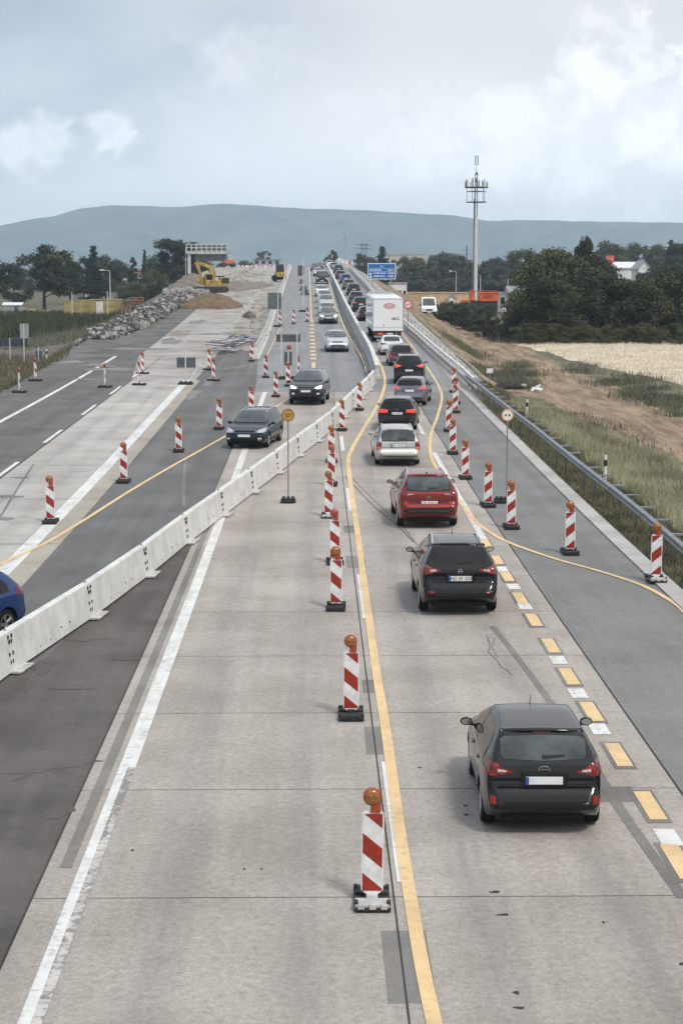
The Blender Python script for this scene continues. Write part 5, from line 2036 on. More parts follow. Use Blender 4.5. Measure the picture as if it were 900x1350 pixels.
# round sign on the right shoulder
p_ = at(661, 663)
t = thing('round_sign', 'small round white and orange sign on a thin pole at the right shoulder', 'sign', (p_.x, p_.y, zr(p_.y) + .02))
stand_base(t, 0, .5, .5)
q_ = atY(668.5, 548, p_.y)
hz_ = q_.z - p_.z
xo = q_.x - p_.x
b = bmesh.new()
cyl(b, (xo, 0, .1), (xo, 0, hz_ + .15), .022, n=10)
cyl(b, (0, 0, .12), (xo, 0, .12), .03, n=8)
obj('pole', b, M_POLE, t)
b = bmesh.new()
lathe(b, [(.001, -.03), (.19, -.03), (.19, 0)], 32, 'Y', (xo, 0, hz_))
obj('disc', b, M_SFACE, t, sharp=radians(40))
b = bmesh.new()
lathe(b, [(.16, -.034), (.195, -.036), (.20, -.02), (.195, 0)], 32, 'Y', (xo, 0, hz_))
obj('rim', b, M_SORG, t, sharp=radians(40))
b = bmesh.new()
for dx in (-.06, .06):
    box(b, (xo + dx, -.034, hz_ - .01), (.055, .006, .045))
    box(b, (xo + dx, -.034, hz_ + .025), (.035, .006, .03))
obj('car_symbol', b, M_SLOT, t)


def panel_sign(px0, py0, px1, py1, poles, ground, label, mat=M_SIGNB, base=True, thick=.05, name='traffic_sign', cross=False, group=None):
    """panel seen at the pixel rectangle, standing at the ground pixel"""
    g = at(*ground)
    Y = g.y
    c0, c1 = atY(px0, py0, Y), atY(px1, py1, Y)
    gz = zr(Y) if XL(Y) < g.x < XR(Y) else g.z
    t = thing(name, label, 'sign', (g.x, Y, gz + .015), 0, group)
    cx, w_ = (c0.x + c1.x) / 2 - g.x, abs(c1.x - c0.x)
    z1, z0 = c0.z - gz, c1.z - gz
    b = bmesh.new()
    box(b, (cx, 0, (z0 + z1) / 2), (w_, thick, z1 - z0), bev=.02)
    if cross:
        for k in (.25, .5, .75):
            box(b, (cx, -thick * .7, z0 + (z1 - z0) * k), (w_ * .98, .03, .05))
    pn = obj('panel', b, mat, t)
    for px_, top in poles:
        q = atY(px_, ground[1], Y)
        zt = atY(px_, top, Y).z - gz
        b = bmesh.new()
        cyl(b, (q.x - g.x, -thick * .9, 0), (q.x - g.x, -thick * .9, zt), .045, n=8)
        obj('pole', b, M_POLEW, t)
        if base:
            stand_base(t, q.x - g.x, .9, .7)
    return t


panel_sign(233, 471.5, 258, 485, [(245, 444)], (246, 507), 'small dark sign panel on a single pole seen from behind, standing on pale concrete')
panel_sign(364, 441, 396, 451, [(371, 430), (391.5, 436)], (380, 500), 'wide dark sign panel on two thin poles in front of the ramp')
t = panel_sign(374.5, 464, 385, 482, [(380, 462)], (384, 500), 'upright dark panel with a red lamp on top among the beacons', base=True)
g_ = at(384, 500)
b = bmesh.new()
qq = atY(381, 458, g_.y)
lathe(b, [(.001, -.10), (.12, -.08), (.16, 0), (.12, .08), (.001, .10)], 20, 'Y', (qq.x - g_.x, 0, qq.z - zr(g_.y)))
obj('red_lamp', b, M_LENSR, t, sharp=radians(50))
panel_sign(353, 386, 371, 408, [(366.5, 386)], (367, 431), 'grey green panel with cross bars seen from behind, left of the ramp wall', mat=pmat('sign_back_green', (0.13, 0.16, 0.15), .5, .3), base=True, cross=True)
panel_sign(392.5, 350, 401.5, 364, [(399, 341), (401, 341)], (400, 411), 'dark panel on a tall pole near the top of the ramp', base=True)
panel_sign(-14, 446.5, 37, 457, [(14, 446)], (15, 476), 'wide low dark blue board seen from behind at the left edge', mat=pmat('sign_back_blue', (0.07, 0.08, 0.10), .5, .3), base=False, cross=True)
panel_sign(26.5, 427, 38.5, 446.3, [(32.5, 427)], (33, 478), 'upright pale grey sign seen from behind at the left', mat=M_SIGNBL, base=False)
panel_sign(47, 463, 56, 473.5, [(51.3, 458)], (51, 478), 'small dark stand beside the left marker post', base=False)
# stands left lying on the closed lane
for i, (x_, y_, w_) in enumerate(((398, 374, .9), (400, 383, 1.2), (402, 389, 1.3))):
    p_ = at(x_, y_)
    t = thing('sign_stand', ('black block on the closed lane, highest of three', 'black block on the closed lane, middle of three', 'black block on the closed lane, lowest of three')[i], 'sign stand', (p_.x, p_.y, zr(p_.y) + .015), 0, 'black blocks on the closed lane')
    stand_base(t, 0, w_, .8)
    b = bmesh.new()
    box(b, (0, 0, .42), (w_ * .7, .3, .5), bev=.03)
    obj('block', b, M_SIGNB, t)

# blue direction sign
Yb = G(150)
c0, c1 = atY(484.5, 347, Yb), atY(521.5, 368.3, Yb)
gz = T((c0.x + c1.x) / 2, Yb)
cx = (c0.x + c1.x) / 2
t = thing('direction_sign', 'large blue motorway sign with white lines of lettering above the lorry', 'road sign', (cx, Yb, gz))
w_, z1, z0 = c1.x - c0.x, c0.z - gz, c1.z - gz
b = bmesh.new()
box(b, (0, 0, (z0 + z1) / 2), (w_, .08, z1 - z0), bev=.02)
fr_ = obj('border', b, M_SFACE, t)
b = bmesh.new()
box(b, (0, -.045, (z0 + z1) / 2), (w_ - .22, .02, z1 - z0 - .22), bev=.008)
pn = obj('panel', b, M_BLUES, t)
hh = z1 - z0
def scribble(parent, x0, x1, z, h_, seed):
    """a line of white lettering too small to read: broken strokes"""
    rr_ = random.Random(seed)
    b_ = bmesh.new()
    x = x0
    while x < x1:
        l_ = h_ * rr_.choice((.35, .5, .65))
        box(b_, (min(x + l_ / 2, x1), -.06, z + rr_.uniform(-.1, .1) * h_), (l_ * .8, .008, h_ * rr_.choice((.55, .75, 1.0))))
        x += l_ * 1.25
    return obj('lettering', b_, M_SFACE, parent)


b = bmesh.new()
box(b, (0, -.058, z0 + hh * .80), (w_ * .16, .008, hh * .13), bev=.003)
obj('route_shield', b, pmat('shield_blue', (0.10, 0.32, 0.62), .5), pn)
for k, (xa_, xb_) in enumerate(((-.43, -.05), (-.30, .12), (-.30, .10))):
    zk = z0 + hh * (.58 - .19 * k)
    scribble(pn, w_ * xa_, w_ * xb_, zk, hh * .10, k)
    scribble(pn, w_ * .22, w_ * .42, zk, hh * .10, k + 7)
b = bmesh.new()
for k in (0, 1):
    cyl(b, (-w_ * .40, -.06, z0 + hh * (.34 - .19 * k)), (-w_ * .40, -.068, z0 + hh * (.34 - .19 * k)), hh * .07, n=14)
box(b, (0, -.06, z0 + hh * .49), (w_ * .9, .006, .03))
box(b, (0, -.06, z0 + hh * .68), (w_ * .9, .006, .03))
obj('symbols', b, M_SFACE, pn)
for sx in (-.33, .33):
    b = bmesh.new()
    box(b, (sx * w_, .12, (z1 - .3) / 2), (.16, .16, z1 - .1))
    obj('post', b, M_GALV, t)

# speed limit sign beside the lorry
Yq = G(92)
p_ = atY(536.5, 430, Yq)
gz = T(p_.x, Yq)
q_ = atY(537.5, 401.5, Yq)
t = thing('speed_limit_sign', 'round red and white speed limit sign right of the lorry', 'road sign', (q_.x, Yq, gz))
hz_ = q_.z - gz
b = bmesh.new()
cyl(b, (0, 0.03, 0), (0, 0.03, hz_ + .3), .045, n=8)
obj('pole', b, M_POLE, t)
b = bmesh.new()
lathe(b, [(.001, -.03), (.40, -.03), (.40, 0)], 32, 'Y', (0, 0, hz_))
di = obj('disc', b, M_SFACE, t, sharp=radians(40))
b = bmesh.new()
lathe(b, [(.29, -.036), (.40, -.036), (.405, -.02), (.405, 0)], 32, 'Y', (0, 0, hz_))
obj('rim', b, M_SRED, di, sharp=radians(40))
text_mesh('60', .42, M_INK, di, (0, -.036, hz_), (radians(90), 0, 0))
# ------------------------------------------------------------------ vegetation
def leaf_mat(name, c0, c1, c2, sc=0.5):
    m = bpy.data.materials.new(name)
    m.use_nodes = True
    t = NT(m.node_tree)
    b = t.n['Principled BSDF']
    tc = t.new('ShaderNodeTexCoord')
    co = tc.outputs['Object']
    a = t.noise(co, sc, 4, .6)
    f = t.noise(co, 7.0, 2, .6)
    oi = t.new('ShaderNodeObjectInfo')
    col = t.mix(t.ramp(a, .35, .65), c0, c1)
    col = t.mix(t.ramp(f, .5, .75, 0, .8), col, c2)
    col = t.vmath('SCALE', col, t.ramp(oi.outputs['Random'], 0, 1, .8, 1.25, False))
    t.l.new(col, b.inputs['Base Color'])
    b.inputs['Roughness'].default_value = .75
    b.inputs['Specular IOR Level'].default_value = .2
    return m


M_LEAF = [leaf_mat('dark_leaves', (0.020, 0.025, 0.012), (0.048, 0.054, 0.024), (0.085, 0.09, 0.038)),
          leaf_mat('green_leaves', (0.040, 0.046, 0.018), (0.085, 0.092, 0.036), (0.14, 0.145, 0.06)),
          leaf_mat('grey_green_leaves', (0.045, 0.052, 0.035), (0.085, 0.092, 0.06), (0.14, 0.145, 0.10)),
          leaf_mat('conifer_needles', (0.010, 0.018, 0.012), (0.022, 0.034, 0.021), (0.04, 0.05, 0.03))]
M_BARK = pmat('bark', (0.055, 0.045, 0.036), .9, 0, .3, 4, bump=.4)


def leaves_mesh(name, centres, per, size, seed, flat=0.6):
    """many small leaf faces spread through clumps; centres: (x, y, z, rx, ry, rz)"""
    rs = np.random.RandomState(seed)
    C = np.array(centres)
    vol = C[:, 3] * C[:, 4] * C[:, 5]
    w_ = vol ** .67
    n = np.maximum(6, (per * w_ / w_.sum()).astype(int))
    ci = np.repeat(np.arange(len(C)), n)
    N = len(ci)
    dv = rs.randn(N, 3)
    dv /= np.linalg.norm(dv, axis=1)[:, None]
    rad = rs.rand(N) ** .42
    P = C[ci, :3] + dv * rad[:, None] * C[ci, 3:6] * (1 + .12 * rs.randn(N, 1))
    a = rs.randn(N, 3)
    a /= np.linalg.norm(a, axis=1)[:, None]
    up = dv * .7 + rs.randn(N, 3) * .6 + np.array([0, 0, .5])
    b_ = np.cross(a, up)
    b_ /= np.linalg.norm(b_, axis=1)[:, None] + 1e-9
    a = np.cross(b_, up)
    a /= np.linalg.norm(a, axis=1)[:, None] + 1e-9
    sz = size * (.6 + .8 * rs.rand(N))[:, None]
    v0 = P - a * sz
    v1 = P + b_ * sz * .55
    v2 = P + a * sz
    v3 = P - b_ * sz * .55
    V_ = np.stack([v0, v1, v2, v3], 1).reshape(-1, 3)
    me = bpy.data.meshes.new(name)
    me.vertices.add(4 * N)
    me.vertices.foreach_set('co', V_.reshape(-1))
    me.loops.add(4 * N)
    me.loops.foreach_set('vertex_index', np.arange(4 * N))
    me.polygons.add(N)
    me.polygons.foreach_set('loop_start', np.arange(0, 4 * N, 4))
    me.polygons.foreach_set('loop_total', np.full(N, 4))
    me.update()
    return me


def tree_proto(kind, seed, mat, per=7000):
    """unit tree 10 m tall"""
    rr_ = random.Random(seed)
    cen = []
    limbs = []
    if kind == 'round':
        for k in range(30):
            a = rr_.random() * 6.28
            h = rr_.uniform(2.6, 9.2)
            env = math.sqrt(max(.05, 1 - ((h - 5.6) / 4.2) ** 2)) * 3.6
            r = env * math.sqrt(rr_.random()) * .95
            s_ = rr_.uniform(.75, 1.45)
            cen.append((r * cos(a), r * sin(a), h, s_, s_, s_ * .75))
            if k % 3 == 0:
                limbs.append((r * cos(a) * .8, r * sin(a) * .8, h - .3))
    elif kind == 'tall':
        for k in range(26):
            a = rr_.random() * 6.28
            h = rr_.uniform(1.6, 9.5)
            env = math.sqrt(max(.05, 1 - ((h - 5.0) / 5.2) ** 2)) * 2.1
            r = env * math.sqrt(rr_.random())
            s_ = rr_.uniform(.6, 1.1)
            cen.append((r * cos(a), r * sin(a), h, s_, s_, s_ * 1.1))
            if k % 3 == 0:
                limbs.append((r * cos(a) * .8, r * sin(a) * .8, h - .3))
    elif kind == 'bush':
        for k in range(30):
            a = rr_.random() * 6.28
            h = rr_.uniform(.8, 8.8)
            env = math.sqrt(max(.05, 1 - (h / 10) ** 2)) * 4.2
            r = env * math.sqrt(rr_.random())
            s_ = rr_.uniform(.8, 1.7)
            cen.append((r * cos(a), r * sin(a), h, s_, s_, s_ * .85))
    elif kind == 'conifer':
        for k in range(34):
            h = .8 + 9.0 * k / 34
            env = 2.6 * (1 - h / 10.2) + .15
            for q in range(3 if h < 7 else 2):
                a = rr_.random() * 6.28
                r = env * rr_.uniform(.3, .85)
                cen.append((r * cos(a), r * sin(a), h - r * .15, .25 + env * .28, .25 + env * .28, .22))
    t = thing('tree', '', 'tree')
    me = leaves_mesh('crown', cen, per, .19 if kind != 'conifer' else .15, seed)
    link('crown', me, [mat], t)
    b = bmesh.new()
    pts = [(0, 0, -.3), (.08, .05, 2), (-.05, .1, 4.5), (.05, 0, 7.8 if kind != 'conifer' else 9.8)]
    for i, (r0, r1) in enumerate(((.26, .19), (.19, .13), (.13, .04))):
        cyl(b, pts[i], pts[i + 1], r0, r1, 8)
    for q in limbs:
        zb = max(1.8, q[2] - 2.2)
        cyl(b, (0, 0, zb), q, .09, .03, 6)
    obj('trunk', b, M_BARK, t)
    return t


PT = {}


def tree(px, base, Y, pxtop, kind, mi, label, group, wf=1.0, name='tree', z=None, seed=None):
    """px: column of the trunk; Y distance; pxtop: row of the crown's top"""
    Y = G(Y)
    p = atY(px, 360, Y)
    gz = T(p.x, Y) if z is None else z
    top = atY(px, pxtop, Y).z
    H = max(1.5, top - gz)
    sd_ = (seed if seed is not None else int(px * 7)) % 3
    key = (kind, mi, sd_)
    if key not in PT:
        o = tree_proto(kind, sd_ * 13 + mi * 5 + len(kind), M_LEAF[mi])
        PT[key] = o
        o.name = name
    else:
        o = dup(PT[key])
    o.name = name
    o.location = (p.x, Y, gz)
    o.rotation_euler = (0, 0, (px * 1.37) % 6.28)
    o.scale = (H / 10 * wf, H / 10 * wf, H / 10)
    o['label'] = label
    if group:
        o['group'] = group
    elif 'group' in o.keys():
        del o['group']
    return o


def dtree(*a, **k):
    return tree(*a, **k)


# ---- left side
tree(58, 405, 215, 321, 'round', 0, 'large dark round-crowned tree standing free by the field at the left', None, 1.25)
tree(-8, 405, 222, 338, 'round', 0, 'dark tree cut by the left edge of the picture', None, 1.2)
tree(18, 405, 245, 345, 'bush', 0, 'dark bushy tree between the left edge and the large round tree', None, 1.0)
tree(92, 400, 250, 342, 'round', 0, 'tree close behind the right side of the large round tree', None, 1.1)
tree(124, 398, 262, 322, 'conifer', 3, 'pointed dark conifer right of the large round tree', None, 1.3, name='conifer')
tree(110, 398, 268, 338, 'round', 0, 'dark tree left of the pointed conifer', None, 1.0)
tree(140, 398, 268, 336, 'round', 0, 'dark broad tree right of the pointed conifer', None, 1.2)
tree(158, 398, 280, 343, 'round', 2, 'greyish tree behind the row of dark trees left of the bent spruce', None, 1.0)
tree(176, 395, 275, 337, 'conifer', 3, 'small conifer between the dark broad tree and the bent spruce', None, 1.0, name='conifer')
tree(191, 395, 265, 327, 'conifer', 3, 'thin sparse spruce with a bent tip left of the gantry', None, .6, name='conifer')
tree(214, 392, 245, 328, 'bush', 1, 'tall leafy tree left of the gantry, left one of the clump', None, 1.0)
tree(231, 392, 240, 314, 'round', 0, 'tallest dark tree of the clump behind the gantry post', None, 1.4)
tree(250, 392, 250, 318, 'round', 0, 'dark tree of the clump right behind the gantry post', None, 1.2)
tree(205, 392, 232, 352, 'bush', 1, 'green shrubby tree at the foot of the clump left of the gantry', None, 1.0)
tree(236, 394, 215, 362, 'bush', 1, 'low green shrub in front of the gantry clump', None, 1.3, name='shrub')
tree(175, 398, 225, 368, 'bush', 1, 'low green shrub near the rubble, under the bent spruce', None, 1.6, name='shrub')
tree(200, 395, 205, 372, 'bush', 0, 'low dark shrub just above the rubble heap', None, 1.3, name='shrub')
tree(272, 390, 330, 340, 'bush', 2, 'hazy tree seen behind the gantry sign', None, 1.3)
tree(295, 390, 340, 344, 'bush', 2, 'hazy tree right of the gantry sign', None, 1.2)
tree(320, 385, 420, 340, 'bush', 2, 'far pale tree left of the rounded tree near the crest', None, 1.3)
tree(348, 375, 420, 329, 'round', 1, 'rounded tree standing alone left of the crest of the road', None, 1.0)
tree(372, 375, 520, 346, 'bush', 2, 'low pale tree right of the rounded tree near the crest', None, 1.4)
for i, x_ in enumerate(range(-120, 250, 26)):
    tree(x_ + (i * 7) % 9, 395, 400 + (i % 3) * 25, 344 + (i * 5) % 7, 'bush', 2, 'far hazy tree of the wood behind the trees on the left', 'far trees of the left wood', 1.3, seed=i)

# ---- around the crest and the middle
tree(440, 358, 340, 329, 'round', 1, 'dark green tree above the crest, right one of the pair at the road', None, .8)
tree(431, 360, 355, 338, 'bush', 1, 'dark green tree above the crest, left one of the pair at the road', None, .8)
tree(504, 372, 330, 323, 'conifer', 3, 'pointed conifer above the blue motorway sign', None, 1.5, name='conifer')
tree(474, 372, 330, 334, 'round', 2, 'tree right of the crest beside the power poles', None, 1.0)
tree(488, 372, 345, 338, 'round', 2, 'greyish tree just left of the pointed conifer', None, 1.0)
hd = ((528, 338), (540, 343), (552, 338), (563, 344), (574, 336), (584, 331), (594, 338), (604, 334), (614, 342), (634, 340), (644, 343), (655, 338), (664, 344), (674, 341))
for i, (x_, t_) in enumerate(hd):
    tree(x_, 388, 292 + (i % 3) * 9, t_, 'tall' if i % 2 else 'round', 2, 'leafy tree in the even row behind the ochre wall and the mast', 'row of trees behind the mast', 1.25 if i % 2 else .9, seed=i)
for i in range(9):
    tree(522 + i * 19, 388, 286, 361 + (i * 5) % 6, 'bush', 2, 'shrub filling the foot of the row of trees behind the mast', 'shrubs under the row of trees', 1.5, name='shrub', seed=i)
tree(688, 388, 255, 327, 'round', 1, 'green tree between the mast and the big hedge', None, .9)

# ---- the big dark hedge on the right
hg = ((706, 335, 118), (722, 326, 122), (738, 323, 124), (752, 327, 121), (768, 318, 150), (783, 350, 120), (765, 352, 116), (800, 360, 118), (818, 366, 117), (836, 368, 116), (853, 366, 118), (870, 362, 117), (888, 360, 118), (905, 356, 118), (925, 350, 118), (712, 362, 112), (735, 368, 112), (701, 392, 116))
hl = ('left end of the big hedge, tall willow-like shrub', 'tall shrub second from the left end of the big hedge', 'tallest greenish shrub of the big hedge', 'tall shrub right of the tallest one in the big hedge', 'narrow dark tree rising above the big hedge', 'dark shrub of the hedge below the red roof sign', 'shrub at the step where the tall hedge becomes low', 'shrub of the lower hedge under the white building, leftmost', 'shrub of the lower hedge under the left part of the white building', 'shrub of the lower hedge under the gable of the white building', 'shrub of the lower hedge just right of the white building', 'shrub of the lower hedge towards the right edge', 'rounded shrub of the lower hedge close to the right edge', 'shrub of the hedge at the right edge of the picture', 'shrub of the hedge cut by the right edge', 'dark lower shrub in front of the left end of the hedge', 'dark lower shrub in front of the tallest hedge shrub', 'smallest shrub at the left foot of the big hedge')
for i, (x_, t_, y_) in enumerate(hg):
    tree(x_, 440, y_, t_, 'bush' if i != 4 else 'tall', 1 if i in (0, 1, 2, 3, 8, 11) else 0, hl[i], 'shrubs and trees of the big hedge', 1.05 if i < 4 else (.8 if i == 4 else 1.25), name='hedge_shrub', seed=i)
for i, x_ in enumerate(range(700, 960, 17)):
    tree(x_, 446, 108 + (i % 2) * 2, 424 + (i * 5) % 9, 'bush', 1, 'low bramble at the foot of the big hedge along the wheat field', 'brambles along the wheat field', 1.7, name='bramble', seed=i)
rt = ((812, 317, 330, 'round', 1, 'broad tree behind the white building'), (836, 320, 340, 'round', 1, 'tree right of the broad one behind the white building'), (850, 322, 345, 'conifer', 3, 'conifer behind the gable of the white building'), (868, 322, 320, 'round', 2, 'greyish tree right of the white building'), (883, 314, 300, 'conifer', 3, 'dark conifer nearest the right edge, behind the hedge'), (897, 318, 300, 'round', 0, 'dark tree at the right edge behind the hedge'), (795, 328, 300, 'round', 1, 'tree left of the white building behind the red sign'), (718, 328, 330, 'round', 0, 'far tree behind the left end of the hedge'), (788, 338, 200, 'round', 0, 'dark tree right below the red roof sign'), (880, 348, 165, 'round', 0, 'dark leafy tree partly in front of the white building, right side'), (862, 352, 165, 'round', 0, 'dark leafy tree in front of the gable of the white building'), (800, 358, 170, 'round', 0, 'small dark tree in front of the left end of the white building'), (910, 340, 160, 'round', 0, 'dark tree rising behind the hedge beyond the right edge'))
for x_, t_, y_, kd, mi, lb in rt:
    tree(x_, 430, y_, t_, kd, mi, lb, None, 1.1, name='conifer' if kd == 'conifer' else 'tree')
for i, x_ in enumerate(range(700, 1000, 24)):
    tree(x_, 395, 420, 338 + (i * 5) % 7, 'bush', 2, 'far hazy tree behind the buildings on the right', 'far trees on the right', 1.3, seed=i)
# bushes beside the dirt track
db = ((612, 398, 140, 1.3), (622, 397, 138, 1.4), (634, 401, 136, 1.4), (644, 400, 136, 1.1), (628, 409, 128, 1.2), (638, 415, 122, 1.2), (650, 420, 118, 1.4), (662, 424, 114, 1.3), (684, 428, 110, 1.3))
for i, (x_, t_, y_, wf_) in enumerate(db):
    tree(x_, 430, y_, t_, 'bush', 2 if i % 3 else 0, ('round dark bush of the group beside the dirt track, below the orange machine' if i < 5 else 'bush of the group between the dirt track and the big hedge'), 'bushes beside the dirt track below the orange machine' if i < 5 else 'bushes between the dirt track and the hedge', wf_, name='bush', seed=i)
for i, (x_, t_, y_) in enumerate(((590, 396, 150), (600, 394, 152), (585, 404, 140))):
    tree(x_, 410, y_, t_, 'bush', 2, 'low grey bush behind the white van on the dirt track', 'low grey bushes behind the van', 2.2, name='bush', seed=i)


# ---- grass and crops: nobody could count these
def blades(name, X, Y, Z, H, wd, lean, mats_, seed, seg=2):
    rs = np.random.RandomState(seed)
    N = len(X)
    a = rs.rand(N) * 2 * pi
    da = rs.rand(N) * 2 * pi
    dx, dy = np.cos(da), np.sin(da)
    sx, sy = -np.sin(a), np.cos(a)
    ln = lean * H * (.3 + rs.rand(N))
    V_ = np.zeros((N, 5, 3))
    for i, (f, wf) in enumerate(((0, 1), (.55, .75))):
        for j, sg in enumerate((-1, 1)):
            V_[:, 2 * i + j, 0] = X + sg * sx * wd * wf / 2 + dx * ln * f * f
            V_[:, 2 * i + j, 1] = Y + sg * sy * wd * wf / 2 + dy * ln * f * f
            V_[:, 2 * i + j, 2] = Z + H * f
    V_[:, 4, 0] = X + dx * ln
    V_[:, 4, 1] = Y + dy * ln
    V_[:, 4, 2] = Z + H * .96
    base = np.arange(N)[:, None] * 5
    tri = np.concatenate([base + np.array([0, 1, 3]), base + np.array([0, 3, 2]), base + np.array([2, 3, 4])], 1).reshape(-1)
    me = bpy.data.meshes.new(name)
    me.vertices.add(5 * N)
    me.vertices.foreach_set('co', V_.reshape(-1))
    me.loops.add(9 * N)
    me.loops.foreach_set('vertex_index', tri)
    me.polygons.add(3 * N)
    me.polygons.foreach_set('loop_start', np.arange(0, 9 * N, 3))
    me.polygons.foreach_set('loop_total', np.full(3 * N, 3))
    me.update()
    o = link(name, me, mats_)
    return o


def grass_mat(name, c0, c1, sc=.4):
    m = bpy.data.materials.new(name)
    m.use_nodes = True
    t = NT(m.node_tree)
    b = t.n['Principled BSDF']
    g = t.new('ShaderNodeNewGeometry')
    a = t.noise(g.outputs['Position'], sc, 5, .65)
    r = t.new('ShaderNodeNewGeometry')
    wn = t.new('ShaderNodeTexWhiteNoise')
    t.put(wn.inputs['Vector'], t.vmath('SCALE', g.outputs['Position'], 1.0))
    col = t.mix(t.ramp(a, .35, .65), c0, c1)
    fi = t.noise(g.outputs['Position'], 14.0, 2, .5)
    col = t.vmath('SCALE', col, t.ramp(fi, .3, .7, .65, 1.35, False))
    t.l.new(col, b.inputs['Base Color'])
    b.inputs['Roughness'].default_value = .8
    b.inputs['Specular IOR Level'].default_value = .15
    return m


M_G1 = grass_mat('verge_grass', (0.085, 0.085, 0.05), (0.20, 0.18, 0.115))
M_G2 = grass_mat('dry_grass', (0.22, 0.215, 0.125), (0.47, 0.445, 0.29))
M_G3 = grass_mat('bluish_weeds', (0.075, 0.085, 0.055), (0.20, 0.195, 0.13), 1.0)
M_CORN = grass_mat('maize_leaves', (0.035, 0.047, 0.022), (0.085, 0.092, 0.05), .3)


def gp(poly):
    return [(x, G(y)) for x, y in poly]


def scatter(poly, n, seed):
    rs = np.random.RandomState(seed)
    P_ = np.array(poly)
    X = rs.uniform(P_[:, 0].min(), P_[:, 0].max(), n * 4)
    Y = rs.uniform(P_[:, 1].min(), P_[:, 1].max(), n * 4)
    k = in_poly(X, Y, poly)
    return X[k][:n], Y[k][:n], rs


def ground_z(X, Y):
    return T_arr(X, Y)


def noise2(X, Y, f, seed=0):
    return (np.sin(X * f + seed) * np.cos(Y * f * .8 + seed * 2) + np.sin(X * f * 2.3 + Y * f * 1.7 + seed) * .6 + np.sin(Y * f * 3.1 - X * f * 1.1) * .4) / 2


# verge right of the kerb: short dark grass near the road, tall pale grass beyond the rail
vg = gp([(8.95, 6), (13.5, 6), (14.5, 38), (13.2, 52), (12, 62), (9.0, 60)])
X, Y, rs = scatter(vg, 180000, 1)
Z = ground_z(X, Y)
tall = np.clip((X - 10.8) / 2.5, 0, 1)
keep = rs.rand(len(X)) < np.clip(1.15 - (Y - 31) / 110, .35, 1) * (.35 + .65 * np.clip(noise2(X, Y, 1.3, 2) + .6, 0, 1)) * np.clip((X - 8.95) / .8, .1, 1)
X, Y, Z, tall = X[keep], Y[keep], Z[keep], tall[keep]
H = (.10 + .22 * rs.rand(len(X))) * (1 + 1.0 * tall)
o = blades('verge_grass', X, Y, Z, H, .02, .5, M_G1, 2)
tag(o, 'green grass of the verge on both sides of the guard rail', 'grass', kind='stuff')
X, Y, rs = scatter(gp([(10.4, 6), (14.5, 6), (15.2, 34), (14.6, 46), (12.6, 58), (11.4, 58)]), 145000, 3)
nz = noise2(X, Y, .9, 5)
keep = rs.rand(len(X)) < np.clip(nz + .75, 0.1, 1) * np.clip(1.1 - (Y - 31) / 130, .4, 1)
X, Y = X[keep], Y[keep]
H = .30 + .45 * rs.rand(len(X))
o = blades('dry_grass', X, Y, ground_z(X, Y), H, .016, .35, M_G2, 4)
tag(o, 'tall dry pale grass beyond the guard rail', 'grass', kind='stuff')


# weeds in clumps along the dirt track and field
def clumps(poly, nclump, per, hmin, hmax, seed, spread=.8):
    X0, Y0, rs = scatter(poly, nclump, seed)
    X = np.repeat(X0, per) + rs.randn(len(X0) * per) * spread
    Y = np.repeat(Y0, per) + rs.randn(len(X0) * per) * spread
    return X, Y, rs


for i, (poly, nc, per, h0, h1) in enumerate(((px_poly([(640, 490), (700, 480), (705, 505), (655, 512), (630, 505)], flat=0.0), 18, 350, .3, .8),
                                            (px_poly([(745, 478), (800, 486), (905, 520), (905, 552), (820, 520), (760, 492)], flat=0.0), 34, 200, .2, .6),
                                            (px_poly([(735, 535), (790, 560), (830, 582), (905, 615), (905, 650), (830, 600), (760, 560)], flat=0.0), 26, 140, .15, .4),
                                            (px_poly([(685, 447), (760, 446), (905, 446), (905, 441), (690, 443)], flat=0.0), 50, 120, .3, .7),
                                            (px_poly([(640, 430), (685, 436), (672, 452), (650, 448)], flat=0.0), 24, 160, .3, 1.0),
                                            (px_poly([(590, 455), (640, 470), (628, 480), (600, 470)], flat=0.0), 12, 200, .2, .6))):
    X, Y, rs = clumps(poly, nc, per, 0, 0, 30 + i)
    H = h0 + (h1 - h0) * rs.rand(len(X)) ** 1.5
    o = blades('weeds', X, Y, ground_z(X, Y), H, .035, .4, M_G3, 50 + i)
    tag(o, ('clumps of bluish weeds near the end of the bridge railing', 'weeds between the dirt track and the wheat field', 'weeds between the dirt track and the tall verge grass', 'weeds along the far edge of the wheat field', 'weeds on the slope below the bushes by the dirt track', 'weeds at the foot of the ramp slope')[i], 'weeds', kind='stuff')

# left: maize, dry grass on the field and the grassy corner
X, Y, rs = scatter(corn, 26000, 9)
H = 1.0 + .6 * rs.rand(len(X))
o = blades('maize', X, Y, ground_z(X, Y), H, .10, .5, M_CORN, 10)
tag(o, 'green maize growing in the field at the left', 'maize', kind='stuff')
X, Y, rs = scatter(fieldL, 9000, 12)
o = blades('field_grass', X, Y, ground_z(X, Y), .3 + .4 * rs.rand(len(X)), .06, .4, M_G2, 13)
tag(o, 'dry brownish grass behind the maize', 'grass', kind='stuff')
cp = [tuple(at(x, y).xy) for x, y in ((-60, 478), (40, 475), (72, 478), (62, 492), (30, 503), (-60, 525))]
cp = gp([(-18.3, 55), (-18.6, 75), (-22, 90), (-32, 95), (-36, 60), (-30, 45)])
X, Y, rs = scatter(cp, 26000, 14)
o = blades('corner_grass', X, Y, ground_z(X, Y), .2 + .5 * rs.rand(len(X)) ** 2, .035, .5, M_G1, 15)
tag(o, 'dark green grass at the left verge behind the edge-on beacons', 'grass', kind='stuff')
X, Y, rs = scatter(px_poly([(-20, 462), (60, 436), (150, 415), (175, 425), (100, 452), (40, 462)], flat=0.0), 9000, 16)
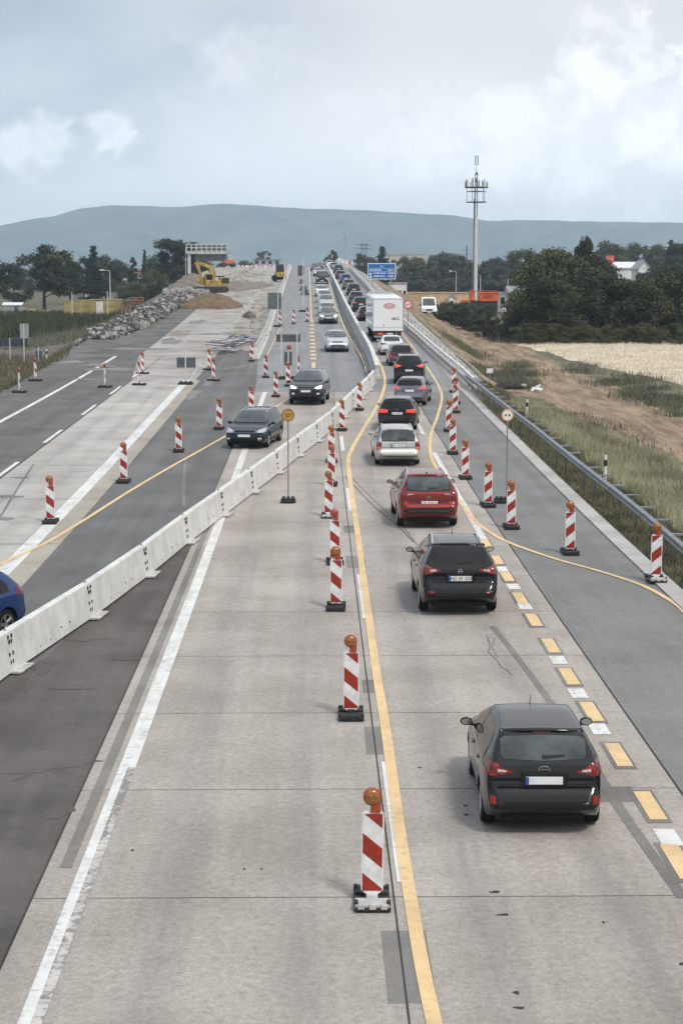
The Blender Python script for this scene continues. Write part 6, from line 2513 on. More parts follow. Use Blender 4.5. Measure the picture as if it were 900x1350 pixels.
o = blades('bank_grass', X, Y, ground_z(X, Y), .2 + .4 * rs.rand(len(X)), .05, .5, M_G3, 17)
tag(o, 'pale grass on the bank between maize and rubble', 'grass', kind='stuff')
# wheat stubble
X, Y, rs = scatter(gp([(14, 60), (75, 60), (75, 112), (14, 112)]), 90000, 18)
k = in_poly(X, Y, wheat)
X, Y = X[k], Y[k]
o = blades('wheat_stubble', X, Y, ground_z(X, Y), .12 + .2 * rs.rand(len(X)), .05, .3, grass_mat('wheat_straw', (0.57, 0.50, 0.39), (0.70, 0.63, 0.51), .3), 19)
tag(o, 'pale ripe wheat in the field in front of the hedge', 'wheat', kind='stuff')
# ------------------------------------------------------------------ building site on the left
M_ROCK = pmat('broken_concrete', (0.13, 0.125, 0.12), .9, 0, .3, .8, color2=(0.035, 0.033, 0.031))
M_ROCKP = pmat('pale_rubble', (0.38, 0.36, 0.335), .9, 0, .3, 2.0, color2=(0.25, 0.23, 0.21))


def rocks(name, cen, mats_, seed):
    """irregular blocks: jittered cubes, one mesh"""
    rs = np.random.RandomState(seed)
    base = np.array([(x, y, z) for x in (-1, 1) for y in (-1, 1) for z in (-1, 1)], float)
    fc = np.array([(0, 1, 3, 2), (4, 6, 7, 5), (0, 4, 5, 1), (2, 3, 7, 6), (0, 2, 6, 4), (1, 5, 7, 3)])
    vs, fs, mi = [], [], []
    for i, (x, y, z, s_) in enumerate(cen):
        v = base * rs.uniform(.35, 1.0, 3) * s_ * .5 + rs.randn(8, 3) * s_ * .09
        a = Euler(tuple(rs.rand(3) * 6.28)).to_matrix()
        v = v @ np.array(a).T + np.array([x, y, z])
        vs.append(v)
        fs.append(fc + 8 * i)
        mi += [int(rs.rand() < .38)] * 6
    me = bpy.data.meshes.new(name)
    me.from_pydata(np.concatenate(vs).tolist(), [], np.concatenate(fs).tolist())
    o = link(name, me, mats_)
    me.polygons.foreach_set('material_index', mi)
    return o


R.seed(21)
pile = []
spine = [(140, 447), (165, 438), (190, 426), (213, 412), (235, 402), (258, 393), (272, 388)]
sp = catmull([Vector((q.x, q.y, 0)) for q in (at(x, y) for x, y in spine)], .6)
mound_v = []
for i, p in enumerate(sp):
    f = i / len(sp)
    hh = (.32 + .42 * sin(pi * min(1, f * 1.2)) + .16 * sin(f * 17)) * (.5 if i < 6 else 1) * (1 - .45 * f)
    wd = 1.6 + .4 * sin(f * 3)
    for k in range(46):
        u = R.uniform(-1, 1)
        x, y = p.x - 1.0 + u * wd, p.y + R.uniform(-1.0, 1.0)
        pk = hh * max(0, 1 - abs(u) ** 1.6)
        z = T(x, y) + pk * R.uniform(.55, 1.02) + .1
        pile.append((x, y, z, R.choice((.2, .28, .36, .5, .7))))
nb = int(len(pile))
o = rocks('rubble_heap', pile, [M_ROCK, M_ROCKP], 5)
tag(o, 'heap of broken concrete blocks beside the left carriageway', 'rubble', kind='stuff')
pile = []
for k in range(900):
    a = at(R.uniform(215, 275), R.uniform(376, 392))
    c_ = at(246, 386)
    dx = a.x - c_.x
    pile.append((a.x, a.y, a.z + .15 + .7 * R.random() * max(0, 1 - abs(dx) / 5), R.choice((.25, .35, .5))))
o = rocks('pale_rubble', pile, [M_ROCKP, M_ROCKP], 6)
tag(o, 'pale stone rubble at the foot of the gantry', 'rubble', kind='stuff')
pile = []
for k in range(170):
    a = at(R.uniform(300, 350), R.uniform(352, 382))
    pile.append((a.x, a.y, a.z + .02 + .1 * R.random(), R.choice((.12, .2, .3))))
for k in range(120):
    a = at(R.uniform(330, 356), R.uniform(396, 440))
    pile.append((a.x, a.y, a.z + .05, R.choice((.1, .18, .3))))
o = rocks('site_debris', pile, [M_ROCKP, pmat('grey_clod', (0.30, 0.27, 0.235), .95, 0, .2, 2)], 8)
tag(o, 'scattered debris on the building site beyond the excavator', 'debris', kind='stuff')


def mound(name, label, c, rx, ry, h, mat, seed, rz=0.0, cat='earth heap', n=26):
    rs = random.Random(seed)
    ph = [rs.random() * 6.28 for _ in range(6)]
    vs, fs = [], []
    m = 30
    z0 = min(T(c[0] + rx * cos(a), c[1] + ry * sin(a)) for a in np.linspace(0, 6.28, 12)) - .3
    zc = T(c[0], c[1])
    rings = 12
    for j in range(rings + 1):
        f = j / rings
        for k in range(m):
            a = 2 * pi * k / m
            w_ = 1 + .14 * sin(2 * a + ph[0]) + .10 * sin(3 * a + ph[1]) + .06 * sin(7 * a + ph[2])
            r = (1 - f) * w_
            prof = 1 - (1 - f) ** 1.6
            x, y = rx * r * cos(a), ry * r * sin(a)
            zg = T(c[0] + x, c[1] + y) * (1 - prof) + (zc + h) * prof
            z = zg + (.10 * sin(9 * a + f * 11 + ph[3]) + .12 * sin(5 * a - f * 17 + ph[4])) * h * .5 * (f > 0) * (1 - f * .5) + (rs.random() - .5) * .12 * h * (f > 0)
            vs.append((x, y, z - (.4 if j == 0 else 0) - zc))
    for j in range(rings):
        for k in range(m):
            fs.append((j * m + k, j * m + (k + 1) % m, (j + 1) * m + (k + 1) % m, (j + 1) * m + k))
    fs.append(tuple(rings * m + k for k in range(m)))
    o = pydata(name, vs, fs, mat, smooth=True)
    o.location = (c[0], c[1], zc)
    tag(o, label, cat)
    return o


M_SAND = pmat('ochre_earth', (0.19, 0.12, 0.065), .95, 0, .3, 1.2, bump=.6, bscale=5, color2=(0.11, 0.075, 0.045))
M_SOIL = pmat('grey_earth', (0.24, 0.20, 0.165), .95, 0, .25, 1.0, bump=.6, bscale=5, color2=(0.12, 0.10, 0.08))
p_ = at(278, 408)
mound('earth_heap', 'ochre earth heap in front of the excavator', (p_.x - .2, p_.y + 7), 3.3, 9, 1.5, M_SAND, 3)
p_ = at(243, 388)
mound('earth_heap', 'grey earth slope under the gantry post', (p_.x, p_.y + 17), 3.6, 12, 2.2, M_SOIL, 9)
p_ = at(190, 398)
mound('earth_heap', 'brown earth bank behind the rubble heap', (p_.x - 1, p_.y + 15), 9, 25, 1.8, pmat('brown_earth', (0.12, 0.095, 0.075), .95, 0, .3, 1.0, bump=.6, bscale=5), 12)
p_ = at(300, 384)
mound('earth_heap', 'low grey earth heap right of the excavator', (p_.x + 1, p_.y + 15), 5, 15, .9, M_SOIL, 15)
p_ = at(325, 424)
mound('earth_heap', 'small dark heap on the strip between concrete lane and ramp wall', (at(329, 418).x, at(329, 418).y), .8, 3, .6, pmat('brown_earth', (0.12, 0.095, 0.075)), 17)

# bundle of steel rails
p_ = at(316, 468)
t = thing('steel_rail_bundle', 'loose bundle of galvanised guard rail pieces lying on the ground by the ramp wall', 'steel rails', (p_.x, p_.y, zr(p_.y) + .02))
R.seed(5)
M_GS = pmat('shiny_zinc', (0.55, 0.57, 0.60), .35, .7, .2, 3)
for k in range(44):
    b = bmesh.new()
    y = R.uniform(1, 24)
    x, z = -1.2 + y * .04 + R.uniform(-.9, 1.2), .12 + .75 * R.random()
    L_ = R.uniform(2.6, 4.0)
    a = radians(-14 + R.uniform(-5, 5)) + (radians(62) if k % 5 == 0 else 0)
    M_ = Matrix.Rotation(a, 3, 'Z') @ Matrix.Rotation(R.uniform(-.09, .09), 3, 'X') @ Matrix.Rotation(R.uniform(-.9, .9), 3, 'Y')
    sweep(b, [M_ @ Vector((0, -L_ / 2, 0)) + Vector((x, y, z)), M_ @ Vector((0, L_ / 2, 0)) + Vector((x, y, z))], [(-.12, 0), (-.06, .05), (0, 0), (.06, .05), (.12, 0), (.06, .03), (0, -.02), (-.06, .03)], closed=True)
    obj('rail_piece', b, M_GS if k % 2 else M_GALVD, t)
# heap of rails lying on the right verge
p_ = at(680, 518)
t = thing('steel_rail_bundle', 'heap of dark and white rail parts lying in the grass beyond the guard rail', 'steel rails', p_)
for k in range(9):
    b = bmesh.new()
    box(b, (R.uniform(-2.2, .1), R.uniform(-.5, .6), .2 + .35 * R.random()), (R.uniform(.8, 1.6), .09, .12), rz=R.uniform(-.4, .4))
    obj('rail_piece', b, M_GALVD if k % 2 else M_SLOT, t)
for k in range(5):
    b = bmesh.new()
    box(b, (R.uniform(.3, 1.6), R.uniform(-.4, .5), .25 + .3 * R.random()), (R.uniform(.3, .5), .07, .16), rot=Euler((R.uniform(-.5, .5), R.uniform(-.7, .7), R.uniform(-.8, .8))).to_matrix())
    obj('plate', b, M_BW, t)

# gantry with cantilever sign
Yg = G(146)
g0 = atY(250, 380, Yg)
gz = T(g0.x, Yg)
t = thing('sign_gantry', 'pale steel cantilever gantry with railed walkway and grey sign board seen from behind', 'gantry', (g0.x, Yg, gz))
tz = lambda py: atY(250, py, Yg).z - gz
tx = lambda px: atY(px, 350, Yg).x - g0.x
M_GAN = pmat('gantry_pale', (0.58, 0.58, 0.57), .5, .1, .12, 2)
M_GBD = pmat('gantry_board', (0.24, 0.25, 0.25), .5, .2, .2, 1)
b = bmesh.new()
box(b, (0, 0, tz(333) / 2), (.42, .42, tz(333)), bev=.03)
obj('column', b, M_GAN, t)
b = bmesh.new()
box(b, ((tx(246) + tx(298)) / 2, 0, tz(333)), (tx(298) - tx(246), .7, .42), bev=.02)
obj('beam', b, M_GAN, t)
b = bmesh.new()
for yy in (-.6, .6):
    for z in (tz(322.5), tz(326.5)):
        box(b, ((tx(246) + tx(299)) / 2, yy, z), (tx(299) - tx(246), .06, .09))
    for k in range(9):
        x = tx(246) + (tx(299) - tx(246)) * k / 8
        box(b, (x, yy, (tz(322) + tz(333)) / 2), (.07, .07, tz(322) - tz(333)))
obj('railing', b, M_GAN, t)
b = bmesh.new()
box(b, ((tx(256) + tx(299)) / 2, .75, (tz(322) + tz(333)) / 2), (tx(299) - tx(256), .05, tz(322.5) - tz(333)))
obj('mesh_screen', b, pmat('screen_green', (0.20, 0.22, 0.20), .7), t)
b = bmesh.new()
box(b, ((tx(257) + tx(300)) / 2, .5, (tz(335) + tz(344)) / 2), (tx(300) - tx(257), .12, tz(335) - tz(344)), bev=.02)
bo = obj('sign_board', b, M_GBD, t)
b = bmesh.new()
for k in range(5):
    x = tx(257) + (tx(300) - tx(257)) * (k + .2) / 4.6
    box(b, (x, .38, (tz(335) + tz(344)) / 2), (.12, .08, tz(334) - tz(344.5)))
obj('bracket', b, M_GBD, bo)
b = bmesh.new()
cyl(b, (-.5, 0, 0), (-.5, 0, tz(326)), .05, n=6)
obj('ladder', b, M_GAN, t)
b = bmesh.new()
box(b, (0, 0, .2), (1.4, 1.4, .6), bev=.05)
obj('footing', b, M_FOOT, t)

# tracked excavator
M_EXY = pmat('excavator_yellow', (0.40, 0.27, 0.06), .45, 0, .25, 1.5)
M_EXD = pmat('excavator_dark', (0.03, 0.03, 0.032), .6, 0, .2, 3)
Ye = G(139)
e0 = atY(280, 383, Ye)
ez = T(e0.x, Ye)
t = thing('excavator', 'yellow tracked excavator with raised boom reaching down to the left', 'excavator', (e0.x, Ye, ez), radians(8))
t.scale = (.9, .9, .9)
ex = lambda px, py: ((atY(px, py, Ye).x - e0.x) / .9, 0, (atY(px, py, Ye).z - ez) / .9)
sc_ = atY(281, 360, Ye).x - atY(280, 360, Ye).x
for sy in (-1, 1):
    b = bmesh.new()
    prof = []
    for k in range(20):
        a = 2 * pi * k / 20
        prof.append((2.0 * (1 if cos(a) > 0 else -1) * 1.0 + .42 * cos(a), .45 + .45 * sin(a)))
    prof = [(2.0 * (1 if cos(2 * pi * k / 20) > 0 else -1) + .42 * cos(2 * pi * k / 20), .45 + .42 * sin(2 * pi * k / 20)) for k in range(20)]
    f = [b.verts.new((x - .0, sy * 1.2 - .28, z)) for x, z in prof]
    g = [b.verts.new((x - .0, sy * 1.2 + .28, z)) for x, z in prof]
    b.faces.new(f)
    b.faces.new(list(reversed(g)))
    for i in range(20):
        b.faces.new((f[i], g[i], g[(i + 1) % 20], f[(i + 1) % 20]))
    obj('track', b, M_EXD, t)
b = bmesh.new()
box(b, (.6, 0, 1.45), (3.4, 2.6, .95), bev=.12)
box(b, (1.7, 0, 1.75), (1.3, 2.6, 1.2), bev=.2)
obj('body', b, M_EXY, t)
b = bmesh.new()
box(b, (1.9, 0, 1.8), (1.2, 2.64, .9), bev=.1)
box(b, (1.2, .4, 2.45), (1.4, 1.4, .2), bev=.05)
obj('engine_cover', b, M_EXD, t)
b = bmesh.new()
box(b, (-.55, -.75, 2.1), (1.3, 1.0, 1.6), bev=.1)
cb_ = obj('cab', b, M_EXY, t)
b = bmesh.new()
box(b, (-.55, -1.26, 2.25), (1.0, .03, 1.0), bev=.01)
box(b, (-1.215, -.75, 2.25), (.03, .8, 1.1), bev=.01)
obj('window', b, M_GLASS, cb_)


def limb(name, pts, w0, w1, mat, thick=.45):
    b = bmesh.new()
    P = catmull([Vector(p) for p in pts], .25)
    n = len(P)
    rings = []
    for i, p in enumerate(P):
        a, c_ = P[max(0, i - 1)], P[min(n - 1, i + 1)]
        tn = (c_ - a).normalized()
        up = Vector((-tn.z, 0, tn.x))
        f = i / (n - 1)
        w_ = w0 + (w1 - w0) * f
        rings.append([b.verts.new(p + Vector((0, s * thick / 2, 0)) + up * u * w_ / 2) for s, u in ((-1, -1), (1, -1), (1, 1), (-1, 1))])
    for i in range(n - 1):
        for j in range(4):
            b.faces.new((rings[i][j], rings[i][(j + 1) % 4], rings[i + 1][(j + 1) % 4], rings[i + 1][j]))
    b.faces.new(rings[0])
    b.faces.new(list(reversed(rings[-1])))
    return obj(name, b, mat, t)


limb('boom', [(-.1, 0, 1.7), ex(281.5, 362), ex(279, 354), ex(271, 349.5), ex(260.5, 346.5)], .75, .45, M_EXY)
limb('stick', [ex(258.5, 345.5), ex(262, 354), ex(265.5, 366)], .55, .32, M_EXY, .35)
b = bmesh.new()
a_, c_ = Vector(ex(277, 360)), Vector(ex(272.5, 351))
cyl(b, a_, c_, .09, n=8)
cyl(b, Vector(ex(272, 348)), Vector(ex(261, 345)), .08, n=8)
obj('hydraulic_ram', b, M_EXD, t)
b = bmesh.new()
q = Vector(ex(266.5, 369))
prof = [(-.5, .5), (-.75, -.1), (-.45, -.65), (.25, -.7), (.55, -.2), (.35, .5)]
f = [b.verts.new((q.x + x, -.6, q.z + z)) for x, z in prof]
g = [b.verts.new((q.x + x, .6, q.z + z)) for x, z in prof]
b.faces.new(f)
b.faces.new(list(reversed(g)))
for i in range(6):
    b.faces.new((f[i], g[i], g[(i + 1) % 6], f[(i + 1) % 6]))
obj('bucket', b, M_EXY, t)

# small machines and orange fences near the crest on the left
M_ORG = pmat('machine_orange', (0.62, 0.13, 0.02), .5, 0, .15, 1.5)
M_RW = pmat('barrier_red', (0.50, 0.05, 0.03), .5, 0, .1, 1)
p_ = at(371, 371)
t = thing('wheel_loader', 'small dark yellow loader near the top of the ramp wall', 'loader', (p_.x - .3, p_.y, p_.z), radians(100))
b = bmesh.new()
box(b, (0, 0, 1.1), (2.6, 1.3, .8), bev=.1)
obj('body', b, M_EXY, t)
b = bmesh.new()
box(b, (-.3, 0, 2.1), (1.1, 1.2, 1.3), bev=.08)
obj('cab', b, M_EXD, t)
b = bmesh.new()
box(b, (1.9, 0, .6), (.7, 2.0, .7), bev=.15)
obj('bucket', b, M_EXD, t)
for sx in (-.9, .9):
    for sy in (-1, 1):
        b = bmesh.new()
        cyl(b, (sx, sy * .6, .5), (sx, sy * .9, .5), .5, n=18)
        obj('wheel', b, M_TYRE, t)
for i, (x_, y_) in enumerate(((320, 355), (332, 355.5), (344, 355), (356, 355), (367, 356), (375, 352))):
    p_ = atY(x_, y_, G(205))
    gz_ = T(p_.x, G(205))
    t = thing('site_fence', 'red and white building site fence panel below the crest on the left', 'fence', (p_.x, G(205), gz_), 0, 'red and white fence panels below the crest')
    for k in range(5):
        b = bmesh.new()
        box(b, (-.72 + k * .36, 0, .85), (.355, .05, .28))
        obj('board', b, M_RW if k % 2 else M_BW, t)
    for sx in (-.8, .8):
        b = bmesh.new()
        box(b, (sx, 0, .5), (.06, .08, 1.0))
        obj('post', b, M_BW, t)
p_ = atY(348, 350, G(225))
gz_ = T(p_.x, G(225))
t = thing('road_roller', 'small orange machine left of the crest', 'construction machine', (p_.x - 8, G(225), gz_), radians(20))
b = bmesh.new()
box(b, (0, 0, 1.2), (2.6, 1.4, .9), bev=.12)
obj('body', b, M_ORG, t)
b = bmesh.new()
for sx in (-.5, .5):
    for sy in (-.5, .5):
        box(b, (sx, sy, 2.1), (.06, .06, 1.0))
box(b, (0, 0, 2.6), (1.4, 1.3, .08), bev=.02)
obj('canopy', b, M_BW, t)
for sx in (-1.1, 1.1):
    b = bmesh.new()
    cyl(b, (sx, -.7, .55), (sx, .7, .55), .55, n=20)
    obj('drum', b, M_EXD, t)
p_ = atY(352, 347, G(300))
t = thing('site_cabin', 'long low pale site cabin on the skyline left of the crest', 'cabin', (p_.x, G(300), T(p_.x, G(300))), 0)
wc = 13
zc = atY(352, 343, G(300)).z - T(p_.x, G(300))
b = bmesh.new()
box(b, (0, 0, zc / 2), (wc * .62, 3, zc), bev=.05)
obj('wall', b, M_SIGNBL, t)
b = bmesh.new()
box(b, (0, 0, zc + .12), (wc * .66, 3.4, .22), bev=.03)
obj('roof', b, M_GBD, t)
b = bmesh.new()
for k in range(4):
    box(b, (-3 + k * 2, -1.53, zc * .6), (1.0, .04, .8))
obj('window', b, M_GLASS, t)

# yellow containers, timber stacks, white shed, street lamps
M_CONT = pmat('container_yellow', (0.42, 0.33, 0.13), .55, 0, .2, .8)


def container(px0, px1, ptop, Y, label, mat, door=None):
    Y = G(Y)
    a, c = atY(px0, ptop, Y), atY(px1, ptop, Y)
    gz = T((a.x + c.x) / 2, Y)
    W_2 = c.x - a.x
    H_ = a.z - gz
    t = thing('container', label, 'container', ((a.x + c.x) / 2, Y, gz), 0)
    b = bmesh.new()
    n = int(W_2 / .28)
    xs = np.linspace(-W_2 / 2, W_2 / 2, n * 2 + 1)
    box(b, (0, 1.25, H_ / 2), (W_2, 2.4, H_ - .1), bev=.03)
    for i in range(n):
        box(b, (xs[2 * i] + .07, .03, H_ / 2), (.14, .05, H_ - .3))
    wall = obj('wall', b, mat, t)
    b = bmesh.new()
    box(b, (0, 1.2, H_ + .0), (W_2 + .06, 2.5, .12), bev=.02)
    box(b, (0, 1.2, .08), (W_2 + .06, 2.5, .14), bev=.02)
    obj('frame', b, mat, t)
    if door:
        q0, q1 = atY(door[0], 400, Y).x - (a.x + c.x) / 2, atY(door[1], 400, Y).x - (a.x + c.x) / 2
        b = bmesh.new()
        box(b, ((q0 + q1) / 2, -.03, H_ * .48), (q1 - q0, .06, H_ * .8), bev=.01)
        d_ = obj('door', b, M_BW, t)
        b = bmesh.new()
        box(b, (q1 - .2, -.08, H_ * .45), (.06, .05, .3))
        obj('handle', b, M_GALV, d_)
    return t


Yc = G(172)
container(85, 117, 396, 172, 'ochre yellow container at the left behind the maize, left one', M_CONT)
container(118, 160, 395, 173, 'ochre yellow container with a white door behind the maize', M_CONT, door=(127, 136))
M_WOOD = pmat('timber', (0.20, 0.12, 0.065), .85, 0, .3, 2)
for i, (x_, y_, n_, lb) in enumerate(((167, 171, 5, 'dark timber stack right of the yellow containers'), (182, 168, 4, 'orange-brown timber stack left of the rubble'))):
    y_ = G(y_)
    p_ = atY(x_, 412, y_)
    gz = T(p_.x, y_)
    t = thing('timber_stack', lb, 'timber', (p_.x, y_, gz), radians(5))
    for k in range(n_):
        b = bmesh.new()
        for q in range(6):
            box(b, (R.uniform(-.05, .05), -.7 + q * .28, .2 + k * .42), (2.1, .22, .2))
        obj('beam_layer', b, pmat('timber_orange', (0.36, 0.14, 0.05), .8, 0, .3, 2) if (i == 1 and k > 1) else M_WOOD, t)
p_ = atY(18, 405, G(195))
gz = T(p_.x, G(195))
t = thing('shed', 'low white shed at the far left in front of the trees', 'shed', (p_.x, G(195), gz))
b = bmesh.new()
box(b, (0, 0, .9), (3.6, 3, 1.7), bev=.03)
obj('wall', b, M_SIGNBL, t)
b = bmesh.new()
sweep(b, [(-1.95, 0, 1.75), (1.95, 0, 1.75)], [(-1.7, 0), (0, .45), (1.7, 0), (1.7, -.1), (0, .3), (-1.7, -.1)], closed=True)
obj('roof', b, M_BW, t)
b = bmesh.new()
box(b, (.8, -1.52, .8), (.8, .04, 1.4))
obj('door', b, M_SIGNB, t)
p_ = atY(38, 407, G(193))
t = thing('car_trailer', 'small yellow flat trailer beside the white shed', 'trailer', (p_.x, G(193), T(p_.x, G(193))))
b = bmesh.new()
box(b, (0, 0, .75), (3.0, 1.5, .35), bev=.04)
obj('bed', b, M_CONT, t)
for sx in (-.6, .6):
    b = bmesh.new()
    cyl(b, (sx, -.75, .35), (sx, -.9, .35), .35, n=14)
    obj('wheel', b, M_TYRE, t)


def lamp(px, ptop, Y, label, arm=-1, group='street lamps and thin poles'):
    Y = G(Y)
    p = atY(px, ptop, Y)
    gz = T(p.x, Y)
    H = p.z - gz
    t = thing('street_lamp', label, 'street lamp', (p.x, Y, gz), 0)
    b = bmesh.new()
    cyl(b, (0, 0, 0), (0, 0, H), .11, .06, 8)
    obj('pole', b, M_POLEW, t)
    if arm:
        b = bmesh.new()
        cyl(b, (0, 0, H), (arm * 1.0, 0, H + .12), .05, .04, 6)
        obj('arm', b, M_POLEW, t)
        b = bmesh.new()
        bmesh.ops.create_uvsphere(b, u_segments=10, v_segments=6, radius=1, matrix=Matrix.Translation((arm * 1.35, 0, H + .12)) @ Matrix.Diagonal((.5, .18, .12, 1)))
        obj('lamp_head', b, M_BW, t)
    return t


lamp(145, 357, 175, 'pale street lamp above the yellow containers', -1)
lamp(141.5, 384, 168, 'short wooden pole beside the container door', 0)
lamp(95, 385, 170, 'short thin pole in front of the left yellow container', 0)
lamp(601, 358, 250, 'street lamp with head to the left, left of the mast', -1)
lamp(633, 362, 215, 'thin pale pole just right of the mast', 0)
lamp(669, 367, 212, 'thin pole above the grey roof', 0)
lamp(684, 353, 215, 'taller thin pole left of the big hedge', 0)
lamp(677, 330, 420, 'far tall pole above the trees right of the mast', 0)
lamp(312, 350, 240, 'thin white pole on the building site skyline', 0)

# telecom mast
M_MAST = pmat('mast_pale', (0.60, 0.60, 0.59), .5, .1, .06, 1)
M_MASTD = pmat('mast_dark', (0.09, 0.09, 0.10), .6, .3, .1, 1)
Ym = G(200)
m0 = atY(626, 400, Ym)
t = thing('telecom_mast', 'tall pale tubular mast with two antenna platforms and dark lattice top', 'mast', (m0.x, Ym, T(m0.x, Ym)))
mz = lambda py: atY(626, py, Ym).z
gz = T(m0.x, Ym)
mz0 = lambda py: mz(py) - gz
b = bmesh.new()
cyl(b, (0, 0, 0), (0, 0, mz0(300)), .42, .36, 16)
cyl(b, (0, 0, mz0(300)), (0, 0, mz0(287)), .36, .30, 16)
obj('mast_tube', b, M_MAST, t)
b = bmesh.new()
cyl(b, (-.46, -.1, 0), (-.38, -.1, mz0(262)), .09, n=6)
cyl(b, (-.60, -.2, 0), (-.60, -.2, mz0(350)), .18, n=8)
obj('cable_run', b, M_MASTD, t)
b = bmesh.new()
z0, z1 = mz0(287), mz0(228)
for sx in (-.22, .22):
    for sy in (-.22, .22):
        cyl(b, (sx, sy, z0), (sx, sy, z1), .05, n=5)
nn = 14
for k in range(nn):
    za, zb_ = z0 + (z1 - z0) * k / nn, z0 + (z1 - z0) * (k + 1) / nn
    for s in (-.22, .22):
        cyl(b, (-.22, s, za), (.22, s, zb_), .025, n=4)
        cyl(b, (s, -.22, zb_), (s, .22, za), .025, n=4)
obj('lattice', b, M_MASTD, t)
for kz, hw, nm in ((247, 2.35, 'upper'), (252.5, 1.9, 'mid'), (266.5, 2.0, 'lower')):
    b = bmesh.new()
    lathe(b, [(hw * .96, -.08), (hw, -.08), (hw, .08), (hw * .96, .08)] if nm != 'mid' else [(hw * .97, -.04), (hw, -.04), (hw, .04), (hw * .97, .04)], 20, 'Z', (0, 0, mz0(kz)))
    for k in range(6):
        a = pi * k / 6
        cyl(b, (-hw * cos(a), -hw * sin(a), mz0(kz)), (hw * cos(a), hw * sin(a), mz0(kz)), .045, n=5)
    pf = obj('platform', b, M_MASTD, t)
    if nm == 'lower':
        for k in range(5):
            a = 2 * pi * k / 5 + .4
            b = bmesh.new()
            cyl(b, (hw * .93 * cos(a), hw * .93 * sin(a), mz0(266.5)), (hw * .93 * cos(a), hw * .93 * sin(a), mz0(248)), .05, n=5)
            obj('strut', b, M_MASTD, pf)
for k in range(11):
    a = 2 * pi * k / 11 + .3
    x, y = 2.2 * cos(a), 2.2 * sin(a)
    b = bmesh.new()
    ht = .9 + .7 * ((k * 7) % 5) / 5
    box(b, (x, y, mz0(247) + ht * .55), (.28, .16, ht * 1.15), rz=a + pi / 2, bev=.03)
    cyl(b, (x * .96, y * .96, mz0(249)), (x * .96, y * .96, mz0(247) + ht * 1.35), .035, n=5)
    obj('antenna', b, M_GBD if k % 3 else M_MAST, t)
b = bmesh.new()
cyl(b, (0, 0, mz0(228)), (0, 0, mz0(204)), .05, .04, 6)
for s in (-.32, .32):
    for s2 in (-.2, .2):
        cyl(b, (s, s2, mz0(217)), (s, s2, mz0(206)), .05, n=5)
for z in (206, 209.5, 213, 217):
    box(b, (0, 0, mz0(z)), (.68, .44, .05))
obj('top_antenna', b, M_MASTD, t)
b = bmesh.new()
cyl(b, (-.1, -.3, mz0(241)), (-.1, -.45, mz0(235)), .09, n=8)
box(b, (.05, -.3, mz0(229)), (.35, .3, .6), bev=.05)
cyl(b, (-.3, -.2, mz0(226)), (-.5, -.2, mz0(222)), .03, n=5)
obj('relay', b, M_MASTD, t)

# orange machine under the mast
Yo = G(178)
o0 = atY(637, 395, Yo)
gz = T(o0.x, Yo)
oz = lambda py: atY(637, py, Yo).z - gz
ox = lambda px: atY(px, 390, Yo).x - o0.x
t = thing('orange_machine', 'bright orange site machine at the foot of the telecom mast', 'construction machine', (o0.x, Yo, gz))
b = bmesh.new()
box(b, ((ox(630) + ox(656)) / 2, 0, (oz(397) + oz(385)) / 2), (ox(656) - ox(630), 1.8, oz(385) - oz(397)), bev=.08)
obj('body', b, M_ORG, t)
b = bmesh.new()
box(b, ((ox(619) + ox(625)) / 2, 0, (oz(396) + oz(383)) / 2), (ox(625) - ox(619), 1.6, oz(383) - oz(396)), bev=.08)
obj('hopper', b, M_ORG, t)
b = bmesh.new()
for x0, x1, z in ((620, 656, 383.5), (631, 656, 386.5)):
    box(b, ((ox(x0) + ox(x1)) / 2, -.95, oz(z)), (ox(x1) - ox(x0), .08, .12))
box(b, (ox(642), -.93, oz(391)), (1.6, .05, .7), bev=.01)
obj('frame', b, pmat('frame_red', (0.42, 0.05, 0.02), .5), t)
b = bmesh.new()
box(b, ((ox(619) + ox(656)) / 2, .1, oz(396) / 2), (ox(656) - ox(619) - .3, 1.5, oz(396)), bev=.05)
obj('chassis', b, M_EXD, t)
b = bmesh.new()
box(b, (ox(611), -3, oz(397) - .2), (1.4, 1.2, 1.1), bev=.12)
obj('hitch', b, M_ORG, t)

# ochre wall and low buildings in the middle distance
M_OCH = pmat('ochre_wall', (0.52, 0.37, 0.22), .9, 0, .15, .3)


